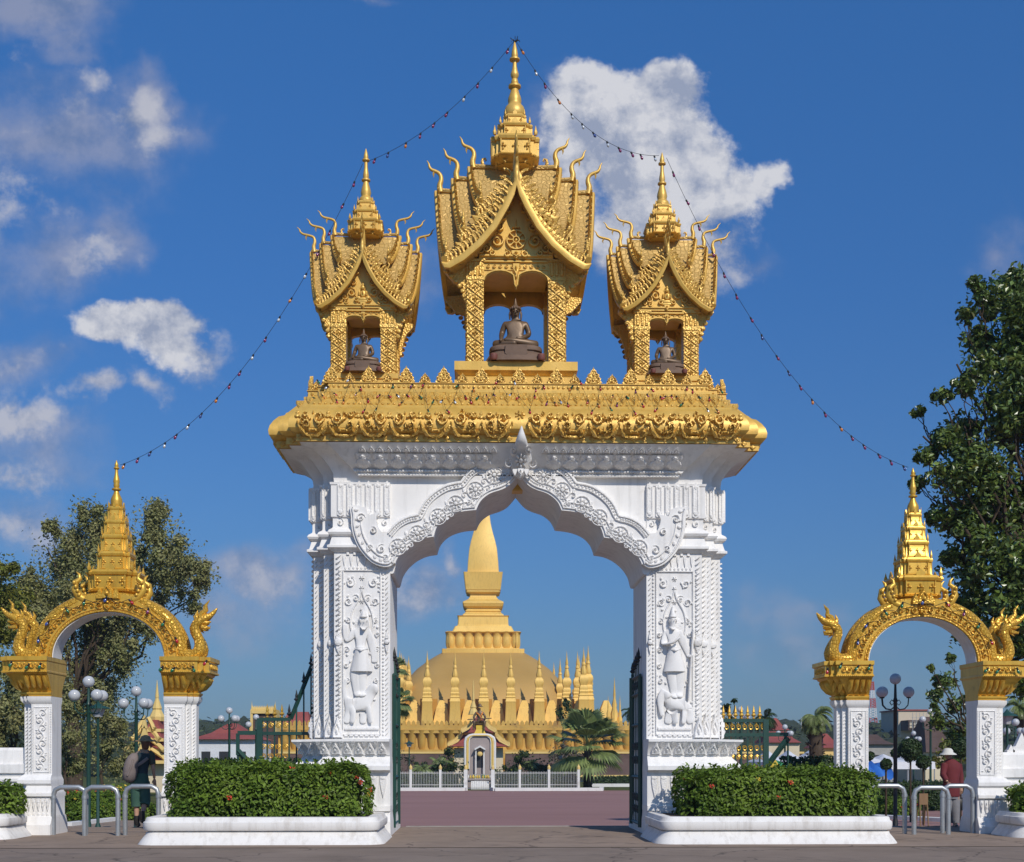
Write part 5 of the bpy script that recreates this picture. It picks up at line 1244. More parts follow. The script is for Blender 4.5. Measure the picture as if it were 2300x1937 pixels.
# ---- white planters in front of the piers
def planter(x0, x1, y0, y1, label, h=.40):
    cx, cy, w, d = (x0+x1)/2, (y0+y1)/2, (x1-x0)/2, (y1-y0)/2
    def ring(o, z):
        pts = []; r = .32
        for qx, qy, a0 in ((1,1,0),(-1,1,90),(-1,-1,180),(1,-1,270)):
            for k in range(7):
                a = R(a0+15*k); pts.append((cx+qx*(w-r)+(r+o)*cos(a), cy+qy*(d-r)+(r+o)*sin(a), z))
        return pts
    m = MB()
    m.loft([ring(.0, -.02), ring(-.01, .02), ring(-.07, .10), ring(-.12, .16), ring(-.13, .195), ring(-.16, .20), ring(-.16, .215), ring(-.10, .225), ring(-.085, .25), ring(-.08, .32), ring(-.085, .35), ring(-.115, .37), ring(-.125, h-.02), ring(-.14, h-.004), ring(-.27, h), ring(-.29, h-.03)])
    o = m.build('planter', M_WBASE, smooth=45); tag(o, label, 'planter', 'white planters before the piers')
    s = MB(); s.loft([ring(-.30, h-.07), ring(-.30, h-.02)]); s.build('soil', M_SOIL, o)
    return o
yp = 19.85
PLX = [(fX(298, yp), fX(862, yp)), (fX(1474, yp), fX(2029, yp))]
planter(PLX[0][0], PLX[0][1], yp, 22.15, 'long white planter in front of the left main pier', .43); planter(PLX[1][0], PLX[1][1], yp, 22.15, 'long white planter in front of the right main pier', .43)
planter(fX(-330, 21.2), fX(80, 22.5), 21.2, 22.6, 'white planter cut by the left edge of the photo', .42); planter(fX(2216, 22.5), fX(2600, 21.2), 21.2, 22.6, 'white planter cut by the right edge of the photo', .42)
HG = 'clipped green hedges in the white planters'
hedge('hedge', fX(364, 20.4), fX(822, 20.4), 20.35, 21.85, .40, fZ(1722, 20.5), 'clipped hedge with red flowers in the planter by the left main pier', 'hedge', 15000, seed=1, flowers=9, group=HG)
hedge('hedge', fX(1536, 20.4), fX(1983, 20.4), 20.35, 21.85, .40, fZ(1734, 20.5), 'clipped hedge with red flowers in the planter by the right main pier', 'hedge', 15000, seed=2, flowers=8, group=HG)
hedge('hedge', fX(-330, 21.5), fX(64, 22.4), 21.55, 22.4, .38, fZ(1768, 21.6), 'clipped hedge at the left edge of the photo', 'hedge', 9000, seed=3, flowers=0, group=HG)
hedge('hedge', fX(2252, 22.4), fX(2600, 21.5), 21.55, 22.4, .38, fZ(1772, 21.6), 'clipped hedge at the right edge of the photo', 'hedge', 7000, seed=4, flowers=0, group=HG)
# ---- outer walls
def wall(x0, x1, y, zt_, label, merlons):
    m = MB(); w = .3
    xs = (x0, x1)
    prof = [(0, .12), (.35, .12), (.38, .06), (.45, .03), (zt_-.62, .03), (zt_-.6, .07), (zt_-.55, .07), (zt_-.53, .04), (zt_-.47, .04), (zt_-.45, .09), (zt_-.3, .09), (zt_-.28, .03), (zt_-.05, .0), (zt_, -.03)]
    m.loft([[(xs[0], y-w/2-o, z), (xs[1], y-w/2-o, z), (xs[1], y+w/2+o, z), (xs[0], y+w/2+o, z)] for z, o in prof])
    o = m.build('boundary_wall', M_WHITE); tag(o, label, 'wall')
    if merlons:
        for k, px_ in enumerate(merlons):
            c = MB(); hh, ww = px_[1], px_[2]; x = px_[0]
            c.prism([(x-ww, zt_-.003), (x-ww, zt_+hh*.25), (x-ww*.7, zt_+hh*.32), (x, zt_+hh), (x+ww*.7, zt_+hh*.32), (x+ww, zt_+hh*.25), (x+ww, zt_-.003)], y-.06, y+.06)
            c.build('merlon', M_WHITE, o)
    return o
wall(fX(-330, 23.2), ALX-1.53, 23.2, fZ(1680, 23.2), 'low white wall at the far left edge', None)
wall(ARX+1.53, fX(2600, 23.2), 23.2, fZ(1690, 23.2), 'low white wall with pointed merlons at the far right edge', [(fX(2292, 23.2), .36, .16), (fX(2268, 23.2), .14, .07), (fX(2330, 23.2), .14, .07), (fX(2370, 23.2), .36, .16), (fX(2440, 23.2), .36, .16)])
# ---- steel barrier hoops
def hoop(px0, px1, py, Y, rot, label):
    x0, x1 = fX(px0, Y), fX(px1, Y); z = fZ(py, Y); r = .042; cx = (x0+x1)/2; w = (x1-x0)/2
    pts = [(-w, 0, -.05), (-w, 0, z-.14), (-w+.03, 0, z-.05), (-w+.12, 0, z), (w-.12, 0, z), (w-.03, 0, z-.05), (w, 0, z-.14), (w, 0, -.05)]
    m = MB(); m.tube(pts, r, 12)
    for s in (-1, 1): m.lathe([(.05, z-.2), (.05, z-.155)], (s*w, 0, 0), 12)
    o = m.build('barrier_hoop', M_STEEL, loc=(cx, Y, 0), smooth=50); o.rotation_euler[2] = rot
    tag(o, label, 'barrier', 'steel barrier hoops in the side entrances'); return o
hoop(120, 193, 1768, 22.6, 0, 'steel hoop nearest the left pillar of the left arch'); hoop(190, 265, 1768, 22.3, 0, 'middle steel hoop under the left arch'); hoop(281, 356, 1766, 22.45, 0, 'steel hoop in front of the walking person')
hoop(1950, 2032, 1766, 22.5, 0, 'steel hoop beside the right planter'); hoop(2053, 2130, 1770, 22.3, 0, 'middle steel hoop under the right arch'); hoop(2117, 2185, 1766, 22.7, 0, 'steel hoop nearest the right pillar of the right arch')
# ---- green iron gates
def picket(m, x, y, z0, z1, gold=False, r=.013):
    m.mi = 0; m.box((x, y, (z0+z1)/2), (r*2, r*2, z1-z0)); m.mi = 2 if gold else 1
    m.lathe([(.012, 0), (.03, .02), (.012, .04), (.05, .08), (.02, .12), (.028, .14), (.002, .26)], (x, y, z1-.02), 6); m.mi = 0
def scrollz(m, x, y, z, r, n=1, rad=.014, s=1, ax='x'):
    for k in range(n):
        pts = []
        for i in range(22):
            t = i/21; a = 2*PI*(1.35*t); rr = r*(1-.75*t)
            d = rr*cos(a)*s; pts.append((x+d, y, z+rr*sin(a)) if ax == 'x' else (x, y+d, z+rr*sin(a)))
        m.tube(pts, rad, 5)
def leaf_gate(px_h, Yh, px_f, Yf, label, flip):
    """open gate leaf: hinge at (px_h, Yh), free edge at (px_f, Yf)"""
    hx, fx = fX(px_h, Yh), fX(px_f, Yf); e = empty('gate_leaf', (hx, Yh, 0), label, 'gate', 'green iron leaves of the main gate')
    L_ = math.hypot(fx-hx, Yf-Yh); dx, dy = (fx-hx)/L_, (Yf-Yh)/L_
    zt = fZ(1523, Yf)
    def pt(t, z): return (hx+dx*t, Yh+dy*t, z)
    def bar(m, t0, z0, t1, z1, w): m.tube([pt(t0, z0), pt(t1, z1)], w*.7, 4)
    m = MB(); m.tube([pt(L_, .1), pt(L_, zt)], .055, 4); m.tube([pt(0.02, .1), pt(0.02, zt-.05)], .04, 4)
    for z in (.16, 1.0, 1.95, zt-.35, zt-.03): bar(m, 0, z, L_, z, .045)
    m.build('frame', M_IRON, e, smooth=30)
    m = MB(); n = 5
    for k in range(1, n):
        t = L_*k/n; p_ = pt(t, 0); picket(m, p_[0], p_[1], .16, zt+.05+.25*(1-k/n), False, .008)
    p_ = pt(L_, 0); picket(m, p_[0], p_[1], zt-.1, zt+.06, False, .02)
    m.build('pickets', [M_IRON, M_IRONB, M_IGOLD], e)
    m = MB(); m.mi = 0
    for k in range(n):
        t = L_*(k+.5)/n; p_ = pt(t, 0)
        for z in (.4, .62, 1.3, 1.55, zt-.2): scrollz(m, p_[0], p_[1], z, .09, 1, .009, 1 if k % 2 else -1, 'y')
    m.build('scrolls', M_IRONB, e, smooth=60)
leaf_gate(1438, 22.95, 1420, 24.3, 'open green gate leaf against the right pier', 1)
leaf_gate(884, 22.95, 893, 24.3, 'open green gate leaf against the left pier', 0)
def side_fence(s, pxp, pxend, Y, ytop, ymid, label):
    e = empty('iron_gate', (fX(pxp, Y), Y, 0), label, 'gate', 'green and gold iron gates beside the piers')
    x0 = fX(pxp, Y); x1 = fX(pxend, Y); zt, zm = fZ(ytop, Y), fZ(ymid, Y); d = 1 if x1 > x0 else -1; n = 11; st = abs(x1-x0)/7.2
    m = MB(); m.box((x0, Y, zt/2), (.10, .08, zt)); 
    m.box(((x0+x1)/2, Y, zm), (abs(x1-x0), .06, .06)); m.box(((x0+x1)/2, Y, .3), (abs(x1-x0), .06, .06))
    a = x0+d*st*4.2
    if s < 0:
        m.box(((x0+a)/2, Y, zt-.02), (abs(a-x0), .06, .06)); m.tube([(a, Y, zt-.02), (x1, Y, zt+1.0)], .04, 4); m.tube([(a+.4, Y, zm), (x1, Y, zm+.55)], .03, 4)
    else: m.box(((x0+x1)/2, Y, zt-.02), (abs(x1-x0), .06, .06))
    m.build('frame', M_IRON, e)
    xb = x0-d*(.41 if s < 0 else .42); m = MB(); m.box(((x0+xb)/2, Y+.02, zm+.01), (abs(x0-xb), .07, .075)); m.box((xb, Y+.02, zm-.2), (.06, .06, .4)) if s < 0 else None
    m.tube([(xb, Y+.02, zm-.05 if s > 0 else zm-.32), (x0, Y+.02, zm-.62 if s > 0 else zm-.75)], .055, 4); m.tube([(xb-d*.0, Y+.02, 0), (xb, Y+.02, zm-.1)], .018, 5)
    m.build('brace', M_IRON, e)
    m = MB()
    for k in range(1, 8):
        x = x0+d*st*k; zz_ = zt+.02
        if s < 0 and k > 4: zz_ = zt+.02+(k-4.2)/3*1.0
        picket(m, x, Y, .1, zz_, gold=(s > 0 or k < 4))
    m.build('pickets', [M_IRON, M_IRONB, M_IGOLD], e)
    m = MB()
    for k in range(0, 7):
        x = x0+d*st*(k+.5); 
        if s < 0 and k > 3: continue
        scrollz(m, x, Y, zm+.14, .055, 1, .011, d); m.tube([(x, Y, zm+.19), (x-.03, Y, zm+.26), (x+.02, Y, zm+.3)], .011, 5)
        for z in (zm-.25, zm-.62, zm-.95):
            if z > .2: scrollz(m, x, Y, z, .055, 1, .011, d); scrollz(m, x, Y, z-.17, .05, 1, .011, -d); m.tube([(x-d*.055, Y, z+.05), (x-d*.06, Y, z-.2)], .010, 5); m.tube([(x+d*.055, Y, z+.05), (x+d*.06, Y, z-.2)], .010, 5)
    m.build('scrolls', M_IGOLD, e, smooth=60)
side_fence(-1, 584, 702, 23.7, 1614, 1648, 'green iron gate with rising spear tops left of the left pier')
side_fence(1, 1720, 1622, 23.7, 1616, 1651, 'green iron gate with golden spear tops right of the right pier')
# ---- string lights
def bulb_mb(c, col, k=1.0, tilt=0.0):
    m = MB(); 
    m.mi = 0; m.lathe([(.022*k, 0), (.024*k, -.055*k), (.018*k, -.06*k)], (0,0,0), 8)
    m.mi = 1; m.lathe([(.018*k, -.058*k), (.032*k, -.085*k), (.034*k, -.105*k), (.024*k, -.135*k), (.004*k, -.148*k)], (0,0,0), 10)
    ct, st = cos(tilt), sin(tilt); m.v = [(x*ct-z*st, y, x*st+z*ct) for x, y, z in m.v]
    return m.build('bulb', [M_WIRE, BULBS[col]], None, loc=c, smooth=50)
BPROTO = {}
def bulb(parent, p_, col, tilt, k=1.0):
    key = (col, k)
    if key not in BPROTO:
        o = bulb_mb((0,0,0), col, k); BPROTO[key] = o
    else: o = BPROTO[key].copy(); COL.objects.link(o)
    o.parent = parent; o.location = Vector(p_)-wpos(parent); o.rotation_euler[1] = tilt; return o
def string(p0, p1, sag, n, label, seed, group='strings of coloured bulbs', tilt0=0.4):
    p0, p1 = Vector(p0), Vector(p1); rn = random.Random(seed)
    f = lambda t: p0.lerp(p1, t)-Vector((0, 0, 4*sag*t*(1-t)))
    e = empty('string_lights', tuple(p0), label, 'string lights', group)
    m = MB(); m.tube([f(i/30) for i in range(31)], .0042, 4); m.build('wire', M_WIRE, e)
    for i in range(n):
        t = (i+.55+rn.uniform(-.12,.12))/n; bulb(e, f(t), rn.choice((5,5,5,4,3,2)), rn.uniform(-.2,.2)+tilt0*(1 if p1.x < p0.x else -1), .75)
    return e
tipC = P(1157, 90, YC); dkL = P(828, 362, YC-.05); dkR = P(1480, 350, YC-.05); tipL = P(270, 1045, 23.05); tipR = P(2040, 1050, 23.05)
string(tipC, dkL, .30, 10, 'string of small bulbs from the central spire down to the left spire', 1)
string(P(815, 368, YC-.05), tipL, 1.0, 19, 'string of small bulbs from the left shrine spire to the left arch', 2)
string(tipC, dkR, .55, 12, 'string of small bulbs from the central spire down to the right spire', 3)
string(P(1497, 355, YC-.05), tipR, 1.05, 19, 'string of small bulbs from the right shrine spire to the right arch', 4)
# tangle at the very tip
e = empty('wire_knot', tuple(P(1157, 92, YC)), 'knot of dark wires tied at the tip of the central spire', 'wire')
m = MB(); rn = random.Random(3); c0 = P(1157, 95, YC)
for k in range(9):
    a = rn.random()*6.28; m.tube([c0, c0+Vector((cos(a)*.05, sin(a)*.05, rn.uniform(-.02,.06))), c0+Vector((cos(a)*.09, sin(a)*.09, rn.uniform(-.03,.12)))], .007, 4)
m.tube([c0, c0+Vector((0,0,.11))], .006, 4); m.build('wires', M_WIRE, e)
# garland over the cornice front
def garland():
    rn = random.Random(11); e = empty('string_lights', (XC, YF-.1, ZDECK), 'zigzag garland of coloured bulbs draped over the golden cornice', 'string lights', 'strings of coloured bulbs')
    m = MB(); pts = []; n = 76; u = -3.55; rows = [ZDECK+.02, zo(872,.12), zo(890,.25), zo(905,.35), zo(922,.56)]
    seqs = [(1, 3), (2, 4), (0, 2)]
    for k in range(n):
        uu = -3.5+7.0*k/(n-1)+rn.uniform(-.04,.04); r_ = rn.choice((1,2,2,3,3,4,4,0)); z = rows[r_]+rn.uniform(-.05,.04)
        q = fc(uu, min(z, ZDECK-.01), .035) if z < ZDECK else (XC+uu, YF-.17, z)
        pts.append(Vector(q)); bulb(e, Vector(q)+Vector((0,-.03,0)), rn.choice((0,0,1,1,3,5,4,0)), rn.uniform(-.9,.9), .6)
    for a, b in zip(pts, pts[1:]):
        mid = (a+b)/2+Vector((0, -.05, -.03)); m.tube([a, mid, b], .003, 3)
    m.build('wire', M_WIRE, e)
garland()
for cx_, lab in ((ALX, 'bulb garland wound along the left small arch'), (ARX, 'bulb garland wound along the right small arch')):
    rn = random.Random(5); e = empty('string_lights', (cx_, 22.7, 3.1), lab, 'string lights', 'strings of coloured bulbs'); m = MB(); pts = []
    for k in range(19):
        a = PI*(.06+.88*k/18); r_ = .45+.35*(k % 2); pts.append(Vector((cx_+(.977+.353*r_)*cos(a), 22.62, 3.11+(.8+.33*r_)*sin(a)))); bulb(e, pts[-1], rn.choice((1,1,1,2,0,5)), rn.uniform(-.8,.8), .8) if k % 2 else None
    for s in (-1, 1):
        for q in (1.05, 1.25, 1.55, 1.8): bulb(e, Vector((cx_+s*q, 22.35, 3.0+rn.uniform(-.08,.05))), rn.choice((1,1,0)), rn.uniform(-.8,.8), .8)
    m.tube(pts, .006, 4); m.build('wire', M_WIRE, e)
# ---- lamps
def globe_lamp(px_, py_top, Y, label, arms=(180, -40, 40), zdrop=.35, black=False, grp='globe street lamps'):
    x = fX(px_, Y); z = fZ(py_top, Y); g0 = G(Y); e = empty('street_lamp', (x, Y, g0), label, 'street lamp', grp); im = M_IRONB if black else M_IRON
    z -= g0
    m = MB(); m.lathe([(.11, 0), (.11, .1), (.07, .16), (.07, .5), (.055, .56), (.05, z-.6), (.065, z-.58), (.04, z-.5), (.03, z-.14), (.06, z-.13), (.06, z-.1)], (0,0,0), 12)
    m.build('pole', im, e, loc=(0,0,0), smooth=50)
    m = MB()
    for a in arms:
        c_, s_ = cos(R(a)), sin(R(a)); q = lambda r, zz_: (r*c_, r*s_, zz_)
        m.tube([q(.03, z-.75), q(.12, z-.82), q(.25, z-.80), q(.34, z-.70), q(.36, z-zdrop-.16)], .016, 6); m.tube([q(.03, z-.62), q(.1, z-.56), q(.15, z-.63), q(.1, z-.7), q(.05, z-.66)], .011, 5)
        m.lathe([(.06, 0), (.06, .03)], (.36*c_, .36*s_, z-zdrop-.165), 10)
    m.build('arm_scrolls', im, e, loc=(0,0,0), smooth=50)
    for q in [(0, 0, z)] + [(.36*cos(R(a)), .36*sin(R(a)), z-zdrop) for a in arms]:
        m = MB(); m.ball((0,0,0), .148, 20, 14); m.build('globe', M_GLOBE, e, loc=q, smooth=80)
globe_lamp(199, 1533, 33, 'tall four globe lamp nearest under the left arch')
globe_lamp(306, 1554, 37, 'four globe lamp above the walking person')
globe_lamp(515, 1597, 56, 'four globe lamp in front of the long red roof')
globe_lamp(575, 1612, 62, 'globe lamp half hidden by the left green gate')
globe_lamp(2011, 1524, 34, 'tall black four globe lamp under the right arch', arms=(185, 150, 0), black=True)
globe_lamp(2090, 1598, 58, 'globe lamp in front of the beige building', arms=(180, 20, -60)); globe_lamp(2052, 1647, 78, 'farthest small globe lamp under the right arch')
globe_lamp(1763, 1633, 70, 'globe lamp beside the red tiled house'); globe_lamp(1663, 1594, 60, 'globe lamp behind the right green gate')
globe_lamp(2281, 1622, 50, 'globe lamp by the right edge of the photo')
def lantern(px_, py_, Y, label, h=None, k=1.0):
    x = fX(px_, Y); g0 = G(Y); z = fZ(py_, Y)-g0; e = empty('lantern_post', (x, Y, g0), label, 'street lamp')
    m = MB(); m.lathe([(.09, 0), (.09, .1), (.05, .2), (.04, z-.25), (.05, z-.22)], (0,0,0), 10); m.build('pole', M_IRON, e, loc=(0,0,0), smooth=50)
    m = MB(); m.lathe([(.08*k, z-.2), (.15*k, z+.05)], (0,0,0), 6); m.build('glass', M_GLOBE, e, loc=(0,0,0))
    m = MB(); m.lathe([(.24*k, z+.05), (.22*k, z+.09), (.08*k, z+.16), (.05*k, z+.2), (.01, z+.28)], (0,0,0), 12); m.build('hood', M_IRON, e, loc=(0,0,0), smooth=50)
lantern(220, 1597, 40, 'green hooded lantern beside the left globe lamp', k=1.6); lantern(919, 1672, 97, 'small lantern post left of the royal monument', k=1.6); lantern(2262, 1612, 40, 'green hooded lantern by the right wall', k=1.4)
e = empty('street_lamp', (fX(1259, 98), 98, G(98)), 'small single globe lamp on a white post beside the fan palm', 'street lamp')
m = MB(); m.lathe([(.04, 0), (.04, 2.3)], (0,0,0), 8); m.build('pole', M_KERB, e, loc=(0,0,0)); m = MB(); m.ball((0,0,2.42), .17); m.build('globe', M_GLOBE, e, loc=(0,0,0), smooth=80)
# ================= the great stupa far behind
def sqring(cx, cy, h, z, r=.12, n=6, hy=None):
    hy = hy or h; rr = r*h; pts = []
    for qx, qy, a0 in ((1,1,0),(-1,1,90),(-1,-1,180),(1,-1,270)):
        for k in range(n):
            a = R(a0+90*k/(n-1)); pts.append((cx+qx*(h-rr)+rr*cos(a), cy+qy*(hy-rr)+rr*sin(a), z))
    return pts
YS = 185.0; sx_ = fX(1085, YS); kS = YS/F
st = empty('stupa', (sx_, YS, G(YS)), 'great golden stupa seen far behind through the archway', 'stupa')
hw = lambda px: px*kS
Zs = lambda py: fZ(py, YS)
m = MB(); m.loft([sqring(sx_, YS, hw(w), Zs(y), r, hy=hw(w)*(1+.33*min(1,(y-1474)/86))) for y, w, r in ((1700,205,.5),(1640,200,.5),(1600,193,.48),(1560,178,.45),(1535,163,.42),(1510,142,.38),(1490,118,.33),(1478,100,.28),(1474,92,.2))])
m.build('dome', M_GDOME, st, smooth=60)
m = MB(); L2 = [(1475,90,.03),(1465,90,.03),(1464.5,80,.03),(1463,80,.03)]
m.loft([sqring(sx_, YS, hw(w), Zs(y), r, 3) for y, w, r in L2])
for a in range(4):       # lotus petals around the collar
    ca, sa = round(cos(a*PI/2)), round(sin(a*PI/2))
    for k in range(8):
        u = hw(-72+20.5*k); fn = lambda p_, q_, h: (sx_+p_*ca+(hw(72)+h)*sa, YS+p_*sa-(hw(72)+h)*ca, q_)
        m.loft([[fn(u+hw(w)*cos(t), Zs(y), hw(dp)*abs(sin(t))) for t in [PI*i/8 for i in range(9)]] for y, w, dp in ((1464,7,2),(1459,9.3,5),(1450,10.1,8),(1440,9.6,7),(1433,9,7),(1429,10.5,10),(1427,11,12),(1425.5,6,4))], closed=False)
m.loft([sqring(sx_, YS, hw(w), Zs(y), .05, 3) for y, w in ((1464,74),(1430,72),(1428,83),(1426,80))])
m.build('lotus_collar', M_GFAR, st, smooth=40)
m = MB()
BD = [(1428,68),(1425,68),(1413,62),(1412.5,58),(1409,56),(1392,55),(1389,57),(1388,46),(1386,45.5),(1379,38),(1377.5,40),(1374,37),(1371.5,36),(1370,38),(1367,43),(1360,45.5),(1357,45),(1352,36),(1350,33),(1348,32),(1346,30),(1341,29),(1338,30),(1335,37),(1333,37.5),(1331,37),(1330,39),(1291,43.5),(1290.5,40),(1290,35)]
m.loft([sqring(sx_, YS, hw(w), Zs(y), .05, 3) for y, w in BD])
m.build('tiered_neck', M_GFAR, st, smooth=20)
m = MB()
m.loft([sqring(sx_, YS, hw(w), Zs(y), .04, 3) for y, w in ((1291,35),(1269,33.8),(1253,32.3),(1237,30.6),(1221,27.2),(1205,22.8),(1191,19.3),(1181,17.3),(1170,15.8),(1159,14.4),(1140,12.8),(1110,10.8),(1070,8),(1030,5),(990,1)) ])
m.build('bud_spire', M_GFAR, st, smooth=28)
YT = 165.0
m = MB(); zt0 = fZ(1628, YT)
cx0 = fX(1116, YT); hwT = (fX(1334, YT)-fX(898, YT))/2
m.loft([sqring(cx0, YT+hwT, hwT+.6, z, .01, 3) for z in (G(160)-.5, zt0)])
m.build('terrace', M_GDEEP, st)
def spirelet(x, y, ytop, ybase, Y, k=1.0, parent=None, body=True):
    zb = fZ(ybase, Y); zt = fZ(ytop, Y); H = zt-zb; m = MB()
    P_ = [(0,.0,.085),(0,.02,.08),(.28,.3,.068),(.30,.31,.074),(.33,.34,.066),(.345,.36,.062),(.36,.37,.068),(.38,.40,.056),(.41,.42,.062),(.43,.45,.052),(.46,.47,.056),(.49,.51,.044),(.52,.53,.052),(.56,.57,.062),(.6,.62,.055),(.63,.64,.034)]
    rings = []
    for t, _, w in P_: rings.append(sqring(x, y, w*H*k*1.0, zb+H*t, .06, 2))
    m.loft(rings)
    m.lathe([(.036*H, .635*H), (.042*H, .66*H), (.028*H, .72*H), (.022*H, .75*H), (.03*H, .76*H), (.016*H, .8*H), (.022*H, .82*H), (.008*H, .9*H), (.001, H)], (x, y, zb), 8)
    return m.build('small_stupa', M_GFAR, parent, smooth=30)
sp0 = None
FRONT = [959.6, 1022, 1086.5, 1147, 1211, 1273]
protoS = spirelet(fX(959.6, YT), YT, 1461, 1626, YT, parent=st); px0 = Vector((fX(959.6, YT), YT, 0))
def rep(x, y, dz=0, sc=1):
    o = protoS.copy(); COL.objects.link(o)
    b = wpos(st); zb = fZ(1626, YT)-b.z
    o.location = Vector((x-b.x, y-b.y, zb+dz)) - Vector((px0.x-b.x, px0.y-b.y, zb))*sc; o.scale = (sc, sc, sc); return o
for p_ in FRONT[1:]: rep(fX(p_, YT), YT)
sp_ = fX(1022, YT)-fX(959.6, YT)
rep(fX(898, YT), YT)
for k in range(1, 8):
    rep(fX(1334, YT)-.4, YT+sp_*k); rep(fX(898, YT), YT+sp_*k)
for k in range(1, 7): rep(fX(898, YT)+sp_*k, YT+sp_*7.6)
rep(fX(1321, YT-2), YT-2, .0, 1.06); rep(fX(1303, YT+1), YT+3, 0, .97)
for q, Yq, dz_, sc_ in ((1258, 171, -.3, .98), (1244, 178, 0, .95), (1297, 168, .2, 1.0), (1311, 162.5, .1, 1.02), (918, 171, 0, .98)): rep(fX(q, Yq), Yq, dz_, sc_)
# flared buttress walls between the small stupas
m = MB()
for k in range(8):
    x = fX(898, YT)+sp_*k; zt_ = fZ(1572, YT+1); 
    m.loft([[(x+sp_/2-w, YT+.9-d, z), (x+sp_/2+w, YT+.9-d, z), (x+sp_/2+w, YT+3, z), (x+sp_/2-w, YT+3, z)] for z, w, d in ((G(160), .3*sp_, .3), (fZ(1622, YT), .30*sp_, .2), (fZ(1590, YT), .2*sp_, -.1), (fZ(1572, YT), .08*sp_, -.8))])
m.build('buttress', M_GFAR, st)
m = MB(); 
for k in range(7):
    x = fX(898, YT)+sp_*(k+.02); m.box((x+.0, YT+2.2, fZ(1600, YT)), (.62*sp_, 1.2, fZ(1568, YT)-fZ(1630, YT)))
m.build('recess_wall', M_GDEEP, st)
# crenellated parapet and lotus petal wall
YW = 152.0; xw0, xw1 = fX(560, YW), fX(1470, YW)
m = MB(); zc = fZ(1630, YW)
m.box(((xw0+xw1)/2, YW+2.5, (zc+fZ(1640, YW))/2), (xw1-xw0, 5, zc-fZ(1640, YW)))
m.box(((xw0+xw1)/2, YW+2.5, fZ(1644, YW)), (xw1-xw0+.3, 5.3, .35))
n = int((xw1-xw0)/.56)
for k in range(n):
    x = xw0+.56*k+.28; z0 = zc-.01
    m.prism([(x-.2, z0), (x-.22, z0+.3), (x-.12, z0+.5), (x, z0+.62), (x+.12, z0+.5), (x+.22, z0+.3), (x+.2, z0)], YW+.05, YW+.35)
m.build('parapet', M_GWALL, st)
m = MB(); z1, z0 = fZ(1641, YW), fZ(1684, YW)
m.box(((xw0+xw1)/2, YW+2.8, (z0+z1)/2), (xw1-xw0, 4.6, z1-z0)); n = int((xw1-xw0)/1.16)
for k in range(n):
    x = xw0+1.16*(k+.5); fn = lambda u, v, h: (x+u, YW+.5-h, v)
    m.loft([[fn(w*cos(t), z, dp*sin(t)) for t in [PI*i/8 for i in range(9)]] for z, w, dp in ((z0, .3, .1), (z0+.5*(z1-z0)*.4, .42, .35), (z0+(z1-z0)*.5, .46, .5), (z0+(z1-z0)*.8, .50, .62), (z0+(z1-z0)*.95, .56, .8), (z1, .58, .85))], closed=False)
m.box(((xw0+xw1)/2, YW+2.3, z0-.2), (xw1-xw0+.4, 5.4, .4)); m.box(((xw0+xw1)/2, YW+2.3, z0-.75), (xw1-xw0+.8, 6.0, .6))
m.build('petal_wall', M_GWALL, st, smooth=40)
for q in (1366, 1380, 1392.5):
    rep_h = (1520 if q == 1380 else 1562)
    mm = MB(); x = fX(q, 156); H = fZ(rep_h, 156)-fZ(1640, 156); mm.lathe([(.09*H, 0), (.09*H, .1*H), (.06*H, .2*H), (.075*H, .3*H), (.04*H, .42*H), (.05*H, .47*H), (.02*H, .6*H), (.025*H, .65*H), (.001, H)], (x, 156, fZ(1640, 156)), 8)
    mm.build('corner_pinnacle', M_GFAR, st, smooth=40)
# ---- cloister round the stupa
YCL = 132.0
def cloister(x0, x1, label):
    g = G(YCL)-.1; m = MB(); e = empty('cloister', ((x0+x1)/2, YCL, g), label, 'building', 'cloister walls round the stupa')
    zt_ = fZ(1741, YCL); m.box(((x0+x1)/2, YCL+2, (g+zt_)/2), (x1-x0, 3.6, zt_-g)); m.build('wall', M_CREAM, e)
    m = MB(); zr = fZ(1692, YCL+2)
    m.prism([(YCL-.5, zt_), (YCL+2, zr), (YCL+4.5, zt_), (YCL+4.5, zt_-.08), (YCL+2, zr-.12), (YCL-.5, zt_-.08)], x0-.2, x1+.2, 'x'); m.build('roof', M_ROOFB, e)
    m = MB(); m.box(((x0+x1)/2, YCL+2, zr+.05), (x1-x0+.4, .35, .2)); m.build('ridge', M_YWALL, e)
    m = MB(); m.box(((x0+x1)/2, YCL-.55, zt_-.1), (x1-x0+.4, .14, .2)); m.build('eave_board', M_YWALL, e)
cloister(fX(405, YCL), fX(1012, YCL), 'brown roofed cloister left of the royal monument'); cloister(fX(1140, YCL), fX(2000, YCL), 'brown roofed cloister right of the royal monument')
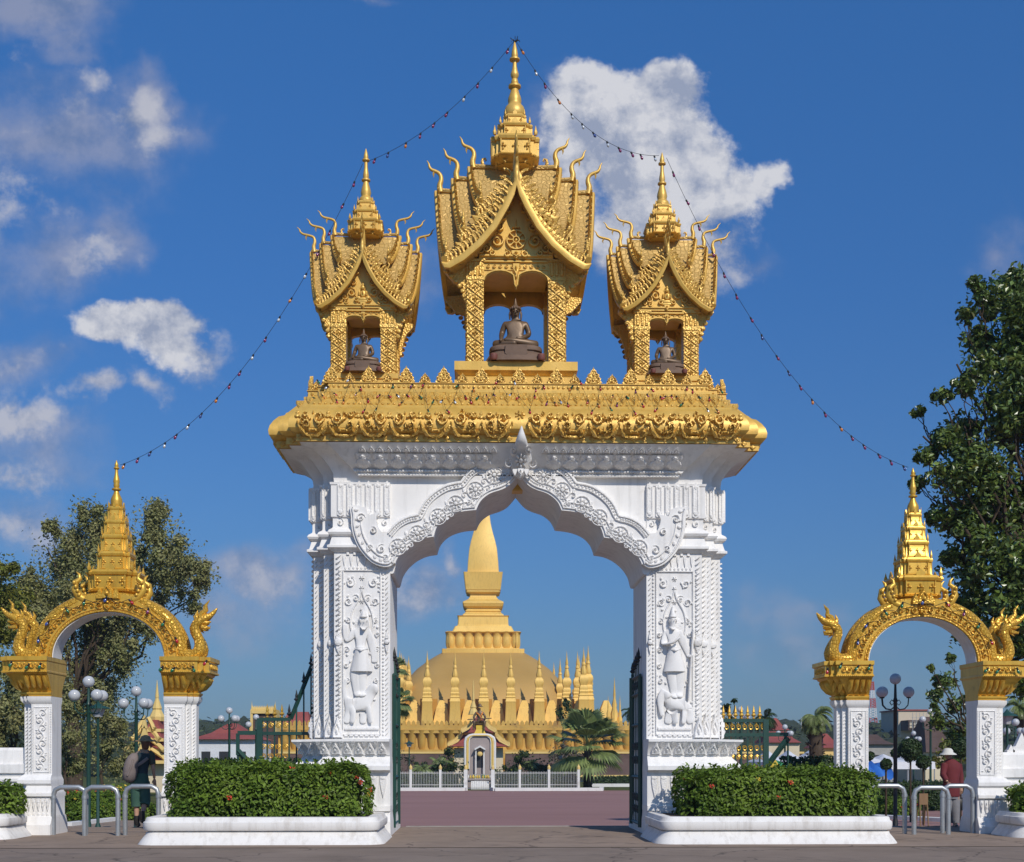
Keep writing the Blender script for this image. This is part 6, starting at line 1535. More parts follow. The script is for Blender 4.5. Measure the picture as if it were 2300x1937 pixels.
# ---- small gatehouse with two tiered red roofs behind the monument
YG = 120.0; gx = fX(1075, YG); kG = YG/F
e = empty('gatehouse', (gx, YG, G(YG)), 'small gatehouse with tiered dark red roofs behind the monument', 'building')
m = MB(); zz0 = G(YG)-.4; z1 = fZ(1680, YG); m.box((gx, YG+2, (zz0+z1)/2), (110*kG, 4, z1-zz0)); m.build('wall', M_CREAM, e)
m = MB()
def hip(m, cx, cy, w0, w1, d0, d1, za, zb): m.loft([[(cx-w0, cy-d0, za), (cx+w0, cy-d0, za), (cx+w0, cy+d0, za), (cx-w0, cy+d0, za)], [(cx-(w0+w1)*.46, cy-(d0+d1)*.46, za+(zb-za)*.4), (cx+(w0+w1)*.46, cy-(d0+d1)*.46, za+(zb-za)*.4), (cx+(w0+w1)*.46, cy+(d0+d1)*.46, za+(zb-za)*.4), (cx-(w0+w1)*.46, cy+(d0+d1)*.46, za+(zb-za)*.4)], [(cx-w1, cy-d1, zb), (cx+w1, cy-d1, zb), (cx+w1, cy+d1, zb), (cx-w1, cy+d1, zb)]])
hip(m, gx, YG+2, 68*kG, 34*kG, 3.2, 1.4, fZ(1677, YG), fZ(1650, YG)); hip(m, gx, YG+2, 38*kG, 14*kG, 2.2, .6, fZ(1646, YG), fZ(1626, YG)); hip(m, gx, YG+2, 18*kG, 2*kG, 1.2, .1, fZ(1622, YG), fZ(1602, YG))
m.build('roof', M_ROOFR, e)
m = MB(); m.box((gx, YG+2, fZ(1648, YG)), (62*kG, 3.4, .25)); m.box((gx, YG+2, fZ(1624, YG)), (24*kG, 2, .2))
for s in (-1, 1):
    for w0, w1, a, b, nn in ((68, 36, 1677, 1650, 12), (38, 14, 1646, 1626, 9), (18, 3, 1622, 1600, 6)):
        m.tube([(gx+s*w0*kG, YG-1.1, fZ(a, YG)), (gx+s*(w0+w1)*.46*kG, YG-.6, fZ(a*.6+b*.4, YG)), (gx+s*w1*kG, YG+.2, fZ(b, YG))], .1, 5)
        for i in range(nn):
            t = i/nn; x = gx+s*(w0+(w1-w0)*t)*kG; z = fZ(a+(b-a)*t, YG)-.15*sin(PI*t); m.lathe([(.09, 0), (.1, .15), (.02, .45)], (x, YG-.8+.8*t, z), 5)
m.lathe([(.5, 0), (.4, .3), (.25, .6), (.3, .7), (.1, 1.3), (.12, 1.4), (.02, 3.3)], (gx-12*kG, YG+2, fZ(1604, YG)), 8)
m.build('roof_trim', M_YWALL, e)
# ---- royal monument: pedestal with shrine niche, and the seated statue
YM = 101.0; kM = YM/F; mx = fX(1078, YM); gz = G(YM)
e = empty('monument_pedestal', (mx, YM, gz), 'tall arched pedestal draped with yellow garlands and holding a small white shrine', 'pedestal')
zt_ = fZ(1652, YM); ap = lambda w, z1, h: [(mx-w*kM, gz), (mx-w*kM, z1-h), (mx-w*kM*.93, z1-h*.45), (mx-w*kM*.7, z1-h*.1), (mx-w*kM*.5, z1), (mx+w*kM*.5, z1), (mx+w*kM*.7, z1-h*.1), (mx+w*kM*.93, z1-h*.45), (mx+w*kM, z1-h), (mx+w*kM, gz)]
m = MB(); m.prism(ap(30, zt_, .5), YM-.5, YM+1.2); m.build('stone_block', M_PINKG, e)
def hoop2(w, z1, h, r_, y, mt, nm):
    m = MB(); q = ap(w, z1, h); m.tube([(a, y, max(b, fZ(1727, YM))) for a, b in q[0:10]], r_, 7); m.build(nm, mt, e, smooth=60)
hoop2(33, zt_+.02, .5, .11, YM-.55, M_KERB, 'white_band'); hoop2(29, zt_-.02, .5, .07, YM-.62, M_YWALL, 'garland'); hoop2(26.5, zt_-.02, .5, .045, YM-.62, M_YEL, 'garland'); hoop2(24.5, zt_-.04, .5, .05, YM-.6, M_KERB, 'white_band')
m = MB(); zn = fZ(1675, YM); m.prism([(mx-12*kM, zn-.25), (mx, zn), (mx+12*kM, zn-.25), (mx+12*kM, zn-.38), (mx, zn-.14), (mx-12*kM, zn-.38)], YM-1.1, YM-.5); m.box((mx-9*kM, YM-.85, (gz+.8+zn-.3)/2), (.09, .09, zn-.3-gz-.8)); m.box((mx+9*kM, YM-.85, (gz+.8+zn-.3)/2), (.09, .09, zn-.3-gz-.8)); m.box((mx, YM-.8, gz+.4), (26*kM, .7, .8)); m.build('niche_shrine', M_KERB, e)
m = MB(); m.box((mx, YM-.52, fZ(1707, YM)), (14*kM, .03, 1.2)); m.build('niche_door', M_DARK, e)
m = MB(); m.ball((mx, YM-.9, fZ(1694, YM)), (6*kM, .12, .2), 10, 7); m.build('niche_face', M_YWALL, e)
m = MB(); rn = random.Random(4)
for k in range(26):
    x = mx+rn.uniform(-31, 31)*kM; m.mi = rn.choice((0, 0, 0, 1, 2, 3)); m.lathe([(.05, 0), (.09, .1), (.04, .22), (.001, .3)], (x, YM-.9+rn.uniform(-.2, .1), gz+.8), 6)
m.build('offerings', [M_YEL, M_RED, M_KERB, M_GREENC], e)
m = MB(); m.box((mx, YM-.8, gz+.72), (66*kM, .8, .14)); m.box((mx, YM-.75, gz+.35), (60*kM, .6, .6)); m.build('altar', M_PINKG, e)
m = MB()
for k in range(6): m.box((mx, YM-1.8-.32*k, gz+.55-.09*k), (40*kM, .34, .1+.02*k))
tag(m.build('monument_steps', M_KERB), 'white steps leading up to the royal monument', 'steps')
e = empty('seated_statue', (mx, YM+.2, zt_), 'dark seated statue with a broad hat and orange sash on the monument', 'statue')
m = MB(); m.loft([[(mx+sx2*w*kM, YM+.2+sy2*d, z) for sx2, sy2 in ((-1,-1),(1,-1),(1,1),(-1,1))] for w, d, z in ((15,.55,zt_), (15,.55,zt_+.12), (12,.5,zt_+.2), (8.5,.45,zt_+.45), (9,.45,zt_+.75), (8,.4,zt_+.78))]); m.build('throne', M_YEL, e)
V = lambda px_, py_, d=0: (fX(px_, YM)-mx, d, fZ(py_, YM)-zt_)
J = {'pel': (V(1077,1622,.1), .2), 'wai': (V(1077,1614,.1), .17), 'che': (V(1077,1604,.1), .21), 'nec': (V(1077,1596,.1), .08), 'hea': (V(1077,1590,.05), .12), 'shl': (V(1069,1601,.1), .11), 'ell': (V(1064,1611,.05), .09), 'hal': (V(1066,1618,-.3), .07), 'shr': (V(1085,1601,.1), .11), 'elr': (V(1090,1611,.05), .09), 'har': (V(1088,1618,-.3), .07),
     'hl': (V(1073,1623), .13), 'kl': (V(1065,1621,-.45), .12), 'al': (V(1064,1637,-.4), .08), 'fl': (V(1063,1640,-.6), .06), 'hr': (V(1081,1623), .13), 'kr': (V(1089,1621,-.45), .12), 'ar': (V(1087,1637,-.4), .08), 'fr': (V(1088,1640,-.6), .06)}
E = [('pel','wai'),('wai','che'),('che','nec'),('nec','hea'),('che','shl'),('shl','ell'),('ell','hal'),('che','shr'),('shr','elr'),('elr','har'),('pel','hl'),('hl','kl'),('kl','al'),('al','fl'),('pel','hr'),('hr','kr'),('kr','ar'),('ar','fr')]
o = skin('figure', J, E, M_BRONZE, e); o.location = (0, -.2, 0)
m = MB(); m.lathe([(.27, .0), (.25, .03), (.14, .05), (.13, .15), (.04, .24), (.01, .3)], (mx, YM+.1, fZ(1588, YM)), 14); m.build('hat', M_BRONZE, e, smooth=50)
m = MB(); m.tube([(fX(1070, YM), YM+.0, fZ(1601, YM)), (fX(1076, YM), YM-.18, fZ(1606, YM)), (fX(1082, YM), YM-.2, fZ(1614, YM)), (fX(1079, YM), YM-.15, fZ(1620, YM))], .05, 6, .5); m.tube([(fX(1084, YM), YM+.0, fZ(1600, YM)), (fX(1081, YM), YM-.18, fZ(1608, YM))], .05, 6, .5); m.build('sash', mat('orange_sash', (.6,.2,.02)), e, smooth=60)
m = MB(); m.tube([(fX(1050, YM), YM-.35, fZ(1617, YM)), (fX(1104, YM), YM-.35, fZ(1614, YM))], .035, 6); m.build('sword', M_BRONZE, e)
# ---- white railings in front of the monument
YR = 93.0; kR = YR/F
def railing(x0, x1, posts, label, extra_posts=()):
    e = empty('white_fence', ((x0+x1)/2, YR, G(YR)), label, 'fence', 'white railings before the monument'); g = G(YR); zt_ = fZ(1733, YR)
    m = MB(); n = int(abs(x1-x0)/.115)
    for k in range(n):
        x = x0+(x1-x0)*(k+.5)/n; m.tube([(x, YR, g+.02), (x, YR, zt_)], .011, 4)
    for z in (g+.1, g+.42, zt_-.12): m.box(((x0+x1)/2, YR, z), (abs(x1-x0), .03, .035))
    m.build('rail_panel', M_KERB, e)
    for p_ in posts:
        x = fX(p_, YR); m = MB(); w = .09 if p_ not in extra_posts else .13; zp = fZ(1729, YR)
        m.box((x, YR, (g+zp)/2), (w*2, w*2, zp-g)); po_ = m.build('post', M_KERB, e)
        m = MB(); m.lathe([(.08, 0), (.13, .04), (.1, .08), (.13, .16), (.1, .24), (.03, .34), (.005, .42)], (x, YR, zp-.01), 10); m.build('finial', M_YWALL, po_, smooth=50)
railing(fX(855, YR), fX(1046, YR), (922.5, 989, 1046), 'white railing with gold tipped posts left of the monument steps', (1046,))
railing(fX(1107, YR), fX(1300, YR), (1107, 1167.5, 1233, 1299.5), 'white railing with gold tipped posts right of the monument steps', (1107,))
m = MB(); 
for k in range(14): m.tube([(fX(1050+4*k, YR-.05), YR-.05, G(YR)+.05), (fX(1050+4*k, YR-.05), YR-.05, fZ(1738, YR))], .01, 4)
m.box((mx-.0, YR-.05, fZ(1740, YR)), (56*kR, .03, .03)); m.box((mx, YR-.05, G(YR)+.15), (56*kR, .03, .03)); tag(m.build('railing_gate', M_STEEL), 'thin metal gate between the two white railings', 'gate')
# ================= background buildings
def house(px0, px1, ye, yr, yb, Y, label, wallm, roofm, ridge=.5, d=6, name='house', wins=0, group=None):
    x0, x1 = fX(px0, Y), fX(px1, Y); g = min(G(Y)-.5, fZ(yb, Y)); ze, zr = fZ(ye, Y), fZ(yr, Y+d/2); cx = (x0+x1)/2; w = (x1-x0)/2
    e = empty(name, (cx, Y, g), label, 'building', group)
    m = MB(); m.box((cx, Y+d/2, (g+ze)/2), (2*w*.94, d*.9, ze-g)); m.build('wall', wallm, e)
    m = MB(); hip(m, cx, Y+d/2, w, w*ridge, d/2, d*.06, ze, zr); m.build('roof', roofm, e)
    for k in range(wins):
        m = MB(); x = cx-w*.8+1.6*w*(k+.5)/wins; m.box((x, Y+d*.05-.02, (ze*.6+g*.4)), (1.6*w/wins*.5, .06, (ze-g)*.35)); m.build('window', M_DARK, e)
    return e
house(425, 575, 1661, 1626, 1690, 105, 'long low pavilion with sagging red roof and white walls', M_TENT, M_ROOFR, .12, 9, 'pavilion', 3)
house(615, 705, 1640, 1600, 1700, 170, 'distant red roofed house behind the left green gate', M_CREAM, M_ROOFR, .5, 9, 'house', 2)
# ornate golden hall at the left
def hall(px_, Y, k, label):
    cx = fX(px_, Y); e = empty('temple_hall', (cx, Y, G(Y)-.3), label, 'temple'); kk = Y/F
    m = MB(); m.box((cx, Y+3, (G(Y)-.5+fZ(1705, Y))/2), (86*kk*k, 5, fZ(1705, Y)-G(Y)+.5)); m.build('wall', M_CREAM, e)
    m = MB(); t_ = MB()
    for w0, a, b in ((52, 1712, 1686), (42, 1686, 1664), (30, 1662, 1638), (19, 1640, 1616)):
        hip(m, cx, Y+3, w0*kk*k, w0*.45*kk*k, 3.4*w0/52, 1, fZ(a, Y), fZ(b, Y)); t_.box((cx, Y+3, fZ(a, Y)), (w0*2.02*kk*k, 6.9*w0/52, .22))
        for s in (-1, 1): t_.tube([(cx+s*w0*kk*k*1.08, Y-.4*w0/52, fZ(a-6, Y)), (cx+s*w0*kk*k, Y-.4*w0/52, fZ(a, Y)), (cx+s*w0*.7*kk*k, Y, fZ((a+b)/2, Y)), (cx+s*w0*.2*kk*k, Y+.2, fZ(b-3, Y))], .16, 5)
        t_.prism([(cx-w0*.3*kk, fZ(a-3, Y)), (cx, fZ(b-8, Y)), (cx+w0*.3*kk, fZ(a-3, Y))], Y-.5, Y-.2)
    t_.lathe([(.5, 0), (.55, .3), (.3, .8), (.35, .9), (.12, 1.6), (.14, 1.7), (.01, 2.9)], (cx, Y+3, fZ(1618, Y)), 8)
    m.build('roof', M_ROOFR, e); t_.build('roof_trim', M_YWALL, e)
hall(328, 88, 1.0, 'golden trimmed temple hall seen under the left arch')
e = empty('temple_gate', (fX(592, 118), 118, G(118)), 'ornate gold edged gate tower behind the left green gate', 'temple'); Yx = 118; kk = Yx/F; cx = fX(592, Yx)
m = MB(); m.box((cx, Yx+1, (G(Yx)-.5+fZ(1603, Yx))/2), (50*kk, 2, fZ(1603, Yx)-G(Yx)+.5)); m.build('wall', M_ROOFB, e)
m = MB()
for x in (-26, 26): m.box((cx+x*kk, Yx+.9, (fZ(1595, Yx)+fZ(1645, Yx))/2), (.22, 2.2, fZ(1595, Yx)-fZ(1645, Yx))); m.lathe([(.1, 0), (.03, .5), (.001, .9)], (cx+x*kk, Yx, fZ(1596, Yx)), 5)
m.box((cx, Yx+.9, fZ(1600, Yx)), (52*kk, 2.3, .3))
for k in range(14): m.lathe([(.1, 0), (.11, .2), (.01, .5)], (cx+(-24+3.7*k)*kk, Yx, fZ(1598, Yx)), 5)
m.build('gold_trim', M_YWALL, e)
e = empty('beige_building', (fX(2052, 230), 230, G(230)), 'beige flat roofed block with a red roof line, right background', 'building'); Yb = 230; x0, x1 = fX(2018, Yb), fX(2096, Yb)
m = MB(); m.box(((x0+x1)/2, Yb+5, (G(Yb)-1+fZ(1596, Yb))/2), (x1-x0, 10, fZ(1596, Yb)-G(Yb)+1)); m.build('wall', M_BEIGE, e)
m = MB(); m.box(((x0+x1)/2, Yb+5, fZ(1594.5, Yb)), (x1-x0+.5, 10.5, .25)); m.build('roof', M_ROOFR, e)
m = MB(); xa, xb = fX(2040, Yb-4), fX(2075, Yb-4); m.box(((xa+xb)/2, Yb-2, (fZ(1640, Yb-4)+fZ(1617, Yb-4))/2), (xb-xa, 4, fZ(1617, Yb-4)-fZ(1640, Yb-4))); m.build('annex', M_ROOFB, e)
for k in range(3): m = MB(); m.box((fX(2046+10*k, Yb-4), Yb-4.05, fZ(1628, Yb-4)), (.5, .1, 1.1)); m.build('window', M_BEIGE, e)
m = MB()
for k in range(5): m.box((fX(2050+8*k, Yb-5), Yb-5, fZ(1627, Yb-5)), (.06, .06, 4.2)); m.box((fX(2066, Yb-5), Yb-5, fZ(1612+7*k, Yb-5)), (2.9, .06, .06))
m.build('scaffold', M_STEEL, e)
house(1735, 1775, 1640, 1613, 1690, 150, 'small house with a pointed red roof, right background', M_CREAM, M_ROOFR, .15, 7, 'house', 0)
house(1725, 1800, 1668, 1643, 1700, 118, 'wide low brown red roof behind the right green gate', M_CREAM, M_ROOFR, .7, 7, 'house', 0)
house(1850, 1900, 1680, 1648, 1705, 92, 'orange red temple roof between the palm and right arch', M_YWALL, M_ROOFR, .2, 6, 'house', 0)
house(1945, 2012, 1672, 1650, 1700, 110, 'grey brown roofed shed under the right arch', M_GREYC, M_ROOFB, .5, 7, 'house', 1)
house(2080, 2160, 1690, 1610, 1710, 120, 'large brown roof among the trees under the right arch', M_CREAM, M_ROOFB, .3, 9, 'house', 0)
# lattice mast
Ym = 420; mxx = fX(1959, Ym); e = empty('radio_mast', (mxx, Ym, G(Ym)-2), 'thin red and white lattice radio mast on the horizon', 'mast'); zT = fZ(1530, Ym)
segs = [(1530,1550,0),(1550,1568,1),(1568,1590,0),(1590,1612,1),(1612,1650,0)]
for a, b, c_ in segs:
    m = MB(); za, zb = fZ(a, Ym), fZ(b, Ym); wa, wb = .35+(a-1530)*.01, .35+(b-1530)*.01
    for s in (-1, 1):
        for q in (-1, 1): m.tube([(mxx+s*wa, Ym+q*wa, za), (mxx+s*wb, Ym+q*wb, zb)], .14, 4)
    for k in range(4):
        t0, t1 = k/4, (k+1)/4; L0_, L1_ = wa+(wb-wa)*t0, wa+(wb-wa)*t1; z_0, z_1 = za+(zb-za)*t0, za+(zb-za)*t1
        m.tube([(mxx-L0_, Ym-L0_, z_0), (mxx+L1_, Ym-L1_, z_1)], .1, 4); m.tube([(mxx+L0_, Ym-L0_, z_0), (mxx-L1_, Ym-L1_, z_1)], .1, 4)
    m.build('mast_section', M_MASTR if c_ == 0 else M_MASTW, e)
m = MB(); m.tube([(fX(1800, 300), 300, G(300)), (fX(1800, 300), 300, fZ(1612, 300))], .14, 6); tag(m.build('flagpole', M_MASTW), 'plain white pole beside the distant palm', 'pole')
# ---- white tents, umbrella, tarps
def tent(px0, px1, ye, yp, Y, label):
    x0, x1 = fX(px0, Y), fX(px1, Y); cx = (x0+x1)/2; w = (x1-x0)/2; ze, zp = fZ(ye, Y), fZ(yp, Y); g = G(Y)
    e = empty('tent', (cx, Y, g), label, 'tent', 'white market tents'); m = MB(); N = 16
    ring = lambda f, z, sag: [(cx+w*f*c_, Y+2+2*f*s_, z) for c_, s_ in ((-1,-1),(-.33,-1),(.33,-1),(1,-1),(1,-.33),(1,.33),(1,1),(.33,1),(-.33,1),(-1,1),(-1,.33),(-1,-.33))]
    m.loft([ring(1.02, ze-.35, 0), ring(1.0, ze, 0), ring(.6, ze+(zp-ze)*.3, 0), ring(.25, ze+(zp-ze)*.7, 0), ring(.03, zp, 0)], cap0=False); m.build('canopy', M_TENT, e, smooth=50)
    m = MB(); 
    for a, b in ((-1,-1),(1,-1),(1,1),(-1,1)): m.tube([(cx+a*w*.98, Y+2+b*1.96, g), (cx+a*w*.98, Y+2+b*1.96, ze)], .03, 6)
    m.build('poles', M_STEEL, e)
for k, (a, b, lab) in enumerate(((1716, 1772, 'white peaked tent nearest the right green gate post'), (1766, 1818, 'second white peaked tent from the green gate post'), (1812, 1872, 'white peaked tent left of the palm and right arch'), (1930, 1990, 'white peaked tent seen under the right arch'), (1985, 2040, 'white tent beside the black globe lamp'), (2040, 2100, 'white tent behind the round topiary'))): tent(a, b, 1712, 1685 if k < 4 else 1694, 62, lab)
Yu = 50; ux = fX(1742, Yu); e = empty('market_umbrella', (ux, Yu, G(Yu)), 'striped purple yellow and green umbrella behind the right hedge', 'umbrella'); zt_ = fZ(1707, Yu)
for k in range(8):
    m = MB(); a0, a1 = R(45*k), R(45*k+45); r = .35
    m.add([(ux, Yu, zt_), (ux+r*cos(a0), Yu+r*sin(a0), zt_-.12), (ux+r*cos(a1), Yu+r*sin(a1), zt_-.12), (ux+r*1.5*cos(a1), Yu+r*1.5*sin(a1), zt_-.3), (ux+r*1.5*cos(a0), Yu+r*1.5*sin(a0), zt_-.3)], [(0,1,2), (1,4,3,2)]); m.build('panel', [M_PURP, M_GREENC, M_YEL, M_YEL, M_PURP, M_YEL, M_GREENC, M_GREENC][k], e)
m = MB(); m.tube([(ux, Yu, G(Yu)), (ux, Yu, zt_)], .02, 6); m.build('pole', M_STEEL, e)
# ================= vegetation
def limb(m, a, b, r0, r1, rn, n=6, wob=.12):
    a, b = Vector(a), Vector(b); L_ = (b-a).length; pts = [a.lerp(b, i/n)+Vector((rn.uniform(-1,1), rn.uniform(-1,1), rn.uniform(-.5,.5)))*L_*wob*(0 if i in (0,) else 1)*.5 for i in range(n+1)]
    m.tube(pts, [r0+(r1-r0)*i/n for i in range(n+1)], 7)
    return pts[-1]
def tree(name, px_base, Y, blobs, label, cat, lm, sz, dens, trunk_r, seed, fork_py, core=.55, depth=.8, group=None, bark=None, droop=0, shell=.35, extra=None):
    rn = random.Random(seed); k = Y/F; bx = fX(px_base, Y); g = G(Y); e = empty(name, (bx, Y, g), label, cat, group)
    t_ = MB(); fk = Vector((bx+rn.uniform(-.2,.2), Y, fZ(fork_py, Y))); base = Vector((bx, Y, g-.1))
    t_.tube([base, base+Vector((0,0,.25)), base.lerp(fk, .5)+Vector((trunk_r*.5,0,0)), fk], [trunk_r*1.5, trunk_r*1.1, trunk_r*.95, trunk_r*.8], 10)
    m = MB(); co = MB()
    for i, b in enumerate(blobs):
        px_, py_, r = b[:3]; dy = rn.uniform(-1, 1)*depth*max(60, r)*k; c = Vector((fX(px_, Y), Y+dy, fZ(py_, Y))); rr = r*k
        limb(t_, fk, c.lerp(fk, .12), trunk_r*.26, .015+trunk_r*.03, rn)
        for q in range(3):
            d = Vector((rn.uniform(-1,1), rn.uniform(-1,1), rn.uniform(-.6,1)))*rr*.9; limb(t_, c-(c-fk)*.15, c+d*.65, trunk_r*.05, .008, rn, 4, .2)
        n = int(dens*(r/60)**1.75)
        sub = max(5, int(r/9)); cs = []
        for q in range(sub):      # clumps inside the blob
            z = rn.uniform(-1,1); a = rn.random()*6.283; s_ = math.sqrt(1-z*z); rad = rn.random()**.45
            cs.append((c+Vector((s_*cos(a), s_*sin(a)*.9, z*.85))*rr*rad*.88, rr*rn.uniform(.2, .42)))
        for q in range(n):
            cc, cr = rn.choice(cs); z = rn.uniform(-1,1); a = rn.random()*6.283; s_ = math.sqrt(1-z*z); d = Vector((s_*cos(a), s_*sin(a), z)); kk = shell+(1-shell)*rn.random()
            p_ = cc+d*cr*kk
            if rn.random() < .16: p_ = c+Vector((max(-.85,min(.85,rn.gauss(0,.42))), rn.gauss(0,.4), max(-.8,min(.8,rn.gauss(0,.4)))))*rr
            if droop and rn.random() < .3: p_ -= Vector((0,0,rn.random()*droop*cr))
            m.mi = 1 if rn.random() < .06 else 0
            leafq(m, p_, d+Vector((0,0,.5)), sz, rn)
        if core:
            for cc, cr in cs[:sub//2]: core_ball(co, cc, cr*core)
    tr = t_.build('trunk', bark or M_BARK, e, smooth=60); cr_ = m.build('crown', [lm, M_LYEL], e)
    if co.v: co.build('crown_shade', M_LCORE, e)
    return e
tree('feathery_tree', 165, 68, [(150,1260,95),(225,1200,80),(195,1150,35),(95,1340,80),(352,1160,42),(372,1215,60),(410,1280,70),(330,1300,75),(455,1290,38),(65,1300,40),(240,1320,90),(180,1420,110),(335,1380,60),(95,1450,85),(285,1470,60),(200,1560,100),(425,1350,35),(35,1400,60),(120,1190,30),(290,1240,50)],
     'big feathery olive green tree behind the left arch', 'tree', M_LTREE, .18, 3900, .42, 21, 1600, core=0, droop=1.6, shell=.1)
tree('leafy_tree', -40, 60, [(10,1290,45),(-40,1330,80),(25,1350,40),(5,1420,50),(-60,1450,90),(15,1500,40)], 'bright green tree at the far left edge', 'tree', M_LYEL, .2, 2600, .3, 22, 1500, core=.5)
tree('leafy_tree', 20, 50, [(10,1560,60),(60,1600,55),(0,1640,70),(70,1680,40),(30,1500,45),(-60,1600,80)], 'dense olive tree above the left white wall', 'tree', M_LTREE, .16, 2600, .25, 23, 1690, core=.5)
for px_, Y, bl, lab, sd_ in ((155, 56, [(150,1600,45),(160,1660,50),(150,1540,35),(180,1710,45),(140,1720,40)], 'tall dark shrub by the left pillar under the left arch', 31),
                        (235, 58, [(235,1600,45),(250,1660,45),(225,1550,30),(240,1720,45),(270,1630,35)], 'tall dark shrub behind the two lamp posts', 32),
                        (290, 60, [(285,1680,35),(300,1730,40),(265,1720,40),(280,1640,25)], 'bushy shrub left of the walking person', 33)):
    tree('tall_shrub', px_, Y, bl, lab, 'shrub', M_LTREE, .13, 2300, .08, sd_, 1740, core=.6, shell=.3, group='shrubs in the left garden')
tree('bodhi_tree', 2340, 31, [(2235,650,55),(2275,700,60),(2190,625,20),(2175,690,25),(2205,745,40),(2260,790,80),(2190,830,45),(2150,870,28),(2110,890,22),(2075,905,16),(2250,900,95),(2170,960,55),(2130,985,35),(2100,1005,28),(2060,1030,22),(2190,1060,85),(2120,1080,50),(2075,1075,25),(2260,1130,110),(2160,1150,65),(2110,1160,30),(2230,1260,95),(2160,1250,45),(2250,1390,90),(2180,1350,55),(2170,1420,40),(2230,1500,55),(2290,1520,60),(2320,620,60),(2340,760,90),(2350,950,110),(2360,1150,110),(2350,1350,110)],
     'tall dark leafy tree at the right edge', 'tree', M_LTREE2, .16, 2700, .3, 24, 1450, core=.3, depth=.7, shell=.1)
tree('leafy_tree', 2180, 44, [(2140,1530,30),(2110,1560,22),(2160,1580,30),(2090,1500,10),(2130,1480,14),(2170,1640,35),(2120,1620,25),(2095,1590,14),(2150,1690,30)], 'loose leafy tree seen inside the right arch', 'tree', M_LTREE2, .16, 3600, .12, 25, 1650, core=0, shell=.1)
tree('leafy_tree', 2130, 75, [(2110,1690,25),(2140,1670,25),(2090,1710,22),(2150,1700,22)], 'yellow green bushy tree under the right arch', 'tree', M_LYEL, .22, 1700, .15, 26, 1730, core=.5)
tree('leafy_tree', 1637, 58, [(1635,1590,13),(1637,1615,14),(1640,1575,7)], 'narrow tree at the right edge of the right pier', 'tree', M_LDARK, .16, 2600, .08, 27, 1640)
tree('small_tree', 1268, 112, [(1268,1590,16),(1256,1600,12),(1281,1600,13),(1270,1575,10),(1262,1612,12)], 'small sparse tree in front of the stupa wall', 'tree', M_LDARK, .3, 1500, .1, 28, 1640, core=0)
tree('bare_shrub', 1262, 106, [(1245,1690,22),(1270,1680,25),(1290,1700,18),(1250,1710,16)], 'greyish twiggy shrub left of the fan palm', 'shrub', mat('grey_leaf', (.10,.09,.065), (.14,.12,.085), rough=.8, nscale=1.5, island=.4), .2, 1800, .12, 29, 1730, core=0, bark=M_TWIG)
tree('bare_shrub', 905, 108, [(900,1700,22),(925,1710,18),(893,1725,20)], 'greyish twiggy shrub beside the left gate leaf', 'shrub', MATS['grey_leaf'], .18, 1500, .1, 30, 1740, core=0, bark=M_TWIG)
for px_, py_, r, Y, lab, sd_ in ((1150, 1728, 24, 100, 'bushy shrub close to the right side of the monument', 47), (1232, 1726, 22, 101, 'bushy shrub left of the small white globe lamp', 48), (945, 1728, 22, 101, 'bushy shrub right of the small lantern post', 49), (1180, 1712, 34, 100, 'round green shrub right of the monument', 41), (1215, 1722, 22, 100, 'smaller green shrub beside the round one right of the monument', 42), (1015, 1708, 34, 100, 'dark green shrub left of the monument', 43), (1290, 1735, 18, 97, 'low green shrub beside the small white globe lamp', 44), (1120, 1735, 14, 99, 'small green shrub touching the monument base', 46)):
    tree('round_shrub', px_, Y, [(px_, py_, r), (px_-r*.5, py_+r*.5, r*.7), (px_+r*.5, py_+r*.5, r*.7)], lab, 'shrub', M_LDARK, .2, 1900, .08, sd_, py_+r*.8, core=.7, group='shrubs round the monument')
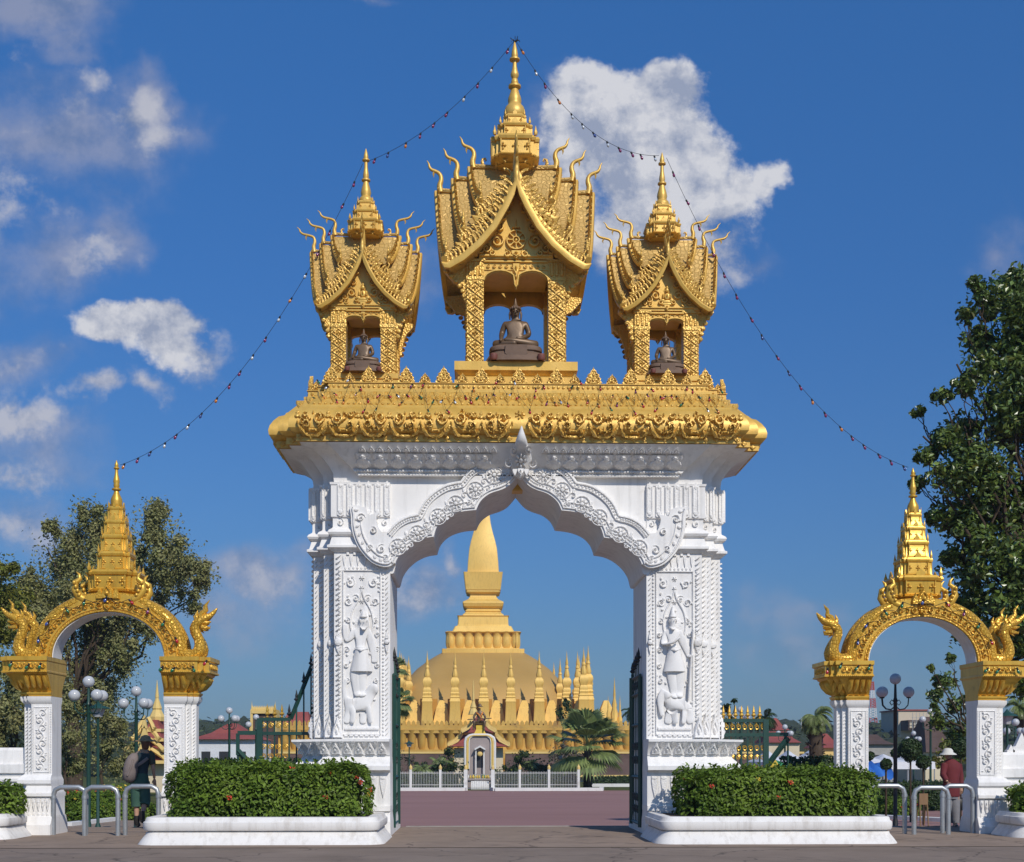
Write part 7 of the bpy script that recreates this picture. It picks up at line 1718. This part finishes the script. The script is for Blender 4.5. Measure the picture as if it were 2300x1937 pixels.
def palm(px_, py_c, Y, r_px, label, trunk_r=.16, fan=False, nf=26, seed=1, droop=.9, lm=None, base=True, group=None, skirt=False, sz=1.0):
    rn = random.Random(seed); k = Y/F; c = Vector((fX(px_, Y), Y, fZ(py_c, Y))); g = G(Y); R_ = r_px*k; e = empty('fan_palm' if fan else 'palm_tree', (c.x, Y, g), label, 'palm tree', group)
    t_ = MB(); t_.tube([(c.x, Y, g-.1), (c.x, Y, g+.3), c.lerp(Vector((c.x, Y, g)), .5), c], [trunk_r*1.4, trunk_r*1.1, trunk_r, trunk_r*.9], 10); 
    if skirt:
        for q in range(70):
            z = rn.uniform(g+.3, c.z-.1); a = rn.random()*6.283; t_.tube([(c.x+trunk_r*cos(a), Y+trunk_r*sin(a), z), (c.x+(trunk_r+.16)*cos(a), Y+(trunk_r+.16)*sin(a), z+rn.uniform(-.1,.2))], [.05, .01], 4)
    t_.build('trunk', M_BARK, e, smooth=60)
    for f_ in range(nf):
        a = 2*PI*f_/nf*2.4+rn.uniform(-.2,.2); el0 = rn.uniform(-.5, 1.35) if not fan else rn.uniform(-.7, 1.4); m = MB()
        L_ = R_*rn.uniform(.8, 1.1); dh = Vector((cos(a), sin(a), 0))
        if fan:
            tip = c+(dh*cos(el0)+Vector((0,0,sin(el0))))*L_*.55; m.tube([c, c.lerp(tip, .6)+Vector((0,0,.03)), tip], [.025, .018, .012], 4)
            fd = (tip-c).normalized(); sd2 = fd.cross(Vector((0,0,1))); sd2 = sd2.normalized() if sd2.length > .1 else Vector((1,0,0)); up = sd2.cross(fd)
            for q in range(17):
                b = -1.25+2.5*q/16; d2 = (fd*cos(b)+sd2*sin(b)); l2 = L_*.62*(1-.18*abs(b)); w = L_*.045; p1 = tip+d2*l2*.6+up*.02; p2 = tip+d2*l2+Vector((0,0,-l2*.28*droop)); sdv = (sd2*cos(b)-fd*sin(b))*w
                m.add([tip, p1-sdv, p2, p1+sdv], [(0,1,2,3)])
        else:
            pts = [c]; d = dh*cos(el0)+Vector((0,0,sin(el0))); n = 9
            for q in range(n): d = (d+Vector((0,0,-droop*.17*(1+q*.18)))).normalized(); pts.append(pts[-1]+d*L_/n*1.15)
            m.tube(pts, [.03-.0027*i for i in range(n+1)], 4)
            for q in range(1, n*4):
                t = q/(n*4); i = min(int(t*n), n-1); p_ = pts[i].lerp(pts[i+1], t*n-i); dd = (pts[i+1]-pts[i]).normalized(); sv = dd.cross(Vector((0,0,1))); sv = sv.normalized() if sv.length > .1 else Vector((1,0,0))
                l2 = L_*.34*math.sin(PI*(.12+.8*t))*sz
                for s in (-1, 1):
                    p2 = p_+sv*s*l2*.8+dd*l2*.4+Vector((0,0,-l2*.45)); m.add([p_-dd*.02, (p_+p2)/2-dd*l2*.06+Vector((0,0,.02)), p2, (p_+p2)/2+dd*l2*.08+Vector((0,0,.02))], [(0,1,2,3)])
        m.build('frond', lm or M_LPALM, e)
    return e
palm(1320, 1676, 96, 92, 'broad fan palm right of the monument', .3, True, 50, 3, skirt=True)
palm(891, 1500, 112, 30, 'tall fan palm behind the left gate leaf', .14, True, 24, 4); palm(893, 1580, 110, 40, 'lower drooping fan palm behind the left gate leaf', .16, True, 30, 5, droop=1.4)
palm(985, 1722, 100, 42, 'low arching palm left of the monument', .1, False, 24, 6, group='low garden palms'); palm(950, 1728, 98, 34, 'low arching palm between two railing posts', .1, False, 20, 7, group='low garden palms')
palm(1196, 1718, 99, 26, 'low arching palm right of the monument', .08, False, 18, 8, group='low garden palms')
palm(1832, 1612, 56, 46, 'palm with a thick dark trunk left of the right arch', .3, False, 34, 9, droop=1.1, skirt=True, lm=M_LPALM)
palm(1720, 1612, 84, 34, 'small palm behind the right green gate post', .15, False, 26, 10, lm=M_LDARK)
palm(2290, 1590, 52, 40, 'palm beyond the far right wall', .2, False, 26, 11)
palm(1352, 1612, 178, 22, 'distant palm beside the stupa corner', .3, False, 20, 12, lm=M_LDARK); palm(1418, 1600, 175, 26, 'distant palm at the right gate leaf', .3, False, 20, 13, lm=M_LDARK)
# topiary balls
for px_, py_, r, Y, lab, sd_ in ((2045, 1684, 27, 44, 'largest round topiary under the right arch', 51), (2074, 1712, 17, 42, 'round topiary right of the black lamp', 52), (1990, 1717, 13, 41, 'small round topiary left of the black lamp', 53), (2012, 1692, 12, 45, 'small topiary ball touching the black lamp post', 54), (2158, 1680, 22, 40, 'dark topiary ball behind the person in maroon', 55), (1954, 1698, 10, 46, 'topiary ball at the left pillar of the right arch', 56)):
    rn = random.Random(sd_); k = Y/F; c = Vector((fX(px_, Y), Y, fZ(py_, Y))); e = empty('topiary', (c.x, Y, G(Y)), lab, 'topiary', 'round topiary bushes')
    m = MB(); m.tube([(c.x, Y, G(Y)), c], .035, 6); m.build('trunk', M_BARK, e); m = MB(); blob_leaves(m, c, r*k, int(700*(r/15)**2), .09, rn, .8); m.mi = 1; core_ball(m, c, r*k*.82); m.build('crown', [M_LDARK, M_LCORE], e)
GH = 'low garden hedges behind the arches'
for a, b, y0, y1, Y, lab, sd_ in ((135, 345, 1810, 1835, 46, 'low clipped hedge along the kerb under the left arch', 61), (135, 300, 1785, 1812, 52, 'second row of low hedge under the left arch', 62), (1960, 2075, 1800, 1830, 48, 'low clipped hedge under the right arch', 63), (1955, 2190, 1760, 1800, 54, 'dark hedge behind the barrier hoops of the right arch', 64)):
    hedge('low_hedge', fX(a, Y), fX(b, Y), Y, Y+1.5, G(Y), fZ(y0, Y), lab, 'hedge', 5000, .11, sd_, 3, GH, M_LHEDGE if sd_ < 64 else M_LDARK)
hedge('low_hedge', fX(420, 40), fX(700, 40), 40, 41.2, G(40), fZ(1712, 40), 'dark low hedge seen behind the left green gate', 'hedge', 4000, .12, 65, 6, GH, M_LDARK)
hedge('low_hedge', fX(1760, 40), fX(1900, 40), 40, 41.2, G(40), fZ(1708, 40), 'dark low hedge above the right planter hedge', 'hedge', 4000, .12, 66, 3, GH, M_LDARK)
for a, b, lab, sd_ in ((862, 1040, 'trimmed hedge behind the left white railing', 67), (1112, 1296, 'trimmed hedge behind the right white railing', 68), (1330, 1560, 'trimmed hedge beside the fan palm', 69)):
    Y = 94.5 if sd_ < 69 else 109
    hedge('low_hedge', fX(a, Y), fX(b, Y), Y, Y+1.5, G(Y), fZ(1742 if sd_ < 69 else 1746, Y), lab, 'hedge', 5000, .16, sd_, 0, 'hedges behind the white railings', M_LDARK)
# flowering plants in the left garden
rn = random.Random(77)
for k, (px_, py_, lab) in enumerate(((150, 1775, 'red leaved garden plant by the left lamp post'), (190, 1780, 'reddish garden plant between the lamp posts'), (240, 1778, 'dark red garden plant behind the middle hoop'), (270, 1760, 'straw coloured ornamental grass under the left arch'))):
    Y = 54; c = Vector((fX(px_, Y), Y, G(Y))); m = MB(); top = fZ(py_, Y)
    for q in range(260): m.mi = rn.choice((0, 0, 1)) ; leafq(m, (c.x+rn.gauss(0, .35), Y+rn.gauss(0, .3), c.z+(top-c.z)*rn.random()**.7), (0,-.5,1), .16, rn)
    tag(m.build('garden_plant', [M_LHEDGE, M_RED if k < 3 else M_YEL]), lab, 'plant', 'coloured plants in the left garden')
# far wood as one mass
rn = random.Random(90); m = MB()
for band, (Y, top, sp2) in enumerate(((330, 1618, 9), (240, 1630, 12), (180, 1652, 15))):
    px_ = -250
    while px_ < 2650:
        c = Vector((fX(px_, Y), Y+rn.uniform(-8, 8), 0)); h = fZ(top+rn.uniform(-9, 12)-(10 if rn.random() < .1 else 0), Y); r = rn.uniform(1.3, 2.3)*Y/100
        if not (880 < px_ < 1420 and Y < 200):
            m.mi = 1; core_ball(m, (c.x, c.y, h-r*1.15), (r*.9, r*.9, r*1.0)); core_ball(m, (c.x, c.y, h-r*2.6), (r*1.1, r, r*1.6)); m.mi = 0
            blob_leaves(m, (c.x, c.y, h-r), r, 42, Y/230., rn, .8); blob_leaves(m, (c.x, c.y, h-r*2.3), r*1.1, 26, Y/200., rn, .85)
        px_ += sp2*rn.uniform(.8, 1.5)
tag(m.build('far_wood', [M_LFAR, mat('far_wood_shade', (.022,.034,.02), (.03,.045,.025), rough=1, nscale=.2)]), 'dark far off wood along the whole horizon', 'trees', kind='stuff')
hm = MB(); N = 90
hm.loft([[(-1400+2800*i/N, 1100, -5) for i in range(N+1)], [(-1400+2800*i/N, 1150, 24+7*mnoise.noise(Vector((i*.21, 0, 0)))+3*mnoise.noise(Vector((i*.9, 3, 0)))) for i in range(N+1)], [(-1400+2800*i/N, 1500, 20) for i in range(N+1)]], False, False, closed=False)
tag(hm.build('hills', mat('hill_wood', (.045,.07,.05), (.065,.09,.06), rough=1, nscale=.03)), kind='structure')
# grass tufts along the walls
# ================= people
def loftz(m, secs, n=16):
    m.loft([[(cx+rx*cos(2*PI*i/n), cy+ry*sin(2*PI*i/n), z) for i in range(n)] for cx, cy, rx, ry, z in secs])
def hand(m, c, d, s):
    c = Vector(c); d = Vector(d).normalized()
    m.tube([c, c+d*.045, c+d*.085], [.024, .034, .030], 8, .5)
    sv = d.cross(Vector((0,1,0))).normalized()
    for k in range(4):
        b = c+d*.08+sv*(.024*(k-1.5)/1.5); L_ = (.066, .075, .07, .055)[k]; m.tube([b, b+d*L_*.5+Vector((0,.008,0)), b+d*L_+Vector((0,.025,0))], [.0085, .008, .006], 5)
    b = c+d*.03-sv*s*.03; m.tube([b, b+d*.035-sv*s*.015, b+d*.06-sv*s*.008], [.010, .009, .006], 5)
def woman():
    Y = 24.75; x0 = fX(318, Y); e = empty('person', (x0, Y, 0), 'walking person in a straw hat seen from behind with a grey backpack', 'person')
    V = lambda px_, py_, d=0: (fX(px_, Y)-x0, d, fZ(py_, Y))
    J = {'pel': (V(314,1748), (.12,.10)), 'wai': (V(318,1727), (.105,.085)), 'che': (V(322,1704), (.125,.095)), 'nec': (V(325,1683), (.045,.045)), 'hea': (V(327,1668,.01), (.072,.085)), 'top': (V(327,1658), (.06,.07)),
         'shl': (V(308,1694), .045), 'ell': (V(301,1722,.03), .037), 'hal': (V(300,1742,.14), .026), 'shr': (V(340,1694), .045), 'elr': (V(345,1725,-.02), .037), 'har': (V(345,1750,.06), .026),
         'hl': (V(307,1757), (.10,.10)), 'kl': (V(306,1800,.03), .065), 'al': (V(307,1842,.0), .038), 'fl': (V(307,1853,.10), .035), 'hr': (V(322,1757), (.10,.10)), 'kr': (V(324,1800,.06), .065), 'ar': (V(322,1831,-.10), .038), 'fr': (V(320,1845,-.02), .035)}
    E = [('pel','wai'),('wai','che'),('che','nec'),('nec','hea'),('hea','top'),('che','shl'),('shl','ell'),('ell','hal'),('che','shr'),('shr','elr'),('elr','har'),('pel','hl'),('hl','kl'),('kl','al'),('al','fl'),('pel','hr'),('hr','kr'),('kr','ar'),('ar','fr')]
    skin('body', J, E, M_SKIN, e)
    def W(name, m, mt, sm=60): m.v = [(a+x0, b+Y, c) for a, b, c in m.v]; return m.build(name, mt, e, smooth=sm)
    v = lambda k: Vector(J[k][0])
    m = MB(); loftz(m, [(v('wai').x-.01, 0, .13, .11, fZ(1738, Y)), (v('wai').x, 0, .122, .105, fZ(1727, Y)), (v('che').x-.005, 0, .145, .118, fZ(1709, Y)), (v('che').x, 0, .165, .115, fZ(1696, Y)), (v('nec').x, 0, .11, .08, fZ(1688, Y)), (v('nec').x, 0, .06, .06, fZ(1684, Y))]); W('tank_top', m, M_TEAL)
    m = MB()
    for s, a, b in ((-1, 'shl', 'ell'), (1, 'shr', 'elr')): m.tube([v(a)+Vector((-s*.04,0,.01)), v(a)+Vector((0,0,-.01)), v(a).lerp(v(b), .75)], [.065, .068, .06], 10)
    W('sleeves', m, M_OLIVE)
    m = MB(); loftz(m, [(v('pel').x+.02, 0, .13, .115, fZ(1737, Y)), (v('pel').x, 0, .175, .14, fZ(1752, Y)), (v('pel').x, .01, .185, .15, fZ(1765, Y)), (v('pel').x+.0, .01, .16, .13, fZ(1774, Y))])
    for a, b, c_ in (('hl', 'kl', 'al'), ('hr', 'kr', 'ar')): m.tube([v(a), v(b), v(b).lerp(v(c_), .28)], [.125, .105, .10], 14)
    W('trousers', m, M_GTROU)
    m = MB()
    for a, f_ in (('al', 'fl'), ('ar', 'fr')):
        m.tube([v(a)+Vector((0,0,.09)), v(a)+Vector((0,0,.0)), v(a)+Vector((0,.01,-.06))], [.052, .055, .055], 12)
        q = v(a)+Vector((0,.02,-.075)); t = v(f_)+Vector((0,.06,-.0)); m.tube([q+Vector((0,-.05,0)), q, (q+t)/2, t], [.04, .052, .05, .035], 12)
    W('boots', m, M_BOOT)
    m = MB(); hx, hz = v('top').x, fZ(1663, Y); m.lathe([(.20, -.025), (.195, -.01), (.12, .01), (.1, .03), (.08, .075), (.03, .095), (.002, .1)], (hx, .0, hz), 24); m.lathe([(.20, -.025), (.11, .0), (.09, .0)], (hx, 0, hz-.004), 24); W('straw_hat', m, M_STRAW)
    m = MB(); loftz(m, [(hx, .0, .03, .03, fZ(1686, Y)), (hx, -.015, .065, .06, fZ(1681, Y)), (hx, -.02, .082, .085, fZ(1670, Y)), (hx, -.01, .08, .09, fZ(1661, Y))]); W('hair', m, M_HAIR)
    m = MB(); loftz(m, [(v('nec').x, 0, .13, .1, fZ(1697, Y)), (v('nec').x, 0, .12, .095, fZ(1690, Y)), (v('nec').x, 0, .07, .065, fZ(1684, Y))]); W('scarf', m, M_SCARF)
    bx_ = V(295, 1725)[0]; m = MB(); loftz(m, [(bx_+.01, -.14, .05, .05, fZ(1757, Y)), (bx_, -.15, .12, .11, fZ(1750, Y)), (bx_+.02, -.16, .14, .13, fZ(1735, Y)), (bx_+.04, -.16, .13, .12, fZ(1715, Y)), (bx_+.07, -.14, .10, .09, fZ(1700, Y)), (bx_+.09, -.1, .05, .05, fZ(1692, Y))])
    m.tube([(bx_+.06, -.15, fZ(1700, Y)), V(312, 1689, -.03), V(316, 1700, .12)], .022, 6); m.tube([(bx_+.12, -.17, fZ(1722, Y)), V(325, 1712, -.16), V(336, 1703, -.13)], .03, 6, .4); m.tube([(bx_+.0, -.28, fZ(1742, Y)), (bx_+.07, -.29, fZ(1724, Y)), (bx_+.10, -.25, fZ(1706, Y))], .02, 6)
    W('backpack', m, M_PACK)
    m = MB(); hand(m, v('har'), (0, .25, -1), 1); hand(m, v('hal'), (0, .5, -1), -1); W('hands', m, M_SKIN)
woman()
def man():
    Y = 24.9; x0 = fX(2138, Y); e = empty('person', (x0, Y, 0), 'person in a white sun hat and maroon shirt under the right arch', 'person')
    V = lambda px_, py_, d=0: (fX(px_, Y)-x0, d, fZ(py_, Y))
    J = {'pel': (V(2136,1772,.02), (.14,.12)), 'wai': (V(2137,1750), (.13,.11)), 'che': (V(2137,1726), (.15,.115)), 'nec': (V(2133,1707), (.05,.05)), 'hea': (V(2128,1696,-.02), (.08,.09)), 'top': (V(2129,1686,-.02), (.065,.075)),
         'shl': (V(2120,1717,-.04), .055), 'ell': (V(2114,1741,-.10), .045), 'hal': (V(2117,1757,-.26), .03), 'shr': (V(2154,1718,.04), .055), 'elr': (V(2160,1745,.06), .045), 'har': (V(2158,1768,-.02), .03),
         'hl': (V(2128,1782), (.10,.1)), 'kl': (V(2125,1820,-.03), .075), 'al': (V(2124,1852,.0), .045), 'fl': (V(2120,1860,-.12), .035), 'hr': (V(2143,1782), (.10,.1)), 'kr': (V(2145,1820), .075), 'ar': (V(2147,1852,.04), .045), 'fr': (V(2143,1860,-.08), .035)}
    E = [('pel','wai'),('wai','che'),('che','nec'),('nec','hea'),('hea','top'),('che','shl'),('shl','ell'),('ell','hal'),('che','shr'),('shr','elr'),('elr','har'),('pel','hl'),('hl','kl'),('kl','al'),('al','fl'),('pel','hr'),('hr','kr'),('kr','ar'),('ar','fr')]
    skin('body', J, E, M_SKIN, e)
    def W(name, m, mt, sm=60): m.v = [(a+x0, b+Y, c) for a, b, c in m.v]; return m.build(name, mt, e, smooth=sm)
    v = lambda k: Vector(J[k][0]); cx = v('che').x
    m = MB(); loftz(m, [(cx-.01, .0, .17, .15, fZ(1790, Y)), (cx-.01, 0, .165, .145, fZ(1770, Y)), (cx, 0, .15, .13, fZ(1750, Y)), (cx, 0, .175, .14, fZ(1728, Y)), (cx, 0, .175, .12, fZ(1716, Y)), (cx-.01, 0, .10, .08, fZ(1708, Y)), (cx-.02, 0, .06, .06, fZ(1705, Y))])
    for a, b, c_ in (('shl', 'ell', 'hal'), ('shr', 'elr', 'har')): m.tube([v(a), v(a).lerp(v(b), .5), v(b), v(b).lerp(v(c_), .85)], [.075, .068, .062, .05], 10)
    W('shirt', m, M_MAROON)
    m = MB(); loftz(m, [(cx-.01, 0, .15, .13, fZ(1784, Y)), (cx-.01, 0, .16, .13, fZ(1795, Y))])
    for a, b, c_ in (('hl', 'kl', 'al'), ('hr', 'kr', 'ar')): m.tube([v(a), v(b), v(c_)+Vector((0,0,.02))], [.11, .095, .08], 12)
    W('trousers', m, M_GREYT)
    m = MB()
    for a, f_ in (('al', 'fl'), ('ar', 'fr')): q = v(a)+Vector((0,.03,-.055)); m.tube([q, q+Vector((0,-.08,.0)), v(f_)+Vector((0,-.06,-.01))], [.045, .05, .035], 10)
    W('shoes', m, M_BOOT)
    hx, hz = v('top').x, fZ(1690, Y); m = MB(); m.lathe([(.165, -.05), (.16, -.035), (.10, .0), (.095, .04), (.06, .075), (.002, .085)], (hx-.01, -.03, hz), 22); W('sun_hat', m, M_HATW)
    m = MB(); fn = lambda a, b, h: (hx-.015+a, -.1-h, b); hz2 = fZ(1697, Y); m.dome(0, hz2-.01, .014, .025, .035, fn, 6); m.ridge([(-.025, hz2-.045), (.025, hz2-.045)], .012, .012, fn)
    for s in (-1, 1): m.dome(s*.03, hz2+.015, .014, .008, .012, fn, 6)
    W('face', m, M_SKIN)
    m = MB(); bx_ = V(2156, 1806)[0]; loftz(m, [(bx_, .03, .06, .05, fZ(1822, Y)), (bx_, .03, .10, .07, fZ(1816, Y)), (bx_, .03, .10, .07, fZ(1798, Y)), (bx_, .03, .05, .04, fZ(1793, Y))]); m.tube([(bx_, .03, fZ(1794, Y)), v('har')], .012, 5); W('shoulder_bag', m, M_BOOT)
    m = MB(); hand(m, v('har'), (0, -.1, -1), 1); hand(m, v('hal'), (0, -1, -.4), -1); W('hands', m, M_SKIN)
man()
# odds and ends under the right arch
Y = 25.0; e = empty('wooden_stand', (fX(2074, Y), Y, 0), 'small wooden stand with a panel under the right arch', 'stand'); x = fX(2074, Y)
m = MB(); m.box((x, Y, fZ(1796, Y)), (.17, .04, .22)); m.build('panel', M_WOOD, e); m = MB()
for s in (-1, 1): m.tube([(x+s*.08, Y-.06, 0), (x+s*.07, Y+.02, fZ(1786, Y))], .014, 5); m.tube([(x+s*.08, Y+.2, 0), (x+s*.07, Y+.03, fZ(1790, Y))], .014, 5)
m.build('legs', M_WOOD, e)
Y = 44; m = MB(); rn = random.Random(6)
x0, x1 = fX(1952, Y), fX(2010, Y); m.loft([[(x0+(x1-x0)*i/8, Y+yy, z+.1*sin(i*1.7+yy)) for i in range(9)] for yy, z in ((0, fZ(1748, Y)), (.5, fZ(1728, Y)), (1.2, fZ(1716, Y)), (2, fZ(1722, Y)))], False, False, closed=False)
m.v += [(a, b, c-.02) for a, b, c in m.v]; tag(m.build('tarpaulin', M_BLUE, smooth=60), 'blue tarpaulin sheet slung behind the right arch pillar', 'tarpaulin')

# ---- the air between the gateway and the horizon
hz = MB(); hz.box((0, 640, 30.5), (1900, 1340, 64)); ho = hz.build('haze', [], loc=(0,0,0)); tag(ho, kind='stuff')
hmat = bpy.data.materials.new('thin_air'); hmat.use_nodes = True; ht = hmat.node_tree; ht.nodes.clear(); pv = ht.nodes.new('ShaderNodeVolumePrincipled'); oo = ht.nodes.new('ShaderNodeOutputMaterial'); ht.links.new(pv.outputs[0], oo.inputs['Volume'])
pv.inputs['Color'].default_value = (.75, .85, 1, 1); pv.inputs['Density'].default_value = .00032; pv.inputs['Anisotropy'].default_value = .2; ho.data.materials.append(hmat)
